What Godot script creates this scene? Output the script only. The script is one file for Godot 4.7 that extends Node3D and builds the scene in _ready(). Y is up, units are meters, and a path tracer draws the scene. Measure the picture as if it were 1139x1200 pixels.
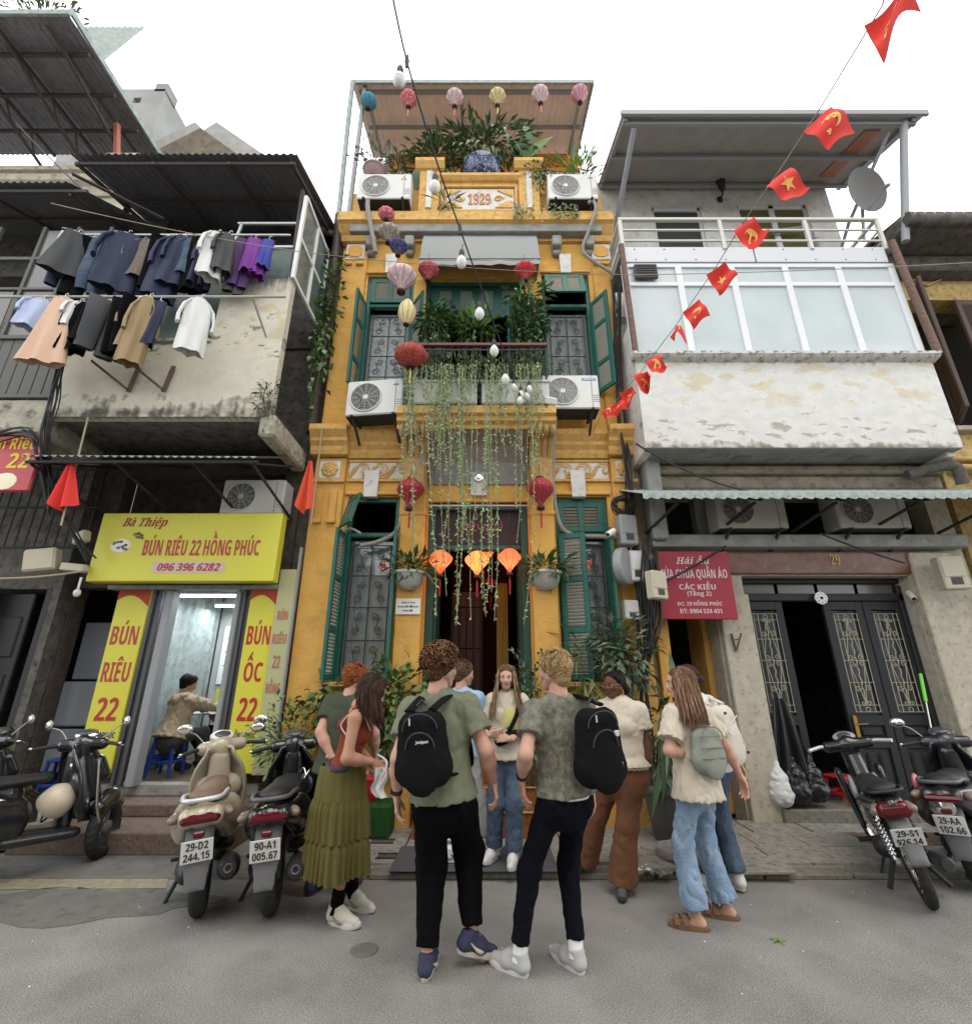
extends Node3D
# A narrow yellow shophouse between two balconied neighbours on an old-quarter street, with visitors and motorbikes in front.
var M := {}
var taken := {}
var rng := RandomNumberGenerator.new()
func _ready():
	var cam := Camera3D.new()
	cam.name = "camera"
	cam.fov = 93.96
	cam.near = 0.05
	cam.far = 300.0
	cam.position = V(0,1.6,0)
	cam.rotation_degrees = V(19.2,0,0)
	add_child(cam)
	cam.h_offset = 0.0
	var sm := ProceduralSkyMaterial.new()
	sm.sky_top_color = Color(0.95,0.97,1.0)
	sm.sky_horizon_color = Color(0.97,0.985,1.0)
	sm.sky_curve = 0.2
	sm.sky_energy_multiplier = 1.0
	sm.ground_bottom_color = Color(0.3,0.29,0.28)
	sm.ground_horizon_color = Color(0.5,0.5,0.5)
	var sky := Sky.new()
	sky.sky_material = sm
	var env := Environment.new()
	env.background_mode = Environment.BG_SKY
	env.sky = sky
	env.background_energy_multiplier = 1.0
	env.tonemap_mode = Environment.TONE_MAPPER_LINEAR
	env.tonemap_exposure = 2.85
	env.sdfgi_enabled = true
	env.ssao_enabled = true
	env.ssil_enabled = true
	var we := WorldEnvironment.new()
	we.name = "world_environment"
	we.environment = env
	add_child(we)
	var sun := DirectionalLight3D.new()
	sun.name = "overcast_sun"
	sun.light_energy = 0.2
	sun.light_color = Color(1.0,0.98,0.95)
	sun.light_angular_distance = 40.0
	sun.shadow_enabled = true
	sun.rotation_degrees = V(-62,12,0)
	add_child(sun)
	rng.seed = 7
	make_materials()
	build_ground()
	build_yellow_house()
	build_left_houses()
	build_right_houses()
	build_background()
	build_shop_signs()
	build_lanterns()
	build_plants()
	build_flags()
	build_laundry()
	build_cables()
	build_motorbikes()
	build_people()
	build_small_things()
# ---------------------------------------------------------------- mesh building
class MB:
	var V := PackedVector3Array()
	var N := PackedVector3Array()
	var U := PackedVector2Array()
	var C := PackedColorArray()
	var I := PackedInt32Array()
	var cuts := []
	var col := Color.WHITE
	var xf := Transform3D.IDENTITY
	func tri(a: Vector3,b: Vector3,c: Vector3) -> void:
		a = xf*a; b = xf*b; c = xf*c
		var n := (b - a).cross(c - a).normalized()
		if xf.basis.determinant() < 0.0:
			n = -n
			var t := b; b = c; c = t
		var k := V.size()
		for p in [a,b,c]:
			V.append(p); N.append(n); U.append(Vector2(p.x + p.z,p.y)); C.append(col)
		I.append_array([k,k + 2,k + 1])
	# corners counter-clockwise seen from outside
	func quad(a: Vector3,b: Vector3,c: Vector3,d: Vector3,unit := false) -> void:
		a = xf*a; b = xf*b; c = xf*c; d = xf*d
		var n := (c - a).cross(d - b).normalized()
		var flip := xf.basis.determinant() < 0.0
		if flip:
			n = -n
		var k := V.size()
		var w := 1.0 if unit else (b - a).length()
		var h := 1.0 if unit else (d - a).length()
		V.append_array([a,b,c,d]); N.append_array([n,n,n,n]); C.append_array([col,col,col,col])
		U.append_array([Vector2(0,h),Vector2(w,h),Vector2(w,0),Vector2(0,0)])
		I.append_array([k,k + 1,k + 2,k,k + 2,k + 3] if flip else [k,k + 2,k + 1,k,k + 3,k + 2])
	func box(c: Vector3,s: Vector3,ch := 0.0,b := Basis.IDENTITY) -> void:
		cuts.append([V.size(),I.size()])
		var keep := xf
		xf = xf*Transform3D(b,c)
		var h := s*0.5
		if ch <= 0.0:
			for k in 3:
				for sg in [-1.0,1.0]:
					face(k,sg,h,h)
		else:
			ch = minf(ch,minf(h.x,minf(h.y,h.z))*0.9)
			var g := h - Vector3(ch,ch,ch)
			for k in 3:
				for sg in [-1.0,1.0]:
					face(k,sg,h,g)
			for sx in [-1.0,1.0]:
				for sy in [-1.0,1.0]:
					edge(Vector3(sx*g.x,sy*h.y,0),Vector3(sx*h.x,sy*g.y,0),Vector3(0,0,g.z),Vector3(sx,sy,0))
					edge(Vector3(sx*g.x,0,sy*h.z),Vector3(sx*h.x,0,sy*g.z),Vector3(0,g.y,0),Vector3(sx,0,sy))
					edge(Vector3(0,sx*g.y,sy*h.z),Vector3(0,sx*h.y,sy*g.z),Vector3(g.x,0,0),Vector3(0,sx,sy))
					for sz in [-1.0,1.0]:
						var a := Vector3(sx*h.x,sy*g.y,sz*g.z)
						var e := Vector3(sx*g.x,sy*h.y,sz*g.z)
						var f := Vector3(sx*g.x,sy*g.y,sz*h.z)
						if (e - a).cross(f - a).dot(Vector3(sx,sy,sz)) > 0.0:
							tri(a,e,f)
						else:
							tri(a,f,e)
		xf = keep
	func face(k: int,sg: float,h: Vector3,g: Vector3) -> void:
		var u := (k + 1) % 3
		var w := (k + 2) % 3
		if k == 0:
			u = 2; w = 1
		elif k == 1:
			u = 0; w = 2
		else:
			u = 0; w = 1
		var a := Vector3.ZERO; a[k] = h[k]*sg
		var p := a; p[u] = -g[u]; p[w] = -g[w]
		var q := a; q[u] = g[u]; q[w] = -g[w]
		var r := a; r[u] = g[u]; r[w] = g[w]
		var t := a; t[u] = -g[u]; t[w] = g[w]
		if (q - p).cross(r - p)[k]*sg > 0.0:
			quad(p,q,r,t)
		else:
			quad(q,p,t,r)
	func edge(a: Vector3,b: Vector3,along: Vector3,out: Vector3) -> void:
		var p := a - along; var q := b - along; var r := b + along; var t := a + along
		if (q - p).cross(r - p).dot(out) > 0.0:
			quad(p,q,r,t)
		else:
			quad(q,p,t,r)
	# rows of points; the normal is (next column) x (next row)
	func grid(rows: Array,close_u := false,close_v := false,uvs := Vector2.ONE,flip := false) -> void:
		var nv := rows.size()
		var nu: int = rows[0].size()
		var k := V.size()
		var P := PackedVector3Array()
		for r in rows:
			for p in r:
				P.append(xf*p)
		if xf.basis.determinant() < 0.0:
			flip = not flip
		for j in nv:
			for i in nu:
				var i0 := (i - 1 + nu) % nu if close_u else maxi(i - 1,0)
				var i1 := (i + 1) % nu if close_u else mini(i + 1,nu - 1)
				var j0 := (j - 1 + nv) % nv if close_v else maxi(j - 1,0)
				var j1 := (j + 1) % nv if close_v else mini(j + 1,nv - 1)
				var du := P[j*nu + i1] - P[j*nu + i0]
				var dv := P[j1*nu + i] - P[j0*nu + i]
				if du.length_squared() < 1e-12:   # a pole: take the ring beside it
					var jj := j1 if j == 0 or j0 == j else j0
					du = P[jj*nu + i1] - P[jj*nu + i0]
				var n := du.cross(dv).normalized()
				V.append(P[j*nu + i]); N.append(-n if flip else n); C.append(col)
				U.append(Vector2(float(i)/maxi(nu if close_u else nu - 1,1)*uvs.x,(1.0 - float(j)/maxi(nv if close_v else nv - 1,1))*uvs.y))
		for j in (nv if close_v else nv - 1):
			for i in (nu if close_u else nu - 1):
				var a := k + j*nu + i
				var b := k + j*nu + (i + 1) % nu
				var c := k + ((j + 1) % nv)*nu + (i + 1) % nu
				var d := k + ((j + 1) % nv)*nu + i
				if flip:
					I.append_array([a,b,c,a,c,d])
				else:
					I.append_array([a,c,b,a,d,c])
	func tube(pts: Array,r,sides := 8,cap := true,squash := 1.0) -> void:
		cuts.append([V.size(),I.size()])
		var rows := []
		var n := pts.size()
		var t0: Vector3 = (pts[1] - pts[0]).normalized()
		var ax: Vector3 = t0.cross(Vector3.UP if absf(t0.y) < 0.95 else Vector3.RIGHT).normalized()
		for i in n:
			var t: Vector3 = (pts[mini(i + 1,n - 1)] - pts[maxi(i - 1,0)]).normalized()
			if t == Vector3.ZERO:
				t = t0
			ax = (ax - t*ax.dot(t)).normalized()
			var by := t.cross(ax)
			var rad: float = r[i] if r is Array else r
			var row := []
			for s in sides:
				var a := TAU*s/sides
				row.append(pts[i] + ax*cos(a)*rad + by*sin(a)*rad*squash)
			rows.append(row)
		grid(rows,true,false)
		if cap:
			fan(rows[0],true)
			fan(rows[n - 1],false)
	func fan(ring: Array,back: bool) -> void:
		var c := Vector3.ZERO
		for p in ring:
			c += p
		c /= ring.size()
		for i in ring.size():
			if back:
				tri(c,ring[(i + 1) % ring.size()],ring[i])
			else:
				tri(c,ring[i],ring[(i + 1) % ring.size()])
	func rod(a: Vector3,b: Vector3,r: float,sides := 8) -> void:
		tube([a,b],r,sides)
	func bar(a: Vector3,b: Vector3,w: float,d: float,up := Vector3.UP,ch := 0.0) -> void:
		var t := (b - a).normalized()
		var s := t.cross(up)
		if s.length() < 0.01:
			s = t.cross(Vector3.RIGHT)
		s = s.normalized()
		box((a + b)*0.5,Vector3(w,d,(b - a).length()),ch,Basis(s,t.cross(s),t))
	# profile: (radius, height) from bottom to top, about local y
	func lathe(prof: Array,sides := 24,o := Vector3.ZERO,b := Basis.IDENTITY,uvs := Vector2.ONE) -> void:
		var rows := []
		for p in prof:
			var row := []
			for s in sides:
				var a := TAU*s/sides
				row.append(o + b*Vector3(cos(a)*p.x,p.y,-sin(a)*p.x))
			rows.append(row)
		grid(rows,true,false,uvs)
	func ball(c: Vector3,r: Vector3,sides := 16,rings := 10,b := Basis.IDENTITY) -> void:
		var rows := []
		for j in rings + 1:
			var e := -PI/2 + PI*j/rings
			var row := []
			for s in sides:
				var a := TAU*s/sides
				row.append(c + b*(Vector3(cos(a)*cos(e),sin(e),-sin(a)*cos(e))*r))
			rows.append(row)
		grid(rows,true)
	func disc(c: Vector3,r: float,b := Basis.IDENTITY,sides := 24) -> void:   # faces local +y
		for s in sides:
			var a := TAU*s/sides
			var e := TAU*(s + 1)/sides
			tri(c,c + b*Vector3(cos(a),0,-sin(a))*r,c + b*Vector3(cos(e),0,-sin(e))*r)
	# polygon in local xy, from z0 to z1
	func prism(poly: PackedVector2Array,z0: float,z1: float,unit := Rect2()) -> void:
		cuts.append([V.size(),I.size()])
		if Geometry2D.is_polygon_clockwise(poly):
			poly.reverse()
		var t := Geometry2D.triangulate_polygon(poly)
		var k0 := V.size()
		for i in range(0,t.size(),3):
			var a := poly[t[i]]; var b := poly[t[i + 1]]; var c := poly[t[i + 2]]
			if (b - a).cross(c - a) < 0.0:
				var s := b; b = c; c = s
			tri(Vector3(a.x,a.y,z1),Vector3(b.x,b.y,z1),Vector3(c.x,c.y,z1))
			if unit.size.x > 0.0:
				for q in 3:
					var w: Vector2 = [a,b,c][q]
					U[V.size() - 3 + q] = Vector2((w.x - unit.position.x)/unit.size.x,1.0 - (w.y - unit.position.y)/unit.size.y)
			tri(Vector3(a.x,a.y,z0),Vector3(c.x,c.y,z0),Vector3(b.x,b.y,z0))
		for i in poly.size():
			var a := poly[i]; var b := poly[(i + 1) % poly.size()]
			quad(Vector3(a.x,a.y,z1),Vector3(a.x,a.y,z0),Vector3(b.x,b.y,z0),Vector3(b.x,b.y,z1))
	# profile polygon (outward, height) run along x
	func run(prof: Array,x0: float,x1: float,z: float) -> void:
		var keep := xf
		var p := PackedVector2Array()
		for q in prof:
			p.append(Vector2(-q.x,q.y))
		xf = xf*Transform3D(Basis(Vector3(0,0,-1),Vector3.UP,Vector3(1,0,0)),Vector3(0,0,z))
		prism(p,x0,x1)
		xf = keep
	# a wall across x and y with rectangular holes, front at z1 and back at z0
	func holed(x0: float,x1: float,y0: float,y1: float,z0: float,z1: float,holes: Array) -> void:
		var xs := [x0,x1]
		var ys := [y0,y1]
		for h in holes:
			for v in [h[0],h[1]]:
				if v > x0 and v < x1 and not xs.has(v): xs.append(v)
			for v in [h[2],h[3]]:
				if v > y0 and v < y1 and not ys.has(v): ys.append(v)
		xs.sort(); ys.sort()
		var solid := func(i: int,j: int) -> bool:
			if i < 0 or j < 0 or i >= xs.size() - 1 or j >= ys.size() - 1:
				return false
			var cx: float = (xs[i] + xs[i + 1])/2.0
			var cy: float = (ys[j] + ys[j + 1])/2.0
			for h in holes:
				if cx > h[0] and cx < h[1] and cy > h[2] and cy < h[3]:
					return false
			return true
		for i in xs.size() - 1:
			for j in ys.size() - 1:
				if not solid.call(i,j):
					continue
				var a: float = xs[i]; var b: float = xs[i + 1]; var c: float = ys[j]; var d: float = ys[j + 1]
				var k := V.size()
				quad(Vector3(a,c,z1),Vector3(b,c,z1),Vector3(b,d,z1),Vector3(a,d,z1))
				for q in 4:
					U[k + q] = Vector2((V[k + q].x - x0)/(x1 - x0),1.0 - (V[k + q].y - y0)/(y1 - y0))
				quad(Vector3(b,c,z0),Vector3(a,c,z0),Vector3(a,d,z0),Vector3(b,d,z0))
				if not solid.call(i - 1,j): quad(Vector3(a,c,z0),Vector3(a,c,z1),Vector3(a,d,z1),Vector3(a,d,z0))
				if not solid.call(i + 1,j): quad(Vector3(b,c,z1),Vector3(b,c,z0),Vector3(b,d,z0),Vector3(b,d,z1))
				if not solid.call(i,j - 1): quad(Vector3(a,c,z0),Vector3(b,c,z0),Vector3(b,c,z1),Vector3(a,c,z1))
				if not solid.call(i,j + 1): quad(Vector3(a,d,z1),Vector3(b,d,z1),Vector3(b,d,z0),Vector3(a,d,z0))
	# corrugated sheet: corners a (origin), along u and v; waves run across u
	func corrugated(a: Vector3,u: Vector3,v: Vector3,pitch := 0.09,amp := 0.012,sag := 0.0) -> void:
		var n := u.cross(v).normalized()
		var cnt := int(u.length()/pitch*6.0)
		var r0 := []; var r1 := []; var rm := []
		for i in cnt + 1:
			var s := float(i)/cnt
			var o := n*sin(s*u.length()/pitch*TAU)*amp
			r0.append(a + u*s + o)
			rm.append(a + u*s + v*0.5 + o - Vector3.UP*sag)
			r1.append(a + u*s + v + o)
		grid([r0,rm,r1])
	# a pointed leaf: base p, direction d, normal n, length l, width w; folded and drooping
	func leaf(p: Vector3,d: Vector3,n: Vector3,l: float,w: float,droop := 0.2,fold := 0.25,segs := 3) -> void:
		var s := d.cross(n).normalized()
		n = s.cross(d).normalized()
		var rows := []
		for i in segs + 1:
			var t := float(i)/segs
			var wid := w*0.5*sin(PI*clampf(0.06 + 0.94*pow(t,0.75),0.0,1.0)) + 0.0004
			var c := p + d*l*t - n*droop*l*t*t
			rows.append([c - s*wid + n*wid*fold,c,c + s*wid + n*wid*fold])
		grid(rows)
	# cloth: grid from a function of (u, v) in 0..1
	func sheet(nu: int,nv: int,f: Callable,uvs := Vector2.ONE) -> void:
		var rows := []
		for j in nv + 1:
			var row := []
			for i in nu + 1:
				row.append(f.call(float(i)/nu,float(j)/nv))
			rows.append(row)
		grid(rows,false,false,uvs)
	func mesh() -> ArrayMesh:
		var a := []
		a.resize(Mesh.ARRAY_MAX)
		a[Mesh.ARRAY_VERTEX] = V
		a[Mesh.ARRAY_NORMAL] = N
		a[Mesh.ARRAY_TEX_UV] = U
		a[Mesh.ARRAY_COLOR] = C
		a[Mesh.ARRAY_INDEX] = I
		var m := ArrayMesh.new()
		m.add_surface_from_arrays(Mesh.PRIMITIVE_TRIANGLES,a)
		return m
# ---------------------------------------------------------------- scene tree
func numbered(called: String) -> String:
	if not taken.has(called):
		taken[called] = 0
		return called
	taken[called] += 1
	return "%s_%03d" % [called,taken[called]]
func thing(called: String,label: String,category: String,at := Vector3.ZERO,turn := 0.0,group := "") -> Node3D:
	var o := Node3D.new()
	o.name = numbered(called)
	add_child(o)
	o.position = at
	o.rotation.y = turn
	tag(o,label,category,group)
	return o
func tag(o: Node,label: String,category := "",group := "") -> Node:
	o.set_meta("label",label)
	if category: o.set_meta("category",category)
	if group: o.set_meta("group",group)
	return o
func part(called: String,mb,material: Material,parent: Node = null) -> MeshInstance3D:
	var o := MeshInstance3D.new()
	o.mesh = mb.mesh() if mb is MB else mb
	o.material_override = material
	if parent == null:
		o.name = numbered(called)
		add_child(o)
	else:
		o.name = called
		parent.add_child(o,true)
	return o
# each box, bar, tube or prism of the builder as a part of its own
func split(called: String,b: MB,material: Material,parent: Node) -> MeshInstance3D:
	var first: MeshInstance3D
	for i in b.cuts.size():
		var v0: int = b.cuts[i][0]; var i0: int = b.cuts[i][1]
		var v1: int = b.cuts[i + 1][0] if i + 1 < b.cuts.size() else b.V.size()
		var i1: int = b.cuts[i + 1][1] if i + 1 < b.cuts.size() else b.I.size()
		var q := MB.new()
		q.V = b.V.slice(v0,v1); q.N = b.N.slice(v0,v1); q.U = b.U.slice(v0,v1); q.C = b.C.slice(v0,v1)
		for k in range(i0,i1): q.I.append(b.I[k] - v0)
		var o := part(called,q,material,parent)
		if first == null: first = o
	return first
func stuff(o: Node) -> Node:
	o.set_meta("kind","stuff")
	return o
func struct(called: String,mb,material: Material) -> MeshInstance3D:
	var o := part(called,mb,material)
	o.set_meta("kind","structure")
	return o
func copy(o: Node3D,at: Vector3,label: String,turn := 0.0) -> Node3D:
	var c: Node3D = o.duplicate()
	c.name = numbered(String(o.name).rstrip("_0123456789"))
	add_child(c)
	c.position = at
	c.rotation.y = turn
	c.set_meta("label",label)
	return c
# lettering that fills w by h from its lower left corner; Vietnamese tone marks that the font lacks are set as strokes of their own
const MARKS := {"Ồ": "Ô`","ồ": "ô`","Ố": "Ô'","ế": "ê'","ệ": "ê.","Ể": "Ê?","Ầ": "Â`","ầ": "â`","Ử": "Ư?","Ữ": "Ư~","ả": "a?","Ị": "I."}
func text_mesh(text: String,bold: bool,serif: bool) -> TextMesh:
	var t := TextMesh.new()
	var f := SystemFont.new()
	f.font_names = PackedStringArray(["Droid Serif" if serif else "Droid Sans"])
	f.font_weight = 700 if bold else 400
	t.font = f
	t.text = text
	t.font_size = 48
	t.pixel_size = 0.01
	t.depth = 0.05
	t.curve_step = 2.0
	t.horizontal_alignment = HORIZONTAL_ALIGNMENT_LEFT
	t.vertical_alignment = VERTICAL_ALIGNMENT_BOTTOM
	return t
func letters(text: String,w: float,h: float,at: Vector3,material: Material,parent: Node,bold := true,serif := false,slant := 0.0,turn := Basis.IDENTITY,depth := 0.006,called := "lettering") -> MeshInstance3D:
	var plain := ""
	var marks := []
	for c in text:
		var m: String = MARKS.get(c,"")
		if m: marks.append([plain.length(),m[1],m[0]])
		elif c == "Ư" or c == "ư": marks.append([plain.length(),"",c])
		plain += m[0] if m else c
	plain = plain.replace("Ư","U").replace("ư","u")
	var t := text_mesh(plain,bold,serif)
	var b := t.get_aabb()
	var cap := text_mesh("H",bold,serif).get_aabb().size.y
	var base := text_mesh("H",bold,serif).get_aabb().position.y
	var mb := MB.new()
	for s in t.get_surface_count():
		var arr := t.surface_get_arrays(s)
		mb.V.append_array(arr[Mesh.ARRAY_VERTEX]); mb.N.append_array(arr[Mesh.ARRAY_NORMAL])
		if arr[Mesh.ARRAY_INDEX]: mb.I.append_array(arr[Mesh.ARRAY_INDEX])
		else:
			for i in arr[Mesh.ARRAY_VERTEX].size(): mb.I.append(i)
	mb.U.resize(mb.V.size()); mb.C.resize(mb.V.size()); mb.C.fill(Color.WHITE)
	for m in marks:
		var x1 := text_mesh(plain.substr(0,m[0] + 1),bold,serif).get_aabb().end.x
		var cw := text_mesh(plain[m[0]],bold,serif).get_aabb().size.x
		var x := x1 - cw*0.5
		var low: bool = m[2] == m[2].to_lower()
		var hat: bool = m[2] in "ÔÊÂôêâ"
		var y := base + cap*(0.82 if low else 1.08) + (cap*0.2 if hat else 0.0)
		var u := cap*0.11
		if m[2] in "Ưư": mb.prism(PackedVector2Array([Vector2(x1 - u*0.6,base + cap*0.86),Vector2(x1 + u*0.9,base + cap*1.12),Vector2(x1 + u*1.5,base + cap*0.98),Vector2(x1 + u*0.2,base + cap*0.74)]),0.0,0.05)
		var lines := []
		match m[1]:
			"`": lines = [[-1.6,2.2,0.6,0.2]]
			"'": lines = [[1.6,2.2,-0.6,0.2]]
			"?": lines = [[-0.9,1.9,0.7,2.2],[0.7,2.2,0.9,1.2],[0.9,1.2,0.0,0.2]]
			"~": lines = [[-1.7,0.6,-0.7,1.4],[-0.7,1.4,0.6,0.7],[0.6,0.7,1.7,1.5]]
			".": mb.box(Vector3(x,base - cap*0.16,0.025),Vector3(u*1.2,u*1.2,0.05))
		for l in lines:
			var p := Vector2(x + l[0]*u,y + l[1]*u); var q := Vector2(x + l[2]*u,y + l[3]*u)
			var e := Vector2(-(q - p).y,(q - p).x).normalized()*u*0.5
			mb.prism(PackedVector2Array([p - e,q - e,q + e,p + e]),0.0,0.05)
	var sx := w/maxf(b.size.x,0.001)
	var sy := h/maxf(b.size.y,0.001)
	for i in mb.V.size():
		var p := mb.V[i] - b.position
		mb.V[i] = turn*Vector3(p.x*sx + p.y*sy*slant,p.y*sy,(mb.V[i].z + (0.0 if mb.V[i].z >= 0.0 else 0.025))/0.05*depth) + at
		mb.N[i] = turn*mb.N[i]
	return part(called,mb,material,parent)
func rv(s: float) -> Vector3:
	return Vector3(rng.randf_range(-s,s),rng.randf_range(-s,s),rng.randf_range(-s,s))
func hang(a: Vector3,b: Vector3,sag: float,n := 16) -> Array:
	var out := []
	for i in n + 1:
		var t := float(i)/n
		out.append(a.lerp(b,t) - Vector3.UP*sag*4.0*t*(1.0 - t))
	return out
func smooth_path(pts: Array,per := 6) -> Array:
	var out := []
	var n := pts.size()
	for i in n - 1:
		var p0: Vector3 = pts[maxi(i - 1,0)]
		var p3: Vector3 = pts[mini(i + 2,n - 1)]
		for k in per:
			out.append(pts[i].cubic_interpolate(pts[i + 1],p0,p3,float(k)/per))
	out.append(pts[n - 1])
	return out
# ---------------------------------------------------------------- materials
func mat(color: Color,rough := 0.7,metal := 0.0) -> StandardMaterial3D:
	var m := StandardMaterial3D.new()
	m.albedo_color = color
	m.roughness = rough
	m.metallic = metal
	return m
func bytes_of(seed_: int,freq: float,oct: int,size: int) -> PackedByteArray:
	var n := FastNoiseLite.new()
	n.seed = seed_
	n.noise_type = FastNoiseLite.TYPE_SIMPLEX_SMOOTH
	n.frequency = freq
	n.fractal_octaves = oct
	var im := n.get_seamless_image(size,size,false,false,0.12,true)
	im.convert(Image.FORMAT_L8)
	return im.get_data()
# base mottled between lo and hi, with patches of a stain colour (each with a shape of its own) and fine grain
func mottled(size: int,seed_: int,freq: float,lo: Color,hi: Color,stain: Color,th := 0.62,soft := 0.12,grain := 0.06,freq2 := 0.0) -> ImageTexture:
	var a := bytes_of(seed_,freq,5,size)
	var b := bytes_of(seed_ + 11,freq2 if freq2 > 0.0 else freq*1.6,6,size)
	var c := bytes_of(seed_ + 23,0.35,2,size)
	var out := PackedByteArray()
	out.resize(size*size*3)
	for i in size*size:
		var t := a[i]/255.0
		var s := clampf((b[i]/255.0 - th - 0.05)/(soft*3.0),0.0,1.0)
		var g := 1.0 + (c[i]/255.0 - 0.5)*2.0*grain
		var k := lo.lerp(hi,t).lerp(stain,s*stain.a)
		out[i*3] = clampi(int(k.r*g*255.0),0,255)
		out[i*3 + 1] = clampi(int(k.g*g*255.0),0,255)
		out[i*3 + 2] = clampi(int(k.b*g*255.0),0,255)
	return ImageTexture.create_from_image(Image.create_from_data(size,size,false,Image.FORMAT_RGB8,out))
func bump(seed_: int,freq: float,oct: int,size: int,strength: float) -> ImageTexture:
	var im := Image.create_from_data(size,size,false,Image.FORMAT_L8,bytes_of(seed_,freq,oct,size))
	im.convert(Image.FORMAT_RGBA8)
	im.bump_map_to_normal_map(strength)
	return ImageTexture.create_from_image(im)
func tri(m: StandardMaterial3D,tex: Texture2D,metres: float,world := true,normal: Texture2D = null,nscale := 0.5) -> StandardMaterial3D:
	m.albedo_texture = tex
	if tex: m.albedo_color = Color.WHITE
	m.uv1_triplanar = true
	m.uv1_world_triplanar = world
	m.uv1_scale = Vector3.ONE/metres
	if normal:
		m.normal_enabled = true
		m.normal_texture = normal
		m.normal_scale = nscale
	return m
func tinted(rough := 0.7,back := 0.0) -> StandardMaterial3D:
	var m := mat(Color.WHITE,rough)
	m.vertex_color_use_as_albedo = true
	if back > 0.0:
		m.backlight_enabled = true
		m.backlight = Color(back,back,back)
	return m
func glow(color: Color,energy: float,base := Color.BLACK) -> StandardMaterial3D:
	var m := mat(color if base == Color.BLACK else base,0.6)
	m.emission_enabled = true
	m.emission = color
	m.emission_energy_multiplier = energy
	return m
func lin(r: float,g: float,b: float) -> Color:   # linear to the colour that albedo_color wants
	return Color(r,g,b).linear_to_srgb()
func make_materials() -> void:
	var nb := bump(3,0.02,5,512,6.0)
	var nf := bump(5,0.2,2,256,4.0)
	M.nb = nb; M.nf = nf
	# sRGB swatches are of the thing itself
	M.yellow = tri(mat(Color.WHITE,0.85),mottled(512,1,0.006,Color(0.79,0.6,0.29),Color(0.85,0.665,0.35),Color(0.55,0.42,0.24,0.4),0.62,0.12,0.03),2.6,true,nb,0.35)
	M.yellow_trim = tri(mat(Color.WHITE,0.85),mottled(512,9,0.012,Color(0.77,0.6,0.33),Color(0.85,0.69,0.41),Color(0.42,0.33,0.2,0.6),0.56,0.14,0.04),1.1,true,nb,0.4)
	M.white_plaster = tri(mat(Color.WHITE,0.85),mottled(512,15,0.01,Color(0.76,0.75,0.72),Color(0.86,0.855,0.835),Color(0.5,0.48,0.44,0.6),0.62,0.12,0.03),2.0,true,nb,0.4)
	M.dirty_plaster = tri(mat(Color.WHITE,0.9),mottled(512,21,0.01,Color(0.55,0.53,0.47),Color(0.72,0.7,0.63),Color(0.3,0.28,0.25,0.85),0.56,0.14,0.05),1.7,true,nb,0.7)
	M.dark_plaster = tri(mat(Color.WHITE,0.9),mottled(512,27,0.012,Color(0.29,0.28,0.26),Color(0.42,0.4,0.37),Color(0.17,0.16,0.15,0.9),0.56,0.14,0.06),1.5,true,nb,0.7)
	M.grey_plaster = tri(mat(Color.WHITE,0.9),mottled(512,29,0.01,Color(0.5,0.5,0.48),Color(0.62,0.62,0.6),Color(0.36,0.35,0.33,0.8),0.6,0.15,0.04),1.8,true,nb,0.5)
	M.beige_stone = tri(mat(Color.WHITE,0.8),mottled(512,31,0.012,Color(0.66,0.63,0.56),Color(0.75,0.72,0.65),Color(0.42,0.39,0.33,0.7),0.6,0.15,0.05),1.2,true,nb,0.3)
	M.ochre_old = tri(mat(Color.WHITE,0.9),mottled(512,35,0.012,Color(0.66,0.55,0.33),Color(0.76,0.66,0.45),Color(0.42,0.36,0.28,0.8),0.55,0.12,0.06),1.3,true,nb,0.8)
	M.asphalt = tri(mat(Color.WHITE,0.9),mottled(1024,41,0.004,Color(0.475,0.466,0.452),Color(0.56,0.55,0.534),Color(0.41,0.402,0.39,0.45),0.58,0.14,0.34,0.007),3.4,true,bump(43,0.6,2,512,4.0),0.35)
	M.concrete = tri(mat(Color.WHITE,0.9),mottled(512,47,0.01,Color(0.5,0.49,0.465),Color(0.6,0.59,0.56),Color(0.27,0.26,0.25,0.8),0.56,0.14,0.09),1.3,true,nb,0.6)
	M.paving = tri(mat(Color.WHITE,0.9),mottled(512,53,0.014,Color(0.5,0.485,0.46),Color(0.6,0.585,0.56),Color(0.22,0.21,0.2,0.75),0.58,0.14,0.1),1.0,true,nb,0.6)
	M.paving_red = tri(mat(Color.WHITE,0.9),mottled(512,59,0.016,Color(0.36,0.31,0.28),Color(0.45,0.385,0.35),Color(0.25,0.22,0.2,0.8),0.55,0.16,0.09),0.9,true,nb,0.5)
	M.iron_sheet = tri(mat(Color.WHITE,0.6,0.25),mottled(512,61,0.012,Color(0.46,0.46,0.48),Color(0.54,0.54,0.56),Color(0.26,0.2,0.16,0.8),0.62,0.12,0.05),1.5,true)
	M.iron_light = tri(mat(Color.WHITE,0.6,0.2),mottled(512,63,0.012,Color(0.5,0.54,0.53),Color(0.64,0.68,0.66),Color(0.38,0.34,0.3,0.8),0.6,0.14,0.05),1.2,true)
	M.roof_under = tri(mat(Color.WHITE,0.7),mottled(512,65,0.01,Color(0.58,0.57,0.55),Color(0.66,0.65,0.63),Color(0.46,0.42,0.38,0.35),0.6,0.15,0.04),1.8,true)
	M.rust_pipe = tri(mat(Color.WHITE,0.8),mottled(256,67,0.03,Color(0.34,0.26,0.23),Color(0.48,0.38,0.33),Color(0.6,0.55,0.5,0.7),0.62,0.1,0.08),0.5,true)
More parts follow.
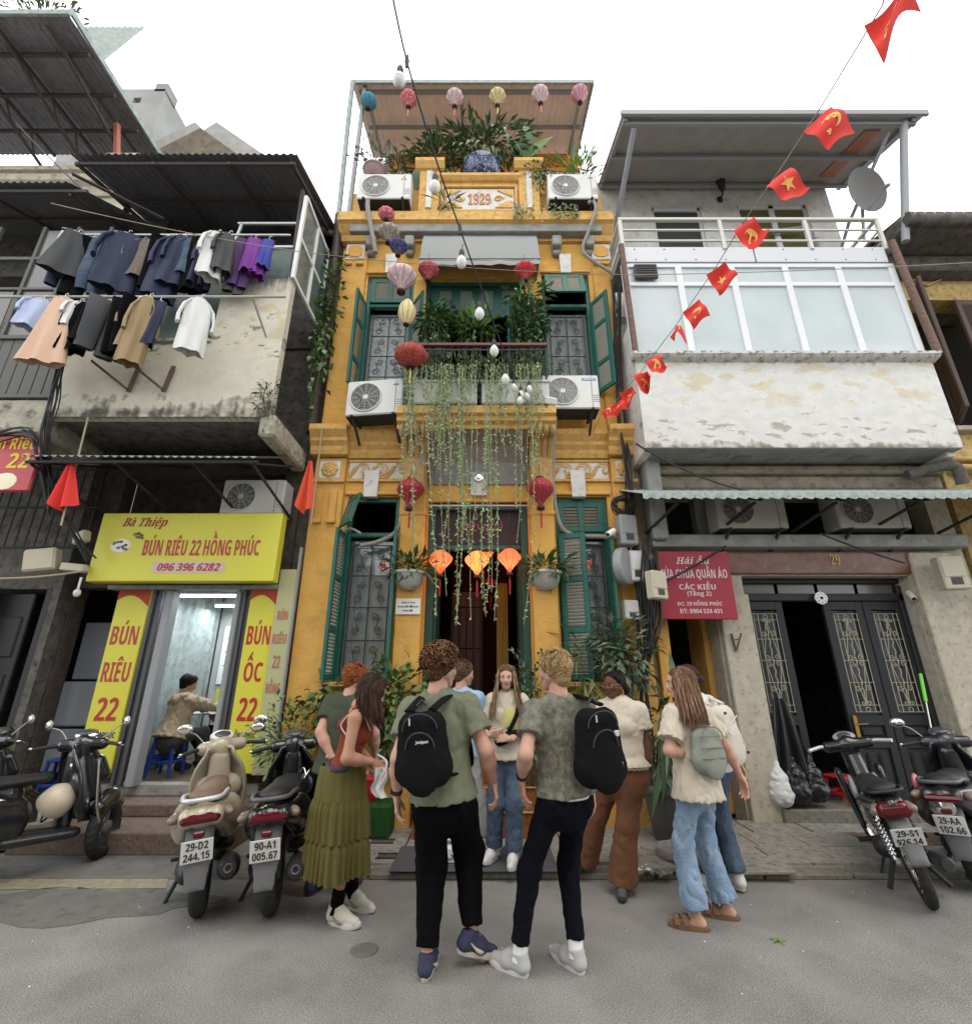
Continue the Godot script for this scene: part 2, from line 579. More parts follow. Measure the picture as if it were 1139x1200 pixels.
	M.marble_red = tri(mat(Color.WHITE,0.35),mottled(512,69,0.014,Color(0.36,0.2,0.15),Color(0.5,0.32,0.25),Color(0.6,0.45,0.38,0.7),0.6,0.1,0.05),1.2,true)
	M.wood_orange = tri(mat(Color.WHITE,0.55),mottled(512,71,0.02,Color(0.46,0.26,0.09),Color(0.58,0.36,0.14),Color(0.34,0.19,0.08,0.7),0.58,0.12,0.05),0.9,true)
	M.wood_dark = tri(mat(Color.WHITE,0.5),mottled(256,73,0.02,Color(0.2,0.08,0.06),Color(0.28,0.12,0.09),Color(0.12,0.05,0.04,0.7),0.6,0.12,0.05),0.8,true)
	M.green_paint = tri(mat(Color.WHITE,0.5),mottled(512,75,0.02,Color(0.075,0.32,0.28),Color(0.12,0.4,0.35),Color(0.22,0.36,0.3,0.5),0.66,0.1,0.05),0.8,true,nb,0.2)
	M.slat = mat(Color(0.62,0.6,0.53),0.7)
	M.brick = tri(mat(Color.WHITE,0.9),mottled(256,77,0.03,Color(0.4,0.24,0.18),Color(0.52,0.34,0.26),Color(0.3,0.26,0.23,0.8),0.6,0.1,0.1),0.6,true,nb,0.6)
	M.denim = tri(mat(Color.WHITE,0.9),mottled(256,79,0.012,Color(0.22,0.28,0.36),Color(0.33,0.4,0.48),Color(0.5,0.57,0.64,0.4),0.62,0.15,0.12),0.7,false,nf,0.5)
	M.denim_light = tri(mat(Color.WHITE,0.9),mottled(256,81,0.01,Color(0.44,0.53,0.64),Color(0.56,0.65,0.74),Color(0.68,0.75,0.82,0.6),0.6,0.15,0.1),0.7,false,nf,0.5)
	M.camo = tri(mat(Color.WHITE,0.9),mottled(512,83,0.02,Color(0.3,0.31,0.27),Color(0.56,0.55,0.5),Color(0.36,0.29,0.22,0.85),0.57,0.05,0.05,0.018),0.55,false,nf,0.4)
	M.grass_mat = mat(Color(0.1,0.28,0.08),0.95)
	var plain := {
		"black": [0.018,0.018,0.02,0.5],"rubber": [0.022,0.022,0.022,0.75],"dark_iron": [0.03,0.03,0.032,0.8],"cable": [0.02,0.02,0.022,0.6],"white": [0.75,0.75,0.73,0.5],
		"ac_white": [0.62,0.62,0.59,0.55],"ac_dark": [0.06,0.06,0.06,0.7],"alu": [0.6,0.62,0.63,0.4],"grey_metal": [0.28,0.29,0.3,0.5],"rail_cream": [0.55,0.54,0.48,0.5],
		"door_black": [0.012,0.013,0.015,0.6],"grille_cream": [0.42,0.38,0.28,0.5],"red": [0.5,0.03,0.025,0.7],"flag_red": [0.66,0.035,0.025,0.8],"flag_gold": [0.8,0.5,0.12,0.8],
		"sign_yellow": [0.62,0.58,0.045,0.45],"sign_red": [0.42,0.018,0.03,0.4],"sign_maroon": [0.3,0.012,0.03,0.5],"letter_white": [0.78,0.76,0.72,0.5],"letter_cream": [0.8,0.74,0.5,0.5],
		"navy_letter": [0.03,0.05,0.16,0.5],"blue_plastic": [0.012,0.05,0.3,0.4],"red_plastic": [0.5,0.02,0.03,0.4],"terracotta": [0.24,0.1,0.07,0.8],"pot_grey": [0.1,0.1,0.09,0.8],
		"pot_white": [0.5,0.5,0.47,0.6],"mat_grey": [0.075,0.075,0.085,0.95],"awning": [0.27,0.28,0.27,0.85],"screen_dark": [0.03,0.035,0.04,0.3],"chrome": [0.7,0.7,0.7,0.15],
		"hang_rail": [0.35,0.34,0.32,0.5],"cream_box": [0.5,0.46,0.34,0.6],"rust": [0.12,0.07,0.05,0.85],"orange_flag": [0.72,0.1,0.04,0.8],"orange_post": [0.42,0.13,0.08,0.6],
	}
	for k in plain:
		var c: Array = plain[k]
		M[k] = mat(lin(c[0],c[1],c[2]),c[3])
	M.chrome.metallic = 1.0
	M.alu.metallic = 0.4
	M.kerb = tri(mat(Color.WHITE,0.9),mottled(512,91,0.016,Color(0.43,0.42,0.385),Color(0.52,0.51,0.47),Color(0.33,0.32,0.3,0.8),0.56,0.14,0.1),0.8,true,M.nb,0.6)
	M.kerb_yellow = tri(mat(Color.WHITE,0.9),mottled(512,93,0.02,Color(0.52,0.49,0.4),Color(0.62,0.59,0.5),Color(0.4,0.38,0.34,0.8),0.56,0.12,0.12),0.8,true,M.nb,0.5)
	M.asphalt_dark = tri(mat(Color.WHITE,0.9),mottled(512,95,0.012,Color(0.385,0.378,0.365),Color(0.44,0.433,0.42),Color(0.31,0.305,0.295,0.8),0.58,0.12,0.18),1.6,true,M.nb,0.5)
	M.leaf_bright = mat(lin(0.12,0.3,0.03),0.5)
	M.leaf = tinted(0.42,0.25)
	M.glass = mat(Color(0.85,0.9,0.9,0.18),0.05)
	M.glass.transparency = BaseMaterial3D.TRANSPARENCY_ALPHA
	M.frost = tri(mat(Color.WHITE,0.25),mottled(256,97,0.008,Color(0.7,0.735,0.74),Color(0.755,0.785,0.79),Color(0.8,0.82,0.825,0.5),0.6,0.2,0.015),2.5,true)
	M.frost_dark = tri(mat(Color.WHITE,0.15),mottled(256,99,0.008,Color(0.36,0.41,0.4),Color(0.46,0.51,0.5),Color(0.52,0.57,0.56,0.5),0.6,0.2,0.02),1.8,true)
	M.curtain = tri(mat(Color.WHITE,0.9),mottled(256,101,0.02,Color(0.7,0.7,0.72),Color(0.84,0.84,0.85),Color(0.35,0.3,0.33,0.8),0.55,0.1,0.08),0.7,true)
	M.slat_shutter = mat(lin(0.42,0.42,0.36),0.7)
	M.slat_dim = mat(lin(0.16,0.2,0.18),0.7)
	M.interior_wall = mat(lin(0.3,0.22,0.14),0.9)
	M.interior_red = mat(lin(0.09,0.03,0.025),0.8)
	M.corbel = tri(mat(Color.WHITE,0.85),mottled(256,103,0.02,Color(0.62,0.5,0.3),Color(0.74,0.62,0.42),Color(0.45,0.38,0.28,0.8),0.55,0.14,0.05),0.6,true,M.nb,0.4)
	M.door_green = mat(lin(0.02,0.075,0.06),0.5)
	M.green_dark = mat(lin(0.03,0.1,0.085),0.55)
	M.fanlight = mat(lin(0.03,0.016,0.018),0.6)
	M.rib = mat(lin(0.16,0.1,0.07),0.7)
	M.neon_dim = mat(lin(0.3,0.12,0.1),0.5)
	M.yellow_cloth = mat(lin(0.4,0.3,0.08),0.9)
	M.handrail = mat(lin(0.12,0.045,0.035),0.5)
	M.curtain_dim = tri(mat(Color.WHITE,0.9),mottled(256,105,0.03,Color(0.15,0.12,0.115),Color(0.23,0.19,0.185),Color(0.14,0.11,0.11,0.8),0.55,0.1,0.08),0.5,true)
	M.orange_wall = tri(mat(Color.WHITE,0.85),mottled(256,107,0.01,Color(0.8,0.52,0.2),Color(0.86,0.58,0.25),Color(0.6,0.36,0.14,0.5),0.62,0.14,0.04),2.0,true)
	M.roof_brown = tri(mat(Color.WHITE,0.7),mottled(256,109,0.012,Color(0.7,0.61,0.53),Color(0.79,0.7,0.62),Color(0.6,0.51,0.44,0.5),0.58,0.14,0.05),1.5,true)
	M.roof_brown.backlight_enabled = true
	M.roof_brown.backlight = Color(0.5,0.5,0.5)
	M.beam_old = tri(mat(Color.WHITE,0.9),mottled(256,135,0.012,Color(0.46,0.43,0.37),Color(0.58,0.54,0.47),Color(0.36,0.29,0.23,0.85),0.53,0.12,0.06),1.1,true,M.nb,0.7)
	M.yellow_date = mat(lin(0.5,0.2,0.05),0.8)
	M.drain_brown = tri(mat(Color.WHITE,0.6),mottled(256,111,0.02,Color(0.17,0.13,0.13),Color(0.26,0.19,0.18),Color(0.3,0.17,0.14,0.7),0.55,0.14,0.06),0.8,true)
	M.pipe_white = tri(mat(Color.WHITE,0.7),mottled(256,113,0.04,Color(0.52,0.5,0.47),Color(0.62,0.6,0.57),Color(0.42,0.39,0.35,0.8),0.55,0.12,0.06),0.4,true)
	M.fan_grey = mat(lin(0.22,0.22,0.21),0.7)
	M.badge_blue = mat(lin(0.04,0.12,0.5),0.5)
	M.brick_dark = tri(mat(Color.WHITE,0.9),mottled(256,115,0.02,Color(0.26,0.23,0.21),Color(0.36,0.31,0.28),Color(0.16,0.14,0.13,0.8),0.55,0.14,0.1),1.0,true,M.nb,0.6)
	M.tile_floor = tri(mat(Color.WHITE,0.4),mottled(256,117,0.03,Color(0.42,0.36,0.26),Color(0.56,0.5,0.38),Color(0.3,0.2,0.14,0.8),0.58,0.05,0.05),0.6,true)
	M.shop_wall = mat(lin(0.5,0.52,0.5),0.5)
	M.gate_grey = mat(lin(0.09,0.09,0.095),0.5,0.3)
	M.cabinet = mat(lin(0.3,0.32,0.36),0.5)
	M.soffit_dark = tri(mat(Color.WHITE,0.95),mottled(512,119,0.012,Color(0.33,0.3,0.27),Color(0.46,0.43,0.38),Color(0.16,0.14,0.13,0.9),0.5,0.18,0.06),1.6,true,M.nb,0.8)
	M.soffit_grey = tri(mat(Color.WHITE,0.95),mottled(256,121,0.012,Color(0.46,0.46,0.44),Color(0.56,0.56,0.54),Color(0.3,0.28,0.26,0.8),0.58,0.16,0.05),1.6,true,M.nb,0.4)
	M.iron_dark = tri(mat(Color.WHITE,0.65,0.15),mottled(256,123,0.012,Color(0.4,0.4,0.415),Color(0.48,0.48,0.49),Color(0.3,0.25,0.22,0.6),0.6,0.14,0.06),1.3,true)
	M.rust_dark = mat(lin(0.07,0.055,0.052),0.8)
	M.parapet_grey = mat(lin(0.085,0.083,0.075),0.6)
	M.frost_brown = mat(lin(0.12,0.115,0.1),0.2)
	M.brass = mat(lin(0.35,0.22,0.06),0.4,0.6)
	M.ledge_white = tri(mat(Color.WHITE,0.85),mottled(256,125,0.02,Color(0.7,0.69,0.66),Color(0.82,0.815,0.8),Color(0.3,0.29,0.27,0.85),0.56,0.1,0.05),1.0,true,M.nb,0.4)
	M.frame_white = mat(lin(0.66,0.67,0.68),0.45)
	M.fascia = mat(lin(0.55,0.56,0.58),0.5,0.1)
	M.glass_dark = mat(lin(0.07,0.075,0.075),0.1)
	M.glass_olive = mat(lin(0.13,0.125,0.045),0.12)
	M.copper_panel = mat(lin(0.36,0.17,0.1),0.7)
	M.dish_grey = mat(lin(0.16,0.155,0.145),0.7)
	M.iron_mint = tri(mat(Color.WHITE,0.7),mottled(256,127,0.03,Color(0.54,0.58,0.56),Color(0.66,0.7,0.68),Color(0.36,0.38,0.36,0.8),0.6,0.1,0.06),0.8,true)
	M.shutter_brown = mat(lin(0.09,0.055,0.045),0.7)
	M.old_cream = tri(mat(Color.WHITE,0.9),mottled(512,129,0.012,Color(0.66,0.62,0.54),Color(0.77,0.74,0.66),Color(0.42,0.39,0.35,0.85),0.57,0.12,0.05),2.0,true,M.nb,0.6)
	M.tower_grey = tri(mat(Color.WHITE,0.9),mottled(256,131,0.008,Color(0.55,0.55,0.53),Color(0.64,0.64,0.62),Color(0.46,0.45,0.43,0.7),0.58,0.16,0.03),5.0,true)
	M.tower_brown = tri(mat(Color.WHITE,0.9),mottled(256,133,0.01,Color(0.4,0.35,0.3),Color(0.52,0.48,0.42),Color(0.3,0.25,0.22,0.8),0.55,0.16,0.08),1.5,true)
	M.ac_shade = mat(lin(0.42,0.4,0.36),0.6)
	for q in [["sage",0.17,0.185,0.125],["black_cloth",0.004,0.004,0.005],["navy_cloth",0.006,0.0065,0.011],["rust_knit",0.22,0.05,0.028],["olive_cloth",0.125,0.11,0.038],["dark_green_cloth",0.062,0.075,0.05],
			["light_blue_cloth",0.3,0.45,0.62],["cream_cloth",0.58,0.52,0.42],["white_cloth",0.66,0.66,0.64],["brown_cloth",0.16,0.075,0.042],["beige_cloth",0.4,0.32,0.22],
			["pack_black",0.009,0.009,0.01],["pack_grey",0.06,0.06,0.065],["pack_sage",0.26,0.28,0.235],["pack_sage_dark",0.17,0.19,0.16],["pack_white",0.6,0.56,0.48]]:
		var m := tri(mat(lin(q[1],q[2],q[3]),0.92),null,0.16,false,M.nf,0.5)
		m.metallic_specular = 0.2
		if q[1] > 0.05:
			m.rim_enabled = true
			m.rim = 0.2
		M[q[0]] = m
	for q in [["skin_fair",0.55,0.33,0.25],["skin_light",0.56,0.35,0.26],["skin_tan",0.45,0.26,0.17],["skin_dark",0.12,0.055,0.035]]:
		var sk := lin(q[1],q[2],q[3])
		var m := tri(mat(Color.WHITE,0.55),mottled(256,170,0.02,sk,sk.lerp(Color(0.62,0.3,0.24),0.12),Color(sk.r*0.9,sk.g*0.78,sk.b*0.74,0.5),0.55,0.15,0.035),0.22,false,M.nf,0.12)
		m.metallic_specular = 0.35
		m.subsurf_scatter_enabled = true
		m.subsurf_scatter_strength = 0.12
		M[q[0]] = m
	for q in [["hair_curly",0.1,0.05,0.028,0.6],["hair_blond",0.33,0.22,0.11,0.5],["hair_dark",0.035,0.021,0.017,0.4],["hair_red",0.24,0.075,0.028,0.5],["hair_brown",0.1,0.06,0.035,0.45],["hair_black",0.012,0.01,0.01,0.4],
			["hair_chestnut",0.11,0.06,0.04,0.4],["hair_plum",0.045,0.02,0.024,0.4],["eye_white",0.62,0.6,0.57,0.3],["iris",0.03,0.022,0.016,0.2],["lip",0.4,0.16,0.13,0.5],["lip_dark",0.16,0.05,0.045,0.5],
			["navy_shoe",0.03,0.035,0.075,0.8],["sole_cream",0.5,0.46,0.38,0.7],["sole_white",0.62,0.62,0.6,0.7],["shoe_grey",0.42,0.42,0.41,0.8],["shoe_cream",0.55,0.52,0.45,0.7],["shoe_tan",0.28,0.23,0.13,0.7],
			["white_leather",0.64,0.64,0.63,0.5],["grey_shoe",0.075,0.08,0.085,0.8],["black_sole",0.03,0.03,0.03,0.7],["sandal",0.18,0.1,0.055,0.8],["yellow_print",0.62,0.58,0.2,0.9],["zip",0.03,0.03,0.03,0.4]]:
		M[q[0]] = mat(lin(q[1],q[2],q[3]),q[4])
	M.hair_tint = tinted(0.6)
	M.hair_tint.metallic_specular = 0.25
	for q in M:
		if q.begins_with("hair_"): M[q].metallic_specular = 0.2
	for q in [["beige_paint",0.42,0.37,0.27,0.3],["black_paint",0.012,0.012,0.015,0.22],["inner_dark",0.016,0.016,0.022,0.4],["pink_paint",0.55,0.16,0.22,0.3],["silver_paint",0.28,0.29,0.3,0.25],["engine",0.025,0.025,0.027,0.5],["seat_black",0.016,0.016,0.017,0.55],
			["seat_brown",0.17,0.11,0.07,0.55],["rim_grey",0.12,0.12,0.125,0.4],["plate_white",0.66,0.66,0.64,0.4],["mirror_shell",0.42,0.4,0.36,0.25],["mirror",0.85,0.87,0.88,0.05],["dial",0.06,0.065,0.07,0.2],["lamp_red",0.1,0.004,0.008,0.15],
			["lamp_clear",0.22,0.17,0.14,0.12],["guard_grey",0.13,0.13,0.135,0.6],["rail_grey",0.1,0.1,0.105,0.4],["helmet",0.55,0.47,0.36,0.35]]:
		M[q[0]] = mat(lin(q[1],q[2],q[3]),q[4])
	M.mirror.metallic = 1.0
	for q in ["beige_paint","black_paint","pink_paint","inner_dark"]:
		M[q].clearcoat_enabled = true
		M[q].clearcoat = 0.6
		M[q].clearcoat_roughness = 0.12
	for q in [["panel_pink",0.6,0.5,0.42],["sign_orange",0.4,0.06,0.02],["panel_faded",0.42,0.42,0.22],["letter_faded",0.42,0.14,0.1],["letter_yellow",0.75,0.55,0.05],["letter_pale",0.62,0.52,0.5],["tassel_pink",0.55,0.2,0.2],["tassel_yellow",0.6,0.48,0.14],["tassel_red",0.35,0.02,0.02],["pole_tan",0.36,0.3,0.2],
			["charcoal",0.05,0.052,0.056],["tan_cloth",0.28,0.2,0.1],["navy_wash",0.018,0.024,0.06],["purple",0.16,0.025,0.24],["purple_dark",0.05,0.015,0.08],["royal_blue",0.04,0.05,0.28],["pale_blue",0.42,0.48,0.66],["peach",0.6,0.4,0.28],["stem",0.09,0.08,0.04],["vine_stem",0.3,0.32,0.18],["pot_lilac",0.3,0.2,0.2],
			["meter_grey",0.3,0.31,0.31],["lime",0.16,0.62,0.06],["trough",0.5,0.5,0.47]]:
		M[q[0]] = mat(lin(q[1],q[2],q[3]),0.8)
	M.tint = tinted(0.6)
	M.bulb_white = mat(lin(0.68,0.67,0.62),0.2)
	M.bin_bag = mat(lin(0.012,0.012,0.013),0.3)
	M.tube_glow = glow(Color(0.95,0.98,1.0),3.0)
	M.quilt = tri(mat(Color.WHITE,0.8),mottled(256,141,0.03,Color(0.4,0.35,0.31),Color(0.52,0.47,0.43),Color(0.34,0.3,0.27,0.8),0.5,0.1,0.04),0.3,false,M.nf,0.8)
	M.porcelain = tri(mat(Color.WHITE,0.2),mottled(256,143,0.03,Color(0.08,0.1,0.26),Color(0.2,0.24,0.42),Color(0.66,0.68,0.74,1.0),0.54,0.02,0.02),0.7,false)
	var i := 0
	for q in [["teal",Color(0.08,0.42,0.52),Color(0.24,0.58,0.64)],["red_white",Color(0.8,0.16,0.22),Color(0.86,0.7,0.7)],["pink",Color(0.8,0.62,0.66),Color(0.88,0.82,0.8)],["cream",Color(0.82,0.72,0.46),Color(0.88,0.84,0.68)],["rose",Color(0.8,0.5,0.58),Color(0.86,0.7,0.73)],["silver",Color(0.5,0.47,0.44),Color(0.72,0.7,0.66)],
			["navy",Color(0.07,0.1,0.3),Color(0.36,0.42,0.62)],["rust",Color(0.55,0.13,0.1),Color(0.7,0.36,0.3)],["rose_red",Color(0.7,0.08,0.14),Color(0.76,0.46,0.5)],["red",Color(0.76,0.08,0.1),Color(0.8,0.3,0.3)],["crimson",Color(0.6,0.03,0.1),Color(0.7,0.3,0.36)]]:
		var m := tri(mat(Color.WHITE,0.7),mottled(256,150 + i,0.022,q[1],q[1].lerp(q[2],0.4),Color(q[2],1.0),0.5,0.03,0.03,0.04),0.42,false)
		m.backlight_enabled = true
		m.backlight = Color(0.35,0.35,0.35)
		M["silk_" + q[0]] = m
		i += 1
	M.glow_orange = glow(Color(1.0,0.3,0.07),0.13,Color(0.88,0.26,0.1))
	M.glow_yellow = glow(Color(1.0,0.6,0.14),0.15,Color(0.9,0.64,0.24))
	M.glow_red = glow(Color(1.0,0.13,0.06),0.13,Color(0.85,0.1,0.07))
	for q in ["glow_orange","glow_yellow","glow_red"]:
		M[q].backlight_enabled = true
		M[q].backlight = Color(0.9,0.9,0.9)
# ---------------------------------------------------------------- the street
func build_ground() -> void:
	var b := MB.new()
	b.quad(V(-60,0,60),V(60,0,60),V(60,0,-60),V(-60,0,-60))
	struct("road",b,M.asphalt)
	# the pavement: a bed with slabs of cut stone on it
	b = MB.new()
	b.box(V(2.9,0.02,-5.66),V(9.6,0.04,1.46))
	var pave := struct("pavement",b,M.concrete)
	rng.seed = 11
	var x := -1.85
	for row in 3:
		x = -1.85 - rng.randf()*0.3
		while x < 7.4:
			var w := rng.randf_range(0.48,0.78)
			var s := MB.new()
			var tilt := Basis.from_euler(V(rng.randf_range(-0.012,0.012),rng.randf_range(-0.008,0.008),rng.randf_range(-0.012,0.012)))
			s.box(V(x + w/2,0.047 + rng.randf_range(-0.006,0.008),-5.21 - row*0.44),V(w - 0.014,0.05,0.425),0.006,tilt)
			var red := row == 1 and x > 3.4 and x < 5.2
			part("paving_slab",s,M.paving_red if red else M.paving,pave)
			x += w
	# kerb stones, worn almost level with the road
	x = -1.85
	while x < 7.5:
		var s := MB.new()
		var w := rng.randf_range(0.7,1.0)
		s.box(V(x + w/2,0.022 + rng.randf_range(-0.004,0.006),-4.89),V(w - 0.012,0.05,0.17),0.012)
		part("kerb_stone",s,M.kerb,pave)
		x += w
	# a pale worn strip in the asphalt before the left shop
	b = MB.new()
	b.quad(V(-4.290,0.004,-4.597),V(-2.566,0.004,-4.630),V(-2.718,0.004,-4.894),V(-4.606,0.004,-4.894))
	struct("road_strip",b,M.kerb_yellow)
	# darker repair in the asphalt, with a wavy outline
	b = MB.new()
	var pts := PackedVector2Array()
	for i in 40:
		var a := TAU*i/40.0
		var r := 1.0 + 0.16*sin(a*3.0 + 0.6) + 0.1*sin(a*7.0)
		pts.append(Vector2(-3.0 + cos(a)*0.85*r,4.35 + sin(a)*0.3*r))
	b.xf = Transform3D(Basis(V(1,0,0),V(0,0,-1),V(0,1,0)),Vector3.ZERO)
	b.prism(pts,0.001,0.004)
	struct("road_patch",b,M.asphalt_dark)
	b = MB.new()
	b.box(V(-5.5,0.003,-5.1),V(7.3,0.006,0.56))
	struct("road_gutter",b,M.asphalt_dark)
	# the small round cover in the road
	b = MB.new()
	b.lathe([Vector2(0.085,0.0),Vector2(0.085,0.006),Vector2(0.07,0.007),Vector2(0.0,0.007)],24,V(-0.757,0.000,-3.707))
	struct("road_cover",b,M.asphalt_dark)
	# drain gratings at the foot of the planter
	for p in [V(-1.027,0.075,-5.545),V(-0.873,0.075,-5.135)]:
		b = MB.new()
		for i in 9:
			b.box(p + V(-0.1 + i*0.025,0,0),V(0.009,0.012,0.1))
		b.box(p + V(0,0,0.06),V(0.24,0.012,0.016))
		b.box(p + V(0,0,-0.06),V(0.24,0.012,0.016))
		var g := part("drain_grating",b,M.dark_iron)
		tag(g,"small iron drain grating just behind the grey door mat" if p.z > -5.5 else "small iron drain grating in front of the green turf block","grating")
	# doormat before the yellow house
	b = MB.new()
	b.box(V(-0.1,0.079,-5.06),V(1.42,0.012,0.62),0.004)
	var m := part("door_mat",b,M.mat_grey)
	tag(m,"flat dark grey door mat on the pavement before the yellow house","mat")
	# loose slabs by the kerb to the right
	b = MB.new()
	b.box(V(1.463,0.095,-4.961),V(0.62,0.04,0.4),0.008,Basis.from_euler(V(0.05,0.12,-0.02)))
	tag(part("loose_slab",b,M.paving),"loose grey paving slab lying tilted by the kerb under the thick stone","slab")
	b = MB.new()
	var oc := []
	for q in [[0.19,0.0],[0.2,0.012],[0.2,0.06],[0.185,0.075],[0.0,0.075]]:
		oc.append(Vector2(q[0],q[1]))
	b.lathe(oc,8,V(1.705,0.115,-5.000))
	tag(part("loose_stone",b,M.paving),"thick octagonal stone lying on the loose slab by the kerb","stone")
	b = MB.new()
	b.box(V(2.201,0.075,-4.904),V(0.75,0.03,0.34),0.008,Basis.from_euler(V(0.03,-0.05,0.03)))
	tag(part("loose_slab",b,M.paving),"wide loose grey slab behind the girl with blue jeans","slab")
	rng.seed = 77
	b = MB.new()
	for i in 34:
		var p := V(1.397,0.080,-4.809) + V(rng.randf_range(-0.18,0.14),0.0,rng.randf_range(-0.1,0.1))
		b.box(p,V(rng.randf_range(0.015,0.05),rng.randf_range(0.01,0.03),rng.randf_range(0.015,0.05)),0.003,Basis.from_euler(rv(1.5)))
	tag(stuff(part("rubble",b,M.paving)),"broken bits of paving scattered at the kerb","rubble")
	b = MB.new()
	b.sheet(6,6,func(u,v): return V(1.308,0.085,-4.756) + V((u - 0.5)*0.12,0.015 + 0.02*sin(u*9.0)*cos(v*8.0),(v - 0.5)*0.09))
	tag(part("paper_scrap",b,M.white),"crumpled white scrap of paper at the kerb","litter")
	b = MB.new()
	for i in 5:
		b.leaf(V(1.877,0.012,-3.812),V(cos(i*1.3),0.12,sin(i*1.3)).normalized(),Vector3.UP,0.055,0.016,0.3)
	tag(part("fallen_sprig",b,M.leaf_bright),"small fallen green sprig lying on the road","leaf")
	b = MB.new()
	b.box(V(1.700,0.090,-6.204),V(0.11,0.02,0.08),0.003)
	tag(part("cigarette_packet",b,M.letter_white),"small white packet on the pavement beside the grey plant pot","litter")
	rng.seed = 5
	b = MB.new()
	for i in 40:
		var p := V(rng.randf_range(-4.0,4.5),0.003,rng.randf_range(-4.7,-2.6))
		var s := rng.randf_range(0.003,0.007)
		b.ball(p,V(s,s*0.5,s),6,4)
	tag(stuff(part("grit",b,M.letter_white)),"pale specks of grit scattered over the asphalt","grit")
# ---------------------------------------------------------------- the yellow house
const HX0 := -2.45
const HX1 := 2.1
# louvred shutter: hinged at local x = 0, reaching to x = w; stands on y = 0
func shutter(parent: Node,w: float,h: float,at: Vector3,turn: float,rails: Array,tilt := 0.0) -> void:
	var st := 0.07
	var b := MB.new()
	var base := Transform3D(Basis.from_euler(V(tilt,turn,0)),at)
	b.xf = base
	b.box(V(st/2,h/2,0),V(st,h,0.04),0.005)
	b.box(V(w - st/2,h/2,0),V(st,h,0.04),0.005)
	var ys := [0.0] + rails + [h]
	for y in ys:
		b.box(V(w/2,clampf(y,st/2,h - st/2),0.001),V(w - 2.0*st + 0.004,st,0.036),0.004)
	var sh := part("shutter",b,M.green_paint,parent)
	b = MB.new()
	b.xf = base
	for i in ys.size() - 1:
		var y0: float = ys[i] + st*0.6
		var y1: float = ys[i + 1] - st*0.6
		var n := int((y1 - y0)/0.042)
		for k in n:
			b.box(V(w/2,lerpf(y0,y1,(k + 0.5)/n),0),V(w - 2.0*st,0.036,0.007),0.0,Basis.from_euler(V(0.75,0,0)))
	stuff(part("louvre_slats",b,M.slat_shutter,sh))
func scroll(b: MB,c: Vector3,r: float,turns: float,dir: float,a0: float,th: float) -> void:
	var pts := []
	var n := int(turns*14)
	for i in n + 1:
		var t := float(i)/n
		var a := a0 + dir*t*turns*TAU
		var q := r*(1.0 - 0.75*t)
		pts.append(c + V(cos(a)*q,sin(a)*q,0))
	b.tube(pts,th,5,true)
# wrought-iron grille across a window, with bars and paired scrolls
func grille(parent: Node,x0: float,x1: float,y0: float,y1: float,z: float,rows: int,m: Material) -> void:
	var b := MB.new()
	var w := x1 - x0
	for i in 3:
		var x := lerpf(x0,x1,i/2.0)
		b.rod(V(x,y0,z),V(x,y1,z),0.009,5)
	for j in rows + 1:
		var y := lerpf(y0,y1,float(j)/rows)
		b.rod(V(x0,y,z + 0.004),V(x1,y,z + 0.004),0.009,5)
	var rh := (y1 - y0)/rows
	for j in rows:
		for k in 2:
			var cx := x0 + w*(0.25 + 0.5*k)
			var cy := y0 + rh*(j + 0.5)
			var r := minf(w*0.11,rh*0.22)
			var d := 1.0 if k == 0 else -1.0
			scroll(b,V(cx + d*w*0.05,cy + rh*0.24,z),r,1.5,d,PI/2*(1.0 + d),0.007)
			scroll(b,V(cx - d*w*0.05,cy - rh*0.24,z),r,1.5,d,PI/2*(1.0 - d),0.007)
			b.tube(smooth_path([V(cx - d*(w*0.05 - r),cy - rh*0.24,z),V(cx - d*w*0.02,cy,z),V(cx + d*(w*0.05 - r),cy + rh*0.24,z)],4),0.007,5)
	stuff(part("grille",b,m,parent))
func window_frame(parent: Node,x0: float,x1: float,y0: float,y1: float,ytr: float,z: float) -> MeshInstance3D:
	var b := MB.new()
	var t := 0.06
	for x in [x0 + t/2,x1 - t/2]:
		b.box(V(x,(y0 + y1)/2,z),V(t,y1 - y0,0.09),0.006)
	for y in [y0 + t/2,ytr,y1 - t/2]:
		b.box(V((x0 + x1)/2,y,z + 0.002),V(x1 - x0 - 2*t + 0.004,t,0.086),0.006)
	return part("window",b,M.green_paint,parent)
# small louvred flap of a window's top light
func flap(parent: Node,x0: float,x1: float,y0: float,y1: float,z: float,swing: float,hinge_left := false,yaw := 0.0) -> void:
	var b := MB.new()
	var w := x1 - x0
	var h := y1 - y0
	var base := Transform3D(Basis.from_euler(V(-swing,yaw,0)),V(x0 if hinge_left else x0,y1,z))
	b.xf = base
	var s := w*0.13
	for x in [s/2,w/2,w - s/2]:
		b.box(V(x,-h/2,0),V(s,h,0.035),0.004)
	for y in [-0.04,-h + 0.04]:
		for x in [w*0.281,w*0.719]:
			b.box(V(x,y,0.001),V(w*0.5 - s*1.5 + 0.004,0.08,0.031),0.003)
	var f := part("top_flap",b,M.green_paint,parent)
	b = MB.new()
	b.xf = base
	var n := int((h - 0.16)/0.04)
	for k in n:
		for x in [w*0.281,w*0.719]:
			b.box(V(x,-0.08 - (h - 0.16)*(k + 0.5)/n,0),V(w*0.5 - s*1.5,0.032,0.006),0.0,Basis.from_euler(V(0.7,0,0)))
	stuff(part("louvre_slats",b,M.slat,f))
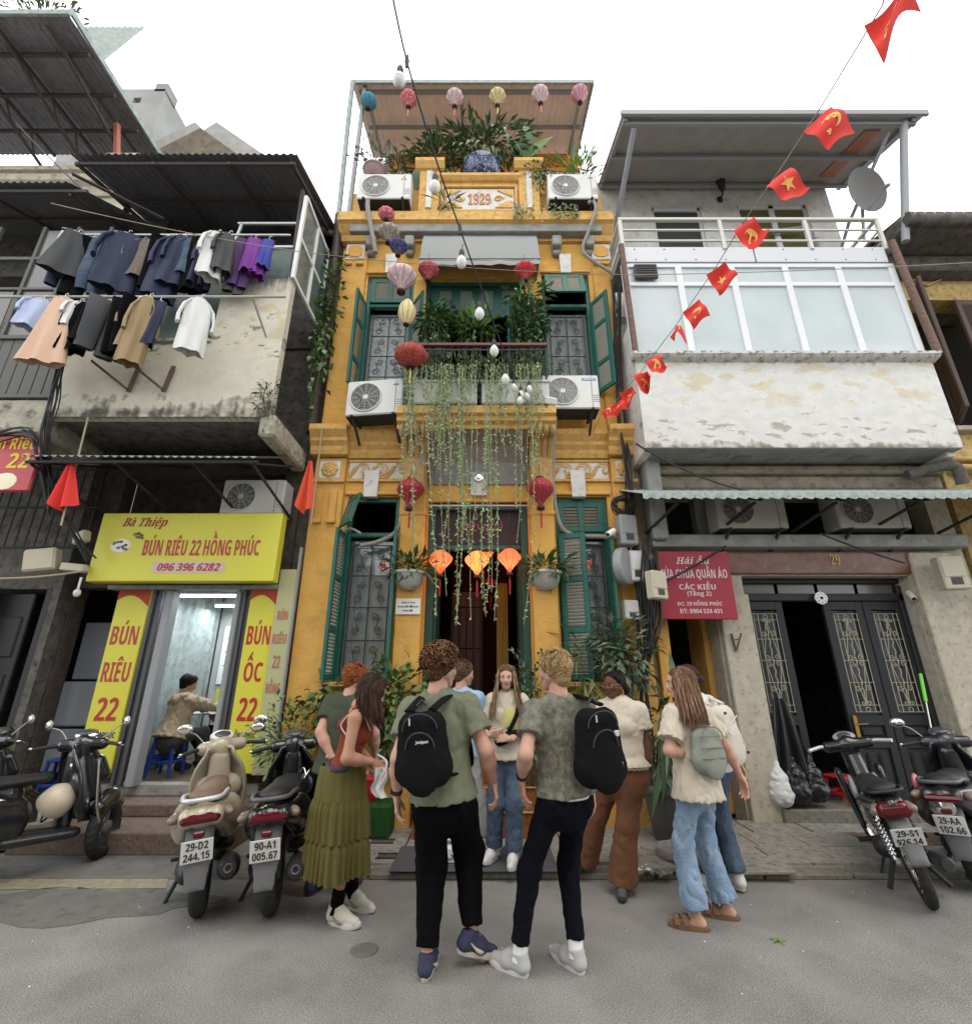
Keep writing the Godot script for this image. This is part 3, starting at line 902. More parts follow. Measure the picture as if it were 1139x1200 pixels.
func rosette(parent: Node,c: Vector3,r: float) -> void:
	var b := MB.new()
	for i in 8:
		var a := TAU*i/8.0
		b.ball(c + V(cos(a),sin(a),0.0)*r*0.66,V(r*0.36,r*0.36,r*0.2),10,6)
	for i in 6:
		var a := TAU*(i + 0.5)/6.0
		b.ball(c + V(cos(a)*r*0.34,sin(a)*r*0.34,r*0.12),V(r*0.24,r*0.24,r*0.17),10,6)
	b.ball(c + V(0,0,r*0.22),V(r*0.2,r*0.2,r*0.14),10,6)
	part("rosette",b,M.yellow_trim,parent)
func wave_frieze(parent: Node,x0: float,x1: float,y0: float,y1: float,z: float) -> void:
	var b := MB.new()
	b.box(V((x0 + x1)/2,(y0 + y1)/2,z),V(x1 - x0,y1 - y0,0.02),0.003)
	var fr := part("frieze_panel",b,M.white_plaster,parent)
	var n := int(round((x1 - x0)/0.3))
	var p := (x1 - x0)/n
	var h := y1 - y0
	b = MB.new()
	var w := MB.new()
	for i in n:
		for k in 4:
			var o := (k - 1.5)*0.085
			var pts := []
			for q in [[-0.28,0.14],[0.08,0.26],[0.34,0.6],[0.62,0.84],[0.9,0.8],[1.02,0.58],[0.92,0.38],[0.76,0.4],[0.74,0.55],[0.84,0.58]]:
				var c := Vector2(0.84,0.54)
				var e: Vector2 = Vector2(q[0],q[1]) - c
				e = c + e*(1.0 - (o*2.2 if pts.size() > 2 else 0.0)) + Vector2(0,o*1.3 if pts.size() <= 2 else 0.0)
				pts.append(V(clampf(x0 + p*(i + e.x),x0 + 0.012,x1 - 0.012),clampf(y0 + h*e.y,y0 + 0.014,y1 - 0.014),z + 0.014))
			(w if k == 3 else b).tube(smooth_path(pts,3),h*0.058,6,true,0.8)
	stuff(part("wave_scrolls",b,M.yellow_trim,fr))
	stuff(part("wave_edge",w,M.white_plaster,fr))
func ac_unit(label: String,at: Vector3,w: float,h: float,d: float,turn := 0.0,mark := "",dirt := false,shade := "ac_white") -> Node3D:
	var t := thing("air_conditioner",label,"air conditioner",at,turn,"air conditioner units on the walls")
	var b := MB.new()
	b.box(V(0,h/2,-d/2),V(w,h,d),0.018)
	part("casing",b,M[shade],t)
	var r := h*0.41
	var c := V(-w*0.5 + r + w*0.07,h*0.5,0.0)
	b = MB.new()
	b.lathe([Vector2(r,0.0),Vector2(r,0.02),Vector2(r*0.94,0.02),Vector2(r*0.92,0.002)],36,c,Basis(Vector3.RIGHT,V(0,0,1),V(0,-1,0)))
	for k in 8:
		var q := r*(0.16 + 0.76*k/7.0)
		var ring := []
		for i in 29:
			ring.append(c + V(cos(TAU*i/28.0)*q,sin(TAU*i/28.0)*q,0.012))
		b.tube(ring,0.0028,4,false)
	for k in 12:
		var a := TAU*k/12.0
		b.rod(c + V(cos(a)*r*0.15,sin(a)*r*0.15,0.012),c + V(cos(a)*r,sin(a)*r,0.012),0.003,4)
	b.box(c + V(0,0,0.013),V(r*0.3,r*0.3,0.012),0.01)
	part("fan_guard",b,M[shade],t)
	b = MB.new()
	b.disc(c + V(0,0,0.003),r*0.93,Basis(Vector3.RIGHT,V(0,0,1),V(0,-1,0)),32)
	for k in 3:
		var a := TAU*k/3.0 + 0.4
		b.leaf(c + V(0,0,0.006),V(cos(a),sin(a),0),V(0.2,0.1,1).normalized(),r*0.85,r*0.6,0.0,0.0,4)
	part("fan",b,M.ac_dark if shade != "ac_white" or dirt else M.fan_grey,t)
	b = MB.new()
	b.box(V(w*0.5 - w*0.13,h*0.5,0.003),V(0.006,h*0.9,0.006))
	for k in 4:
		b.box(V(w*0.5 - w*0.065,h*(0.2 + 0.06*k),0.002),V(w*0.1,0.006,0.004))
	part("cover_seam",b,M.fan_grey,t)
	b = MB.new()
	for s in [-0.36,0.36]:
		b.box(V(w*s,-0.02,-d*0.5 - 0.02),V(0.04,0.035,d + 0.12),0.004)
		b.bar(V(w*s,-0.03,-0.03),V(w*s,-0.28,-d - 0.05),0.03,0.03)
	split("bracket",b,M.dark_iron,t)
	b = MB.new()
	b.box(V(0,-0.008,-d/2),V(w*0.96,0.012,d*0.94))
	part("drip_tray",b,M.dark_iron,t)
	b = MB.new()
	if mark == "diamonds":
		for k in 3:
			var cx: float = [0.0,-0.03,0.03][k]
			var cy: float = [0.026,-0.022,-0.022][k]
			var o := V(w*0.36 + cx,h*0.8 + cy,0.002)
			b.prism(PackedVector2Array([Vector2(o.x,o.y - 0.026),Vector2(o.x + 0.017,o.y),Vector2(o.x,o.y + 0.026),Vector2(o.x - 0.017,o.y)]),0.0,0.004)
		part("badge",b,M.sign_red,t)
	elif mark == "blue":
		b.box(V(w*0.33,h*0.86,0.002),V(w*0.24,h*0.07,0.006))
		var bd := part("badge",b,M.badge_blue,t)
		b = MB.new()
		for k in 7:
			b.box(V(w*(0.24 + 0.03*k),h*0.86,0.006),V(w*0.02,h*0.035,0.003))
		part("badge_print",b,M.white,bd)
	elif mark == "oval":
		b.ball(V(w*0.37,h*0.82,0.0),V(w*0.055,h*0.03,0.006),16,6)
		part("badge",b,M.fan_grey,t)
	return t
func build_yellow_house() -> void:
	var H := thing("yellow_house","narrow yellow three-storey shophouse with green shutters and a planted balcony","house")
	var zf := -6.3
	# --- ground and first floor walls with their openings
	var b := MB.new()
	b.holed(HX0,HX1,0.0,4.98,-6.52,zf,[[-1.93,-1.21,1.56,4.02],[-0.8,0.58,0.0,3.95],[0.96,1.7,1.56,4.02]])
	b.holed(HX0,HX1,4.98,9.0,-6.52,zf,[[-1.98,-1.2,5.62,8.0],[-1.0,0.66,5.15,7.95],[0.93,1.72,5.62,8.03]])
	var wall := part("front_wall",b,stained(768,768,51,Color(0.83,0.65,0.33),Color(0.66,0.53,0.32),Color(0.87,0.74,0.47),0.05,0.12,0.36,0.72),H)
	# side walls, floors and back
	b = MB.new()
	for x in [HX0 + 0.1,HX1 - 0.1]:
		b.box(V(x,4.5,-9.52),V(0.2,9.0,6.0))
	b.box(V(-0.175,4.5,-12.6),V(4.55,9.0,0.16))
	split("side_wall",b,M.interior_wall,H)
	b = MB.new()
	b.box(V(-0.175,4.88,-9.52),V(4.15,0.2,5.98))
	b.box(V(-0.175,8.95,-9.52),V(4.15,0.14,5.98))
	b.box(V(-0.175,0.32,-9.52),V(4.15,0.56,5.98))
	split("floor_slab",b,M.wood_dark,H)
	# dividing walls inside, so that rooms behind the shutters are dim
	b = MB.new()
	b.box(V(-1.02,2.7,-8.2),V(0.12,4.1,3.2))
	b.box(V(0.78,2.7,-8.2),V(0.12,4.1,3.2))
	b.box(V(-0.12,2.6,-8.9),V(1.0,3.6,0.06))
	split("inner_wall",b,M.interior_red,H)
	# --- pilasters
	for q in [[-2.44,-2.0],[1.78,2.09]]:
		b = MB.new()
		b.box(V((q[0] + q[1])/2,2.3,zf + 0.03),V(q[1] - q[0],4.6,0.06),0.012)
		b.box(V((q[0] + q[1])/2,6.75,zf + 0.03),V(q[1] - q[0] - 0.03,3.5,0.06),0.012)
		part("pilaster",b,M.yellow,H)
		b = MB.new()
		for i in [0.28,0.72]:
			var x := lerpf(q[0],q[1],i)
			b.box(V(x,3.86,zf + 0.075),V(0.1,0.44,0.03),0.006)
			b.box(V(x,3.63,zf + 0.085),V(0.12,0.05,0.05),0.008)
			b.box(V(x,8.2,zf + 0.085),V(0.13,0.07,0.05),0.01)
		split("pilaster_drop",b,M.yellow,H)
	for q in [[-1.15,-0.82],[0.6,0.92]]:
		b = MB.new()
		b.box(V((q[0] + q[1])/2,2.06,zf + 0.09),V(q[1] - q[0],3.92,0.18),0.015)
		b.box(V((q[0] + q[1])/2,3.72,zf + 0.095),V(q[1] - q[0] + 0.03,0.07,0.21),0.015)
		part("pier",b,M.yellow,H)
		# fluted corbel under the balcony
		b = MB.new()
		for i in 4:
			var x := lerpf(q[0] + 0.04,q[1] - 0.04,i/3.0)
			var pts := []
			for k in 13:
				var t := k/12.0
				pts.append(V(x,4.0 + 0.82*t,zf + 0.16 + 0.06*t + 0.36*pow(t,2.6)))
			b.tube(pts,0.047,8)
		for i in 4:
			var x := lerpf(q[0] + 0.02,q[1] - 0.02,i/3.0)
			b.ball(V(x,4.78,-5.78),V(0.052,0.1,0.12),10,8)
		b.box(V((q[0] + q[1])/2,4.45,zf + 0.2),V(q[1] - q[0] - 0.02,0.86,0.25),0.02)
		part("corbel",b,M.corbel,H)
	# --- belt cornice between the floors
	var prof := [Vector2(0.0,4.6),Vector2(0.05,4.6),Vector2(0.07,4.66),Vector2(0.07,4.72),Vector2(0.12,4.78),Vector2(0.12,4.83),Vector2(0.19,4.92),Vector2(0.19,5.0),Vector2(0.0,5.02)]
	for q in [[-2.0,-1.0],[0.75,1.8]]:
		b = MB.new()
		b.run(prof,q[0],q[1],zf + 0.002)
		part("belt_cornice",b,M.yellow_trim,H)
	for q in [[-2.5,-1.97],[1.75,2.12]]:
		b = MB.new()
		var pp := []
		for v in prof: pp.append(Vector2(v.x*1.15 + 0.09,v.y + 0.015) if v.x > 0.0 else Vector2(0.0,v.y + 0.015))
		b.run(pp,q[0],q[1],zf + 0.003)
		part("pilaster_cap",b,M.yellow_trim,H)
	for q in [[-1.98,-1.14],[0.92,1.77]]:
		b = MB.new()
		b.box(V((q[0] + q[1])/2,4.26,zf + 0.02),V(q[1] - q[0],0.04,0.05),0.006)
		b.box(V((q[0] + q[1])/2,4.56,zf + 0.02),V(q[1] - q[0],0.035,0.05),0.006)
		part("frieze_border",b,M.yellow_trim,H)
		wave_frieze(H,q[0] + 0.02,q[1] - 0.02,4.285,4.54,zf + 0.015)
	for x in [-2.22,1.97]:
		b = MB.new()
		b.box(V(x,4.41,zf + 0.065),V(0.3 if x < 0 else 0.24,0.28,0.03),0.006)
		part("rosette_panel",b,M.white_plaster,H)
		rosette(H,V(x,4.41,zf + 0.09),0.12)
		b = MB.new()
		b.box(V(x,4.23,zf + 0.08),V(0.46 if x < 0 else 0.34,0.05,0.06),0.008)
		part("pilaster_band",b,M.yellow_trim,H)
	# keystones of white stone
	for q in [[-1.62,4.1,0.13],[1.3,4.1,0.13],[-0.1,4.12,0.15],[-1.6,8.12,0.12],[1.34,8.12,0.12]]:
		b = MB.new()
		b.prism(PackedVector2Array([Vector2(q[0] - q[2]*0.72,q[1] - 0.1),Vector2(q[0] + q[2]*0.72,q[1] - 0.1),Vector2(q[0] + q[2]*0.82,q[1] + 0.3),Vector2(q[0] - q[2]*0.82,q[1] + 0.3)]),zf - 0.02,zf + 0.07)
		part("keystone",b,M.white_plaster,H)
	# hood mouldings over the openings
	for q in [[-1.98,-1.16,4.06],[0.93,1.75,4.06],[-2.0,-1.18,8.05],[0.91,1.75,8.07]]:
		b = MB.new()
		b.box(V((q[0] + q[1])/2,q[2],zf + 0.02),V(q[1] - q[0],0.05,0.07),0.01)
		part("hood_moulding",b,M.yellow,H)
	# --- windows of the ground floor
	for side in 2:
		var x0: float = [-1.93,0.96][side]
		var x1: float = [-1.21,1.7][side]
		var w := window_frame(H,x0,x1,1.56,4.02,3.48,-6.4)
		grille(w,x0 + 0.1,x1 - 0.1,1.64,3.34,-6.43,4,M.dark_iron)
		b = MB.new()
		b.box(V((x0 + x1)/2,2.5,-6.5),V(x1 - x0 - 0.1,1.86,0.004))
		part("pane",b,M.glass,w)
		b = MB.new()
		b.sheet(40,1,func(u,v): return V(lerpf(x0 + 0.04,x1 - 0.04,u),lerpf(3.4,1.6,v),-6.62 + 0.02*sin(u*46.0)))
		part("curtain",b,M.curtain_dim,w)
		b = MB.new()
		b.box(V((x0 + x1)/2,1.53,zf + 0.03),V(x1 - x0 + 0.12,0.06,0.16),0.01)
		part("sill",b,M.yellow_trim,w)
		if side == 0:
			shutter(w,0.36,1.88,V(x0 + 0.02,1.58,zf + 0.02),-1.62,[0.6,1.25])
			shutter(w,0.36,1.88,V(x1 - 0.02,1.58,zf + 0.02),-1.4,[0.6,1.25])
			flap(w,x0 + 0.03,x0 + 0.38,3.52,3.97,zf + 0.03,0.25,true,-0.9)
		else:
			shutter(w,0.36,1.88,V(x0 + 0.03,1.58,zf + 0.02),-0.35,[0.6,1.25])
			shutter(w,0.36,1.88,V(x1 - 0.02,1.58,zf + 0.02),-1.75,[0.6,1.25])
			flap(w,x0 + 0.05,x1 - 0.05,3.52,3.96,-6.36,0.0)
	# --- doorway of the ground floor
	b = MB.new()
	for x in [-0.75,0.53]:
		b.box(V(x,2.27,-6.42),V(0.1,3.35,0.14),0.01)
	b.box(V(-0.11,3.9,-6.42),V(1.38,0.1,0.13),0.01)
	b.box(V(-0.11,3.3,-6.42),V(1.18,0.07,0.12),0.01)
	var door := part("door",b,M.door_green,H)
	b = MB.new()
	b.box(V(-0.11,3.59,-6.44),V(1.18,0.52,0.012))
	part("fanlight",b,M.fanlight,door)
	b = MB.new()
	for k in 2:
		var hx: float = [-0.7,0.48][k]
		b.box(V(hx,1.93,-6.85),V(0.05,2.66,0.6),0.01)
	part("door_leaf",b,M.door_green,door)
	b = MB.new()
	b.rod(V(-0.8,3.86,-6.22),V(0.58,3.86,-6.22),0.012)
	part("curtain_rail",b,M.alu,door)
	letters("Bếp nhà",0.62,0.2,V(-0.42,3.5,-6.425),M.neon_dim,door,false,true,0.35,Basis.IDENTITY,0.008)
	# dark carved screen and cabinet inside
	b = MB.new()
	b.box(V(-0.3,1.75,-7.6),V(0.5,2.3,0.05),0.01)
	for i in 5:
		b.rod(V(-0.52 + i*0.11,0.65,-7.56),V(-0.52 + i*0.11,2.85,-7.56),0.012,6)
	for i in 4:
		b.rod(V(-0.54,0.8 + i*0.62,-7.56),V(-0.06,0.8 + i*0.62,-7.56),0.012,6)
	part("inner_screen",b,M.wood_dark,H)
	b = MB.new()
	b.sheet(20,1,func(u,v): return V(lerpf(0.16,0.34,u),lerpf(3.0,0.7,v),-7.4 + 0.02*sin(u*30.0)))
	part("inner_curtain",b,M.yellow_cloth,H)
	# entrance steps
	b = MB.new()
	b.box(V(-0.1,0.15,-5.96),V(1.3,0.3,0.68),0.01)
	b.box(V(-0.1,0.39,-6.08),V(1.3,0.18,0.44),0.01)
	b.box(V(-0.1,0.56,-6.2),V(1.3,0.16,0.2),0.01)
	var step := part("entrance_steps",b,M.wood_orange,H)
	b = MB.new()
	for q in [[0.303,-5.63],[0.483,-5.87],[0.643,-6.11]]:
		b.box(V(-0.1,q[0],q[1]),V(1.32,0.012,0.05),0.004)
	part("step_nosing",b,M.corbel,step)
	# --- balcony
	b = MB.new()
	var bp := [Vector2(0.0,4.78),Vector2(0.6,4.78),Vector2(0.6,4.84),Vector2(0.66,4.87),Vector2(0.66,4.93),Vector2(0.71,4.96),Vector2(0.71,5.07),Vector2(0.0,5.08)]
	b.run(bp,-1.2,0.94,zf - 0.01)
	var bal := part("balcony",b,M.yellow_trim,H)
	b = MB.new()   # cove under the slab
	var cove := [Vector2(0.0,4.2),Vector2(0.03,4.2),Vector2(0.1,4.5),Vector2(0.28,4.68),Vector2(0.56,4.775),Vector2(0.0,4.776)]
	b.run(cove,-0.8,0.58,zf + 0.002)
	part("balcony_cove",b,M.grey_plaster,bal)
	b = MB.new()
	var rz := -5.62
	b.box(V(-0.13,6.06,rz),V(2.0,0.05,0.07),0.008)
	for sx in [-1.1,0.84]:
		b.box(V(sx,6.06,rz - 0.34),V(0.05,0.05,0.62),0.008)
	split("handrail",b,M.handrail,bal)
	b = MB.new()
	for i in 20:
		b.rod(V(-1.1 + i*1.94/19.0,5.08,rz),V(-1.1 + i*1.94/19.0,6.05,rz),0.009,6)
	for y in [5.2,5.98]:
		b.box(V(-0.13,y,rz),V(1.95,0.025,0.015))
	for sx in [-1.1,0.84]:
		for i in 5:
			b.rod(V(sx,5.08,rz - 0.12 - i*0.12),V(sx,6.1,rz - 0.12 - i*0.12),0.009,6)
	for i in 9:
		scroll(b,V(-1.0 + i*0.218,5.88,rz + 0.005),0.07,1.4,1.0 if i % 2 else -1.0,0.0,0.007)
	part("railing",b,M.dark_iron,bal)
	# --- upper windows
	for side in 2:
		var x0: float = [-1.98,0.93][side]
		var x1: float = [-1.2,1.72][side]
		var w := window_frame(H,x0,x1,5.62,8.0,7.42,-6.38)
		grille(w,x0 + 0.12,x1 - 0.12,5.7,7.25,-6.42,4,M.dark_iron)
		b = MB.new()
		b.box(V((x0 + x1)/2,6.5,-6.49),V(x1 - x0 - 0.1,1.72,0.004))
		part("pane",b,M.glass,w)
		b = MB.new()
		b.sheet(60,1,func(u,v): return V(lerpf(x0 + 0.04,x1 - 0.04,u),lerpf(7.35,5.65,v),-6.6 + 0.025*sin(u*40.0)))
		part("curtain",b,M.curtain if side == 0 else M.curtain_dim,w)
		if side == 0:
			flap(w,x0 + 0.06,x1 - 0.06,7.46,7.95,zf - 0.02,0.0)
			shutter(w,0.38,1.72,V(x0 + 0.02,5.66,zf + 0.02),-1.7,[0.5,1.2])
			shutter(w,0.38,1.72,V(x1 - 0.0,5.66,zf + 0.03),-0.95,[0.5,1.2])
		else:
			flap(w,x0 + 0.04,x1 - 0.1,7.46,7.98,zf + 0.04,0.3)
			shutter(w,0.38,1.72,V(x1 - 0.02,5.66,zf + 0.03),-1.05,[0.5,1.2])
			shutter(w,0.38,1.72,V(x0 + 0.0,5.66,zf + 0.03),-2.3,[0.5,1.2])
	# --- balcony door: open louvred leaves, dark room
	var fd := window_frame(H,-1.0,0.66,5.15,7.95,7.25,-6.42)
	b = MB.new()
	b.box(V(-0.17,7.58,-6.43),V(1.52,0.56,0.03))
	part("top_panel",b,M.green_dark,fd)
	b = MB.new()
	for q in [-0.68,-0.33,0.02,0.37]:
		for k in 9:
			b.box(V(q,7.4 + k*0.045,-6.4),V(0.2,0.03,0.006),0.0,Basis.from_euler(V(0.7,0,0)))
	stuff(part("louvre_slats",b,M.slat_dim,fd))
	shutter(fd,0.42,2.1,V(-0.96,5.17,zf + 0.0),-0.8,[0.7,1.4])
	shutter(fd,0.42,2.1,V(0.62,5.17,zf + 0.0),-2.3,[0.7,1.4])
	# --- awning over the balcony door
	var aw := thing("awning","grey canvas awning over the balcony door of the yellow house","awning")
	b = MB.new()
	b.sheet(30,14,func(u,v):
		var x := lerpf(-1.06,0.86,u)
		var a: float = v*1.25
		if v > 0.86:
			return V(x,7.93 - (v - 0.86)*1.0 + 0.012*sin(u*40.0),-5.86 + 0.008*sin(u*21.0))
		return V(x,8.93 - 0.98*pow(v/0.86,1.25) + 0.015*sin(u*17.0 + v*8.0)*v,-6.28 + 0.42*sin(minf(a,1.57))))
	part("canvas",b,M.awning,aw)
	b = MB.new()
	for s in [-1.06,0.86]:
		var pl := PackedVector2Array()
		for k in 9:
			var v := k/8.0*0.86
			pl.append(Vector2(6.28 - 0.42*sin(minf(v*1.25,1.57)),8.93 - 0.98*pow(v/0.86,1.25)))
		pl.append(Vector2(6.28,7.95))
		b.xf = Transform3D(Basis(V(0,0,-1),Vector3.UP,V(1,0,0)),Vector3.ZERO)
		b.prism(pl,s - 0.004,s + 0.004)
		b.xf = Transform3D.IDENTITY
	split("side_canvas",b,M.awning,aw)
	b = MB.new()
	b.rod(V(-1.07,7.93,-5.87),V(0.87,7.93,-5.87),0.014)
	b.rod(V(-1.05,7.93,-5.87),V(-1.05,8.0,-6.29),0.012)
	b.rod(V(0.85,7.93,-5.87),V(0.85,8.0,-6.29),0.012)
	split("awning_frame",b,M.grey_metal,aw)
	# --- top cornice and terrace front
	b = MB.new()
	b.run([Vector2(0.0,8.72),Vector2(0.06,8.72),Vector2(0.06,8.78),Vector2(0.12,8.84),Vector2(0.2,8.95),Vector2(0.26,8.98),Vector2(0.26,9.1),Vector2(0.22,9.12),Vector2(0.22,9.22),Vector2(0.0,9.24)],HX0 - 0.08,HX1 + 0.08,zf)
	part("top_cornice",b,M.yellow_trim,H)
	b = MB.new()
	b.box(V(-0.175,8.86,zf + 0.105),V(4.3,0.16,0.2),0.01)
	part("cornice_soffit",b,M.grey_plaster,H)
	for x in [-1.95,1.2,-1.3,1.75]:
		b = MB.new()
		b.box(V(x,8.6,zf + 0.1),V(0.16,0.22,0.2),0.02)
		b.box(V(x,8.46,zf + 0.05),V(0.13,0.12,0.1),0.02)
		part("cornice_bracket",b,M.grey_plaster,H)
	for x in [-2.22,1.95]:
		b = MB.new()
		b.box(V(x,8.46,zf + 0.07),V(0.32,0.34,0.02),0.005)
		var pn := part("medallion_panel",b,M.white_plaster,H)
		b = MB.new()
		b.prism(PackedVector2Array([Vector2(x - 0.12,8.4),Vector2(x - 0.06,8.34),Vector2(x + 0.06,8.34),Vector2(x + 0.12,8.4),Vector2(x + 0.12,8.52),Vector2(x + 0.06,8.58),Vector2(x - 0.06,8.58),Vector2(x - 0.12,8.52)]),zf + 0.08,zf + 0.095)
		part("medallion",b,M.yellow,pn)
		b = MB.new()
		b.run([Vector2(0.0,8.64),Vector2(0.12,8.64),Vector2(0.16,8.72),Vector2(0.0,8.73)],x - 0.24,x + 0.24,zf + 0.01)
		part("pilaster_head",b,M.yellow_trim,H)
	# parapet: centre pediment with date, lower wings
	var pz := zf + 0.12
	b = MB.new()
	b.box(V(-0.175,9.55,zf - 0.04),V(4.5,0.66,0.16),0.01)
	part("parapet",b,M.yellow_trim,H)
	b = MB.new()
	b.box(V(-0.12,9.66,pz - 0.1),V(1.5,0.86,0.26),0.012)
	b.run([Vector2(0.0,9.98),Vector2(0.05,10.0),Vector2(0.1,10.06),Vector2(0.1,10.12),Vector2(0.0,10.13)],-0.86,0.62,pz + 0.025)
	for q in [[0.0,9.86,1.3,0.05],[0.0,9.27,1.3,0.05]]:
		b.box(V(-0.12,q[1],pz + 0.05),V(q[2],q[3],0.06),0.01)
	for x in [-0.77,0.53]:
		b.box(V(x,9.57,pz + 0.05),V(0.05,0.54,0.06),0.01)
	var ped := part("pediment",b,M.yellow_trim,H)
	b = MB.new()
	for x in [-1.0,0.76]:
		b = MB.new()
		b.box(V(x,9.72,pz + 0.115),V(0.1,0.9,0.03),0.006)
		part("pediment_strip",b,M.white_plaster,ped)
	b = MB.new()
	b.box(V(-0.12,9.56,pz + 0.04),V(1.22,0.5,0.02),0.004)
	var dp := Transform3D(Basis.from_scale(V(0.95,0.78,1.0)),V(0.02,1.92,0))
	var plate := part("date_panel",b,M.white_plaster,ped)
	b = MB.new()
	b.xf = dp
	for s in [-1.0,1.0]:
		b.prism(PackedVector2Array([Vector2(-0.15 + s*0.3,9.52),Vector2(-0.15 + s*0.62,9.52),Vector2(-0.15 + s*0.62,9.74),Vector2(-0.15 + s*0.5,9.7)]),pz + 0.045,pz + 0.07)
		b.prism(PackedVector2Array([Vector2(-0.15 + s*0.34,10.05),Vector2(-0.15 + s*0.62,10.05),Vector2(-0.15 + s*0.62,9.86),Vector2(-0.15 + s*0.52,9.92)]),pz + 0.045,pz + 0.07)
		scroll(b,V(-0.15 + s*0.36,9.8,pz + 0.055),0.09,1.3,s,0.0,0.018)
	split("panel_carving",b,M.yellow_trim,plate)
	letters("1929",0.4,0.26,V(-0.32,9.43,pz + 0.05),M.yellow_date,plate,true,true,0.0,Basis.IDENTITY,0.025)
	for s in [-1.0,0.76]:
		b = MB.new()
		b.box(V(s,9.76,pz - 0.06),V(0.36,1.1,0.32),0.012)
		b.run([Vector2(0.0,10.2),Vector2(0.04,10.22),Vector2(0.1,10.33),Vector2(0.1,10.4),Vector2(0.0,10.41)],s - 0.26,s + 0.26,pz + 0.1)
		part("parapet_pier",b,M.yellow_trim,H)
	# terrace: back wall, roof on posts
	b = MB.new()
	b.box(V(-0.1,11.0,-7.75),V(4.4,4.0,0.16))
	for x in [-2.3,2.1]:
		b.box(V(x,10.6,-7.9),V(0.2,3.1,0.5))
	split("terrace_wall",b,M.orange_wall,H)
	b = MB.new()
	b.box(V(-0.1,12.25,-7.64),V(4.36,0.2,0.05),0.01)
	b.box(V(1.9,12.05,-7.63),V(0.22,0.25,0.07),0.01)
	split("terrace_band",b,M.white_plaster,H)
	b = MB.new()
	b.box(V(0.55,9.9,-7.66),V(0.5,1.5,0.03))
	part("terrace_door",b,M.white,H)
	b = MB.new()
	b.corrugated(V(-2.66,12.78,-6.15),V(4.76,0,0),V(0,0.42,-1.75),0.12,0.012)
	var rf := part("terrace_roof",b,M.roof_brown,H)
	b = MB.new()
	b.box(V(-0.28,12.76,-6.14),V(4.8,0.1,0.04),0.006)
	b.box(V(2.12,12.95,-7.0),V(0.04,0.1,1.8),0.006,Basis.from_euler(V(0.235,0,0)))
	split("roof_edge",b,M.iron_light,rf)
	b = MB.new()
	for q in [[12.74,-6.3],[12.9,-7.05]]:
		b.box(V(-0.25,q[0],q[1]),V(4.6,0.07,0.06),0.006)
	for x in [-2.4,-0.5,1.9]:
		b.bar(V(x,12.68,-6.3),V(x,13.0,-7.68),0.06,0.06)
	split("roof_beam",b,M.grey_metal,rf)
	for q in [[-2.42,-6.24],[-2.15,-7.3],[1.92,-7.3]]:
		b = MB.new()
		b.box(V(q[0],11.0,q[1]),V(0.07,3.7,0.07),0.008)
		part("roof_post",b,M.grey_metal,H)
	# gutter downpipe along the left edge
	b = MB.new()
	b.tube([V(-2.62,12.7,-6.1),V(-2.62,12.0,-6.12),V(-2.58,9.2,-6.2)],0.045,10)
	tag(part("downpipe",b,M.iron_light),"light grey metal downpipe from the top roof of the yellow house","pipe")
	b = MB.new()
	b.tube([V(-2.57,9.25,-6.2),V(-2.56,8.6,-6.24),V(-2.56,5.0,-6.24)],0.075,12)
	for y in [5.6,6.5,7.4,8.3,9.2]:
		b.lathe([Vector2(0.074,0.0),Vector2(0.092,0.01),Vector2(0.092,0.08),Vector2(0.074,0.09)],12,V(-2.56,y,-6.24))
	tag(part("drainpipe",b,M.drain_brown),"thick dark brown drainpipe overgrown with creeper between two houses","pipe")
	# small marble plaque on the left pier
	var pq := thing("plaque","small white marble plaque with three lines of writing on a yellow pier","plaque")
	b = MB.new()
	b.box(V(-0.985,2.46,zf + 0.195),V(0.31,0.2,0.02),0.004)
	part("plate",b,M.letter_white,pq)
	for q in [["CÔNG TY TNHH",0.17,2.505],["TM DỊCH VỤ HƯƠNG HOA",0.26,2.455],["THÀNH ĐẠT",0.13,2.405]]:
		letters(q[0],q[1],0.028,V(-0.985 - q[1]/2,q[2] - 0.01,zf + 0.206),M.dark_iron,pq,true,false,0.0,Basis.IDENTITY,0.003)
	# the house's house-number style round plate above the door
	b = MB.new()
	b.lathe([Vector2(0.07,0.0),Vector2(0.07,0.02),Vector2(0.05,0.025),Vector2(0.0,0.02)],20,V(-0.1,4.28,zf + 0.072),Basis(Vector3.RIGHT,V(0,0,1),V(0,-1,0)))
	part("round_mirror",b,M.chrome,H)
	# air conditioners on this house
	ac_unit("grimy air conditioner with a large round fan left of the planted balcony",V(-1.56,5.04,-5.78),0.82,0.56,0.3,-0.12,"oval",true)
	ac_unit("air conditioner with a blue badge right of the planted balcony",V(1.2,5.16,-5.82),0.8,0.55,0.3,0.0,"blue")
	ac_unit("air conditioner with three red diamonds on the terrace, below the lilac pot",V(-1.76,9.36,-5.96),0.92,0.6,0.32,0.0,"diamonds")
	ac_unit("air conditioner with a round-topped cover at the right of the terrace",V(1.5,9.36,-5.96),0.86,0.6,0.32,0.0,"oval")
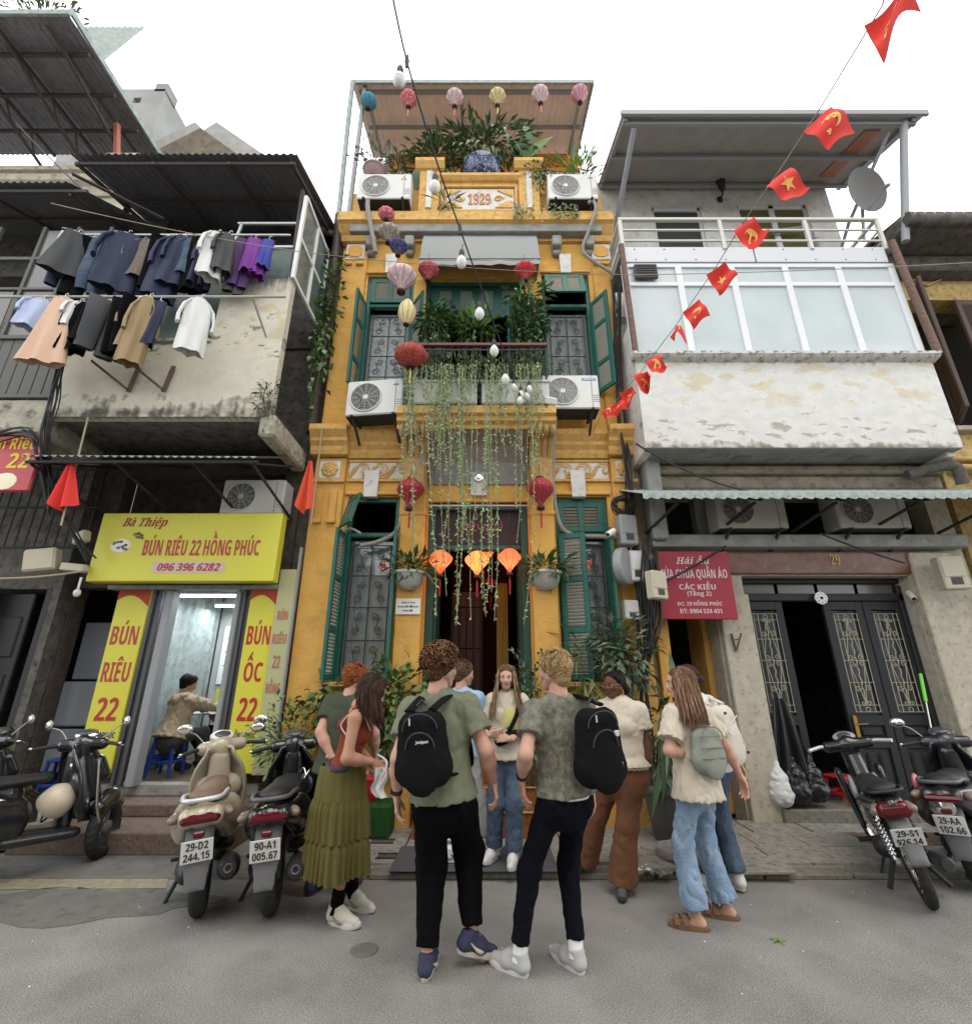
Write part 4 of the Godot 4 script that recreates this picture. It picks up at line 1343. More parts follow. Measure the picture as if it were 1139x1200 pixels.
	# insulated pipes leaving the air conditioners
	for q in [["white lagged pipe curving down from the grimy air conditioner",[V(-1.1,5.0,-5.9),V(-0.98,5.04,-5.86),V(-0.9,4.8,-5.9),V(-0.9,4.4,-6.0),V(-1.05,3.9,-6.1),V(-1.2,3.5,-6.2),V(-1.45,3.36,-6.27),V(-1.7,3.3,-6.27)],0.032],
			["white lagged pipe running down beside the right corbel",[V(0.98,5.1,-5.95),V(0.95,4.6,-6.1),V(0.93,4.1,-6.15),V(1.0,3.6,-6.2),V(1.2,3.44,-6.25),V(1.6,3.42,-6.26),V(1.85,3.36,-6.2)],0.032],
			["white lagged pipe bending at the top right cornice",[V(1.75,9.3,-6.0),V(1.84,9.32,-5.98),V(1.86,9.1,-5.98),V(1.72,8.7,-6.05),V(1.62,8.4,-6.12),V(1.75,8.2,-6.14),V(2.12,7.9,-6.16)],0.03],
			["white pipe hanging below the terrace air conditioner with red diamonds",[V(-2.02,9.32,-5.97),V(-2.0,9.1,-5.99),V(-1.84,8.3,-6.1)],0.04]]:
		b = MB.new()
		b.tube(smooth_path(q[1],5),q[2],8)
		tag(part("coolant_pipe",b,M.pipe_white),q[0],"pipe","lagged pipes on the yellow house")
	b = MB.new()
	b.tube(smooth_path([V(-1.66,3.42,-6.1),V(-1.85,3.5,-6.14),V(-1.96,3.3,-6.18),V(-1.98,2.6,-6.2),V(-2.0,0.9,-6.2)],6),0.017,8)
	tag(part("conduit",b,M.pipe_white),"thin white conduit running down the yellow wall left of the window","pipe")
# ---------------------------------------------------------------- the houses to the left
# plaster of a wall face with its own stains: brown-black streaks from the top and the bottom, flaked patches
func stained(w: int,h: int,seed_: int,base: Color,dark: Color,flake: Color,top := 0.25,bottom := 0.2,flakes := 0.6,fy := 0.25) -> StandardMaterial3D:
	var n := FastNoiseLite.new()
	n.seed = seed_
	n.frequency = 0.012
	n.fractal_octaves = 6
	var n2 := FastNoiseLite.new()
	n2.seed = seed_ + 5
	n2.frequency = 0.05
	n2.fractal_octaves = 4
	var out := PackedByteArray()
	out.resize(w*h*3)
	for y in h:
		var fyy := float(y)/h
		for x in w:
			var streak := n2.get_noise_2d(x*0.7,y*0.06)
			var blot := n.get_noise_2d(x,y*1.3)
			var fine := n2.get_noise_2d(x*3.0,y*3.0)
			var k := base*(1.0 + 0.05*fine + 0.06*blot)
			var d := clampf((1.0 - fyy/maxf(top,0.001)) + streak*0.8 + blot*0.9 - 0.2,0.0,1.0)*0.6 if fyy < top*1.6 else 0.0
			d = maxf(d,clampf((fyy - 1.0 + bottom)/maxf(bottom,0.001) + streak*0.5 + blot*1.3 - 0.3,0.0,1.0)*0.8)
			d = maxf(d,clampf((blot - 0.36)*0.8,0.0,0.14))
			k = k.lerp(dark,d)
			var yel := clampf((n.get_noise_2d(x*0.5 + 500.0,y*0.9 + 700.0) - 0.12)*2.4,0.0,0.45)*smoothstep(0.75,0.3,fyy)
			k = k.lerp(k*Color(0.93,0.84,0.64),yel)
			var f := n.get_noise_2d(x*0.8 + 900.0,y*2.0 + 300.0) + 0.22*fine - maxf(absf(fyy - 1.0 + fy) - 0.05,0.0)*2.6
			if f > 0.65 - flakes:
				k = k.lerp(flake,clampf((f - (0.65 - flakes))*10.0,0.0,0.85))
			var o := (y*w + x)*3
			out[o] = clampi(int(k.r*255.0),0,255)
			out[o + 1] = clampi(int(k.g*255.0),0,255)
			out[o + 2] = clampi(int(k.b*255.0),0,255)
	var m := mat(Color.WHITE,0.92)
	m.albedo_texture = ImageTexture.create_from_image(Image.create_from_data(w,h,false,Image.FORMAT_RGB8,out))
	m.texture_repeat = true
	return m
func glazed(parent: Node,x0: float,x1: float,y0: float,y1: float,z: float,cols: int,transom: float,frame: Material,pane: Material,t := 0.05) -> void:
	var b := MB.new()
	for i in cols + 1:
		var x := lerpf(x0,x1,float(i)/cols)
		b.box(V(x,(y0 + y1)/2,z),V(t*1.3,y1 - y0,0.06),0.005)
	var ys := [y0 + t/2,y1 - t/2]
	if transom > 0.0: ys.append(transom)
	for y in ys:
		b.box(V((x0 + x1)/2,y,z + 0.002),V(x1 - x0,t,0.056),0.005)
	var f := part("window_frame",b,frame,parent)
	for i in cols:
		var a := lerpf(x0,x1,float(i)/cols) + t*0.6
		var c := lerpf(x0,x1,float(i + 1)/cols) - t*0.6
		var bands := [[y0 + t,(transom if transom > 0.0 else y1) - t*0.5]]
		if transom > 0.0: bands.append([transom + t*0.5,y1 - t])
		for q in bands:
			b = MB.new()
			b.box(V((a + c)/2,(q[0] + q[1])/2,z - 0.005),V(c - a,q[1] - q[0],0.01))
			part("pane",b,pane,f)
func build_left_houses() -> void:
	var H := thing("shop_house","weathered house with a laundry balcony above a noodle shop","house")
	var b := MB.new()
	b.holed(-5.5,-2.66,0.0,4.72,-6.6,-6.38,[[-5.48,-4.8,0.2,2.75],[-4.34,-2.98,0.42,2.76],[-5.2,-2.9,3.7,4.4]])
	part("front_wall",b,M.brick_dark,H)
	b = MB.new()
	b.box(V(-4.08,8.0,-6.6),V(2.84,2.6,0.2))
	b.box(V(-2.76,7.0,-8.0),V(0.2,4.6,3.0))
	b.box(V(-4.08,4.6,-8.2),V(2.84,0.16,3.4))
	b.box(V(-4.08,5.72,-6.62),V(2.84,2.14,0.16))
	split("upper_wall",b,M.dark_plaster,H)
	b = MB.new()
	b.box(V(-4.07,3.9,-7.0),V(2.8,1.5,0.1))
	b.box(V(-2.56,4.2,-6.6),V(0.22,8.4,0.3))
	split("back_wall",b,M.dark_plaster,H)
	# shop room
	b = MB.new()
	b.box(V(-3.66,0.2,-7.5),V(1.9,0.42,2.0))
	part("shop_floor",b,M.tile_floor,H)
	b = MB.new()
	b.box(V(-2.72,1.6,-7.6),V(0.1,3.0,1.98))
	b.box(V(-3.66,1.6,-8.6),V(1.98,3.0,0.1))
	b.box(V(-3.66,3.05,-7.6),V(1.8,0.08,1.96))
	split("shop_wall",b,M.shop_wall,H)
	b = MB.new()
	b.corrugated(V(-4.6,0.42,-8.4),V(0,0,1.8),V(0,2.6,0),0.2,0.012)
	part("shop_side_panel",b,M.iron_light,H)
	b = MB.new()
	b.box(V(-4.69,1.6,-7.7),V(0.06,3.0,2.2))
	b.box(V(-6.6,1.6,-7.7),V(0.06,3.0,2.2))
	b.box(V(-5.65,1.6,-8.8),V(1.9,3.0,0.1))
	b.box(V(-5.65,3.0,-7.7),V(1.8,0.08,2.1))
	b.box(V(-5.65,0.1,-7.7),V(1.8,0.2,2.1))
	split("store_room",b,M.dark_plaster,H)
	# menu board on the back wall
	b = MB.new()
	b.box(V(-4.2,1.98,-8.52),V(0.66,0.95,0.03),0.005)
	var mn := part("menu_board",b,M.white,H)
	b = MB.new()
	for i in 10:
		b.box(V(-4.34,2.33 - i*0.075,-8.503),V(0.2 + 0.05*sin(i*2.1),0.02,0.004))
		b.box(V(-4.04,2.33 - i*0.075,-8.503),V(0.16 + 0.04*cos(i*1.7),0.02,0.004))
	stuff(part("menu_lines",b,M.grey_metal,mn))
	b = MB.new()
	b.box(V(-4.25,1.22,-8.53),V(0.5,0.44,0.02))
	part("yellow_poster",b,M.sign_yellow,H)
	# folding gates and channel posts
	for q in [[-4.32,3,0.0],[-3.14,6,0.0]]:
		b = MB.new()
		for i in q[1]:
			b.box(V(q[0] + i*0.045,1.58,-6.26 - 0.03*(i % 2)),V(0.04,2.3,0.05),0.005)
		split("folding_gate",b,M.gate_grey,H)
	b = MB.new()
	b.box(V(-4.1,1.55,-6.28),V(0.1,2.26,0.16),0.01)
	b.box(V(-3.22,1.55,-6.28),V(0.06,2.26,0.12),0.01)
	split("gate_post",b,M.grey_metal,H)
	b = MB.new()
	b.box(V(-3.8,2.72,-6.24),V(2.2,0.06,0.16),0.01)
	part("gate_track",b,M.iron_light,H)
	# steps
	b = MB.new()
	b.box(V(-3.55,0.095,-6.0),V(2.1,0.19,1.24),0.012)
	var s1 := part("step",b,M.paving_red,H)
	b = MB.new()
	b.box(V(-3.55,0.25,-6.22),V(2.0,0.115,0.56),0.01)
	part("step",b,M.paving_red,H)
	b = MB.new()
	b.box(V(-3.6,0.37,-6.4),V(1.9,0.125,0.16),0.01)
	part("step",b,M.concrete,H)
	b = MB.new()
	b.box(V(-5.6,0.1,-6.1),V(2.1,0.2,0.9),0.01)
	part("step",b,M.concrete,H)
	# dark clutter seen in the store room
	b = MB.new()
	b.box(V(-5.5,1.28,-7.1),V(0.66,0.56,0.5),0.02)
	b.box(V(-5.5,1.98,-7.15),V(0.66,0.78,0.05),0.005)
	b.box(V(-5.52,0.72,-7.1),V(0.62,0.5,0.5),0.01)
	tag(part("white_cabinet",b,M.cabinet),"white cabinet with a red sticker in the dim store left of the yellow banner","cabinet")
	# --- the balcony
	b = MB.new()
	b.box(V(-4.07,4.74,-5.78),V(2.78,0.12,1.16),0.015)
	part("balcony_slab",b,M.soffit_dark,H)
	b = MB.new()
	b.holed(-5.44,-2.68,4.66,6.84,-5.32,-5.2,[[-5.5,-3.62,5.76,7.0]])
	part("balcony_wall",b,stained(768,512,4,Color(0.76,0.74,0.67),Color(0.24,0.22,0.19),Color(0.42,0.4,0.36),0.1,0.14,0.4,0.55),H)
	b = MB.new()
	b.xf = Transform3D(Basis(V(0,0,-1),Vector3.UP,V(1,0,0)),V(-2.68,0,-5.2))
	b.holed(0.004,1.15,4.4,6.84,-0.12,0.006,[[0.3,0.5,5.05,5.4],[0.68,0.86,5.0,5.35]])
	split("balcony_side_wall",b,stained(256,512,8,Color(0.7,0.7,0.68),Color(0.22,0.22,0.2),Color(0.45,0.44,0.42),0.05,0.3,0.34,0.4),H)
	b = MB.new()
	b.box(V(-4.54,5.79,-5.26),V(1.86,0.05,0.2),0.01)
	b.box(V(-2.7,4.55,-5.75),V(0.2,0.3,1.1),0.03)
	split("balcony_coping",b,M.dirty_plaster,H)
	glazed(H,-5.4,-3.66,5.8,7.3,-5.5,3,0.0,M.alu,M.frost_dark,0.05)
	glazed(H,-3.66,-2.74,6.84,7.5,-5.27,1,0.0,M.alu,M.frost_dark,0.04)
	b = MB.new()
	b.bar(V(-3.66,7.95,-5.27),V(-2.74,7.95,-5.27),0.03,0.03)
	b.bar(V(-3.66,7.5,-5.27),V(-3.6,7.95,-5.27),0.03,0.03)
	part("rail",b,M.alu,H)
	# glazed side screen with a white frame
	var sc := Node3D.new()
	sc.name = "side_screen"
	H.add_child(sc,true)
	b = MB.new()
	for z in [-5.2,-5.72,-6.24]:
		b.box(V(-2.68,7.62,z),V(0.05,1.56,0.06),0.005)
	for y in [6.87,7.6,8.4]:
		b.box(V(-2.679,y,-5.72),V(0.05,0.06,1.0),0.005)
	part("screen_frame",b,M.white,sc)
	for i in 2:
		for j in 2:
			b = MB.new()
			b.box(V(-2.685,[7.235,8.0][j],-5.46 - i*0.52),V(0.01,[0.68,0.74][j],0.46))
			part("pane",b,M.frost_dark,sc)
	# rusty brackets on the balcony wall
	for x in [-4.66,-4.22]:
		b = MB.new()
		b.bar(V(x + 0.17,5.0,-5.17),V(x + 0.22,5.38,-5.17),0.05,0.02,V(0,0,1))
		b.bar(V(x + 0.17,5.02,-5.15),V(x - 0.2,5.3,-4.95),0.03,0.02,V(0,0,1))
		split("sign_bracket",b,M.rust,H)
	# small wall-mounted box and dark screen inside the balcony
	b = MB.new()
	b.box(V(-3.78,6.0,-5.36),V(0.34,0.46,0.2),0.02)
	tag(part("old_monitor",b,M.black),"dark boxy cabinet standing in the balcony window behind the laundry","box")
	# canopy over the balcony
	var C := thing("canopy","dark corrugated iron canopy over the laundry balcony","canopy")
	b = MB.new()
	b.corrugated(V(-5.98,8.73,-4.8),V(3.26,0,0),V(0.04,0.56,-1.82),0.105,0.014)
	part("corrugated_sheet",b,M.iron_dark,C)
	b = MB.new()
	for q in [[8.66,-4.9],[8.94,-5.7],[9.2,-6.5]]:
		b.box(V(-4.36,q[0],q[1]),V(3.2,0.05,0.04))
	for x in [-5.9,-4.8,-3.7,-2.8]:
		b.bar(V(x,8.62,-4.85),V(x,9.16,-6.55),0.05,0.04)
	b.bar(V(-2.78,8.6,-5.25),V(-2.72,6.9,-5.24),0.05,0.05)
	b.bar(V(-5.9,8.4,-4.85),V(-4.9,8.2,-5.4),0.05,0.02)
	split("canopy_frame",b,M.rust_dark,C)
	# awning over the shop sign
	C = thing("shop_awning","thin corrugated awning above the yellow noodle shop sign","awning")
	b = MB.new()
	b.corrugated(V(-5.36,4.03,-5.0),V(2.72,-0.02,0.0),V(0.0,0.64,-1.34),0.1,0.012)
	part("corrugated_sheet",b,M.iron_light,C)
	b = MB.new()
	b.box(V(-4.0,3.98,-5.06),V(2.7,0.03,0.03))
	for x in [-5.3,-4.3,-3.4,-2.72]:
		b.bar(V(x,3.96,-5.05),V(x,4.5,-6.36),0.025,0.025)
		b.bar(V(x,3.96,-5.08),V(x,3.7,-6.36),0.025,0.025)
	split("awning_frame",b,M.dark_iron,C)
	ac_unit("dusty air conditioner above the yellow noodle shop sign",V(-3.16,3.68,-6.05),0.84,0.5,0.3,0.0,"",true)
	# --- the far left house
	H = thing("corner_house","old grey house at the left edge with dark window frames and a tin canopy","house")
	b = MB.new()
	b.holed(-10.5,-5.52,0.0,9.2,-6.6,-6.2,[[-7.4,-5.62,0.2,2.7],[-8.5,-5.7,5.1,7.9]])
	part("front_wall",b,M.dark_plaster,H)
	b = MB.new()
	b.box(V(-8.0,4.7,-5.75),V(5.0,0.5,1.0),0.03)
	part("balcony_slab",b,M.dirty_plaster,H)
	b = MB.new()
	for i in 16:
		b.box(V(-7.85 + i*0.15,5.42,-5.27),V(0.142,0.9,0.02),0.006)
	split("metal_parapet",b,M.parapet_grey,H)
	b = MB.new()
	b.box(V(-6.7,5.89,-5.26),V(2.5,0.06,0.06),0.005)
	b.box(V(-6.7,4.98,-5.26),V(2.5,0.05,0.06),0.005)
	for x in [-7.15,-6.5,-6.0,-5.52]:
		b.box(V(x,6.9,-5.3),V(0.05,2.0,0.05),0.005)
	b.box(V(-6.3,6.75,-5.3),V(1.6,0.04,0.04))
	b.box(V(-6.3,7.3,-5.3),V(1.6,0.05,0.04))
	split("window_frame",b,M.parapet_grey,H)
	for q in [[-6.82,6.32],[-6.25,6.32],[-5.76,6.32],[-6.25,7.02],[-5.76,7.02],[-6.25,7.6],[-5.76,7.6]]:
		b = MB.new()
		b.box(V(q[0],q[1],-5.31),V(0.44 if q[0] < -6.0 else 0.4,0.8 if q[1] < 6.5 else 0.5,0.012))
		part("pane",b,M.frost_brown,H)
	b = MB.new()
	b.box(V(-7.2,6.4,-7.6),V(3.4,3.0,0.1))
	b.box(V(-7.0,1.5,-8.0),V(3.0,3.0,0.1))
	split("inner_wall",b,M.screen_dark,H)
	# door of the far left house, ajar, with dark panels
	b = MB.new()
	b.box(V(-6.15,1.45,-6.3),V(0.5,2.4,0.05),0.01)
	b.box(V(-5.66,1.45,-6.25),V(0.09,2.5,0.1),0.01)
	for y in [0.7,1.4,2.1]:
		b.box(V(-6.15,y,-6.27),V(0.36,0.5,0.03),0.02)
	part("door",b,M.door_black,H)
	b = MB.new()
	b.box(V(-6.62,2.2,-6.16),V(0.5,1.1,0.04),0.005)
	part("old_board",b,M.dirty_plaster,H)
	b = MB.new()
	b.box(V(-6.33,2.1,-6.13),V(0.1,1.3,0.03),0.004)
	part("orange_strip",b,M.orange_post,H)
	C = thing("tin_canopy","tin canopy at the left edge below the old beige parapet","canopy")
	b = MB.new()
	b.corrugated(V(-9.6,8.3,-4.9),V(3.66,0,0),V(0.7,0.62,-1.6),0.105,0.014)
	part("corrugated_sheet",b,M.iron_dark,C)
	b = MB.new()
	for q in [[8.24,-5.0],[8.55,-5.7]]:
		b.box(V(-7.6,q[0],q[1]),V(3.7,0.05,0.04))
	for x in [-8.5,-7.2,-6.0]:
		b.bar(V(x,8.2,-5.0),V(x,8.8,-6.3),0.04,0.04)
	split("canopy_frame",b,M.rust_dark,C)
	# grated cage and clutter between the storeys
	b = MB.new()
	for i in 14:
		b.rod(V(-6.9 + i*0.13,3.2,-6.0),V(-6.9 + i*0.13,4.3,-6.0),0.012,4)
	for y in [3.2,3.75,4.3]:
		b.rod(V(-6.95,y,-5.99),V(-5.15,y,-5.99),0.014,4)
	tag(part("window_cage",b,M.dark_iron),"black iron cage of upright bars between the storeys at the far left","grating")
	for q in [["square cream cable box hanging from the wires beside the yellow sign",V(-5.5,2.98,-5.8),V(0.34,0.28,0.16),0.2,0.16],
			["small white box tilted among dark wires above the cream box",V(-5.22,3.32,-5.95),V(0.2,0.16,0.1),-0.3,0.25],
			["flat white fitting on the wires left of the yellow sign",V(-5.12,2.9,-5.85),V(0.3,0.1,0.1),0.1,-0.08]]:
		b = MB.new()
		b.box(Vector3.ZERO,q[2],0.02)
		b.box(V(0,0,q[2].z/2),V(q[2].x*0.9,q[2].y*0.86,0.012),0.005)
		var o := part("junction_box",b,M.cream_box)
		o.position = q[1]
		o.rotation = V(0,q[3],q[4])
		tag(o,q[0],"junction box","boxes on the wires")
# ---------------------------------------------------------------- the houses to the right
func build_right_houses() -> void:
	var H := thing("tailor_house","white house with a glazed balcony and black double doors on the right","house")
	var b := MB.new()
	b.holed(2.12,6.5,0.0,4.6,-6.62,-6.34,[[2.2,3.0,0.0,2.62],[3.42,5.66,0.18,2.9],[2.5,6.2,3.42,4.05]])
	part("front_wall",b,M.beige_stone,H)
	b = MB.new()
	b.box(V(3.22,1.32,-6.3),V(0.4,2.64,0.12),0.012)
	b.box(V(5.95,1.6,-6.3),V(0.56,3.2,0.12),0.012)
	split("pillar",b,M.beige_stone,H)
	b = MB.new()
	b.box(V(4.54,3.07,-6.32),V(2.6,0.3,0.08),0.008)
	var mb := part("marble_lintel",b,M.marble_red,H)
	letters("29",0.13,0.14,V(4.62,3.04,-6.275),M.brass,mb,true,true,0.0,Basis.IDENTITY,0.01,"house_number")
	b = MB.new()
	b.box(V(4.3,3.33,-6.24),V(4.2,0.17,0.26),0.012)
	part("ledge",b,M.grey_plaster,H)
	b = MB.new()
	b.box(V(2.3,3.95,-6.16),V(0.2,1.25,0.3),0.02)
	b.box(V(3.1,3.74,-6.5),V(0.26,0.66,0.2),0.02)
	split("column",b,M.grey_plaster,H)
	b = MB.new()
	b.box(V(4.3,4.2,-6.27),V(4.2,0.2,0.16),0.02)
	b.box(V(4.3,4.36,-6.22),V(4.2,0.12,0.24),0.02)
	split("upper_beam",b,M.beam_old,H)
	# dark rooms behind
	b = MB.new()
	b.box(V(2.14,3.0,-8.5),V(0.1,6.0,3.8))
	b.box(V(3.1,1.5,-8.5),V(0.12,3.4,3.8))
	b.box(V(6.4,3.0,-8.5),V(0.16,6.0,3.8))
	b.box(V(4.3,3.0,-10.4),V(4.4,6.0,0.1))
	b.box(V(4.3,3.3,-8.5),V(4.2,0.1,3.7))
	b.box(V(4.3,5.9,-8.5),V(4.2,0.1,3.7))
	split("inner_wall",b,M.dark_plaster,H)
	b = MB.new()
	b.box(V(2.98,1.3,-6.9),V(0.1,2.5,0.5),0.01)
	b.box(V(2.24,1.25,-6.28),V(0.16,2.5,0.1),0.01)
	split("yellow_jamb",b,M.yellow,H)
	b = MB.new()
	b.box(V(4.55,0.1,-6.5),V(2.4,0.2,0.62),0.012)
	part("threshold",b,M.kerb,H)
	# black double doors: three leaves seen, one standing open
	var y0 := 0.2
	b = MB.new()
	b.box(V(4.54,2.64,-6.56),V(2.24,0.1,0.12),0.01)
	b.box(V(4.54,2.86,-6.56),V(2.24,0.06,0.12),0.01)
	for x in [3.45,5.63]:
		b.box(V(x,1.5,-6.56),V(0.07,2.6,0.12),0.01)
	var df := split("door_frame",b,M.door_black,H)
	b = MB.new()
	for i in 4:
		b.box(V(3.72 + i*0.55,2.75,-6.58),V(0.5,0.16,0.01))
	part("transom_pane",b,M.frost_brown,df)
	for q in [[3.48,0.0],[4.56,0.0],[5.1,0.0]]:
		var x0: float = q[0]
		var w := 0.53
		b = MB.new()
		var z := -6.56
		for x in [x0 + 0.05,x0 + w - 0.05]:
			b.box(V(x,1.4,z),V(0.1,2.38,0.06),0.008)
		for y in [0.26,0.84,1.1,2.53]:
			b.box(V(x0 + w/2,y,z + 0.001),V(w - 0.18,0.12,0.056),0.008)
		b.box(V(x0 + w/2,0.7,z - 0.01),V(w - 0.16,1.0,0.02))
		for k in 2:
			b.box(V(x0 + w*(0.36 + 0.28*k),0.54,z + 0.004),V(w*0.23,0.4,0.05),0.024)
		b.box(V(x0 + w/2,0.97,z + 0.004),V(w*0.52,0.11,0.05),0.024)
		# arched head of the glazed panel
		var arch := []
		for k in 9:
			var a := PI*k/8.0
			arch.append(V(x0 + w/2 - cos(a)*0.17,2.4 + 0.05*sin(a),z + 0.03))
		b.tube(arch,0.008,5)
		var leaf := part("door_leaf",b,M.door_black,H)
		b = MB.new()
		b.box(V(x0 + w/2,1.81,z - 0.01),V(w - 0.2,1.3,0.008))
		part("pane",b,M.screen_dark,leaf)
		# cream wrought iron: border lines, long diamond, scrolls, twisted spine
		b = MB.new()
		var gz := z + 0.034
		var cx := x0 + w/2
		var r := 0.0055
		for x in [x0 + 0.11,x0 + 0.17,x0 + w - 0.17,x0 + w - 0.11]:
			b.rod(V(x,1.2,gz),V(x,2.42,gz),r,5)
		for y in [1.2,1.28,1.55,1.82,2.09,2.34,2.42]:
			b.rod(V(x0 + 0.1,y,gz + 0.004),V(x0 + w - 0.1,y,gz + 0.004),r*0.8,5)
		for s in [-1.0,1.0]:
			b.rod(V(cx,2.36,gz),V(cx + s*0.1,1.82,gz),r,5)
			b.rod(V(cx,1.28,gz),V(cx + s*0.1,1.82,gz),r,5)
			for yy in [2.16,1.86,1.78,1.48]:
				scroll(b,V(cx + s*0.062,yy,gz + 0.006),0.038,1.3,s,0.0,0.0055)
			scroll(b,V(cx + s*0.035,1.3,gz + 0.004),0.03,1.2,s,0.0,0.005)
			scroll(b,V(cx + s*0.035,2.33,gz + 0.004),0.026,1.2,-s,0.0,0.005)
		var spine := []
		for k in 34:
			spine.append(V(cx + 0.007*sin(k*1.6),1.3 + k*1.04/33.0,gz + 0.007*cos(k*1.6)))
		b.tube(spine,0.008,5)
		for yy in [1.23,2.38]:
			var ring := []
			for k in 13: ring.append(V(cx + cos(TAU*k/12.0)*0.028,yy + sin(TAU*k/12.0)*0.028,gz + 0.006))
			b.tube(ring,0.005,5,false)
		stuff(part("door_grille",b,M.grille_cream,leaf))
		if x0 > 4.5 and x0 < 4.6:
			b = MB.new()
			b.box(V(x0 + 0.06,1.02,z + 0.05),V(0.05,0.28,0.02),0.006)
			b.bar(V(x0 + 0.06,1.06,z + 0.08),V(x0 + 0.18,1.07,z + 0.09),0.018,0.012)
			part("door_handle",b,M.brass,leaf)
	# round white eight-sided ornament on the door head
	var oc := thing("ornament","small white eight-sided mirror ornament over the black doors","ornament",V(4.5,2.62,-6.46))
	b = MB.new()
	b.lathe([Vector2(0.085,0),Vector2(0.09,0.01),Vector2(0.085,0.025),Vector2(0.0,0.025)],8,Vector3.ZERO,Basis(Vector3.RIGHT,V(0,0,1),V(0,-1,0)))
	part("plate",b,M.letter_white,oc)
	b = MB.new()
	for k in 8:
		b.box(V(cos(TAU*k/8.0)*0.058,sin(TAU*k/8.0)*0.058,0.026),V(0.018,0.008,0.004),0.0,Basis.from_euler(V(0,0,TAU*k/8.0)))
	b.lathe([Vector2(0.02,0),Vector2(0.02,0.008),Vector2(0.0,0.012)],12,V(0,0,0.024),Basis(Vector3.RIGHT,V(0,0,1),V(0,-1,0)))
	part("marks",b,M.dark_iron,oc)
	# air conditioners under the awning
	ac_unit("shaded air conditioner under the striped awning, nearer the red tailor sign",V(3.52,3.46,-5.98),0.92,0.52,0.32,0.0,"",true,"ac_shade")
	ac_unit("shaded air conditioner under the striped awning, above the black doors",V(5.12,3.46,-5.98),0.95,0.52,0.32,0.0,"",true,"ac_shade")
	# --- balcony box
	b = MB.new()
	b.box(V(4.2,4.51,-6.01),V(4.16,0.1,0.68),0.012)
	part("balcony_slab",b,M.soffit_grey,H)
	b = MB.new()
	b.holed(2.1,6.28,4.47,5.84,-5.78,-5.66,[])
	part("balcony_wall",b,stained(1024,384,14,Color(0.8,0.795,0.775),Color(0.42,0.39,0.34),Color(0.62,0.59,0.53),0.06,0.08,0.42,0.2),H)
	b = MB.new()
	b.box(V(2.16,5.5,-6.05),V(0.12,2.1,0.54),0.01)
	b.box(V(6.22,5.9,-6.05),V(0.12,3.0,0.54),0.01)
	split("balcony_side_wall",b,M.white_plaster,H)
	b = MB.new()
	b.run([Vector2(0,5.8),Vector2(0.1,5.83),Vector2(0.14,5.86),Vector2(0.14,5.9),Vector2(0.0,5.91)],2.04,6.32,-5.67)
	part("balcony_ledge",b,M.ledge_white,H)
	glazed(H,2.12,6.2,5.9,7.62,-5.7,5,7.22,M.frame_white,M.frost,0.075)
	b = MB.new()
	for i in 2:
		b.box(V(3.12 + i*2.04,7.78,-5.67),V(2.02,0.3,0.03),0.004)
	part("fascia_sheet",b,M.fascia,H)
	b = MB.new()
	for i in 9:
		for y in [7.68,7.88]:
			b.ball(V(2.3 + i*0.46,y,-5.652),V(0.014,0.014,0.008),6,4)
	stuff(part("screws",b,M.grey_metal,H))
	b = MB.new()
	b.box(V(2.42,7.42,-5.64),V(0.34,0.26,0.05),0.006)
	for i in 5:
		b.box(V(2.42,7.33 + i*0.045,-5.612),V(0.3,0.012,0.02))
	tag(part("extractor_vent",b,M.ac_dark),"black louvred vent at the top left of the glazed balcony","vent")
	b = MB.new()
	b.box(V(4.2,7.9,-6.1),V(4.2,0.08,0.84),0.006)
	part("upper_slab",b,M.grey_plaster,H)
	b = MB.new()
	b.rod(V(2.1,5.9,-5.6),V(2.08,7.9,-5.6),0.045,8)
	tag(part("standpipe",b,M.rust_pipe),"rusty pipe up the left corner of the glazed balcony","pipe")
	b = MB.new()
	b.rod(V(6.34,5.9,-5.6),V(6.26,7.98,-5.6),0.05,8)
	tag(part("standpipe",b,M.rust_pipe),"brown pipe up the right corner of the glazed balcony","pipe")
	# railing of the roof terrace
	var R := thing("terrace_railing","cream metal railing on top of the glazed balcony","railing")
	b = MB.new()
	for x in [2.12,3.7,5.05,6.2]:
		b.box(V(x,8.2,-5.66),V(0.06,0.64,0.05),0.005)
		split("railing_post",b,M.rail_cream,R)
		b = MB.new()
	b.box(V(4.16,8.5,-5.66),V(4.14,0.055,0.06),0.008)
	for y in [8.06,8.28]:
		b.box(V(4.16,y,-5.66),V(4.08,0.03,0.03),0.004)
	for x in [2.12,6.2]:
		b.box(V(x,8.5,-6.2),V(0.05,0.055,1.1),0.008)
		for y in [8.06,8.28]:
			b.box(V(x,y,-6.2),V(0.03,0.03,1.1),0.004)
	part("rail",b,M.rail_cream,R)
	# set-back upper room
	b = MB.new()
	b.holed(2.2,6.68,7.6,10.9,-7.0,-6.8,[[3.2,4.14,8.1,10.24],[4.86,6.2,8.1,10.3]])
	part("upper_wall",b,M.white_plaster,H)
	b = MB.new()
	b.box(V(2.3,9.2,-8.0),V(0.16,3.2,2.0))
	b.box(V(6.6,9.2,-8.0),V(0.16,3.2,2.0))
	b.box(V(4.4,9.2,-9.0),V(4.3,3.2,0.1))
	split("upper_side_wall",b,M.grey_plaster,H)
	glazed(H,3.2,4.14,8.1,10.24,-6.86,1,0.0,M.frame_white,M.glass_dark,0.08)
	glazed(H,4.86,6.2,8.1,10.3,-6.86,2,0.0,M.frame_white,M.glass_olive,0.08)
	b = MB.new()
	b.leaf(V(5.96,8.7,-6.835),V(0.3,1,0).normalized(),V(0,0,1),0.6,0.28,0.0,0.0,5)
	part("green_sticker",b,M.leaf_bright,H)
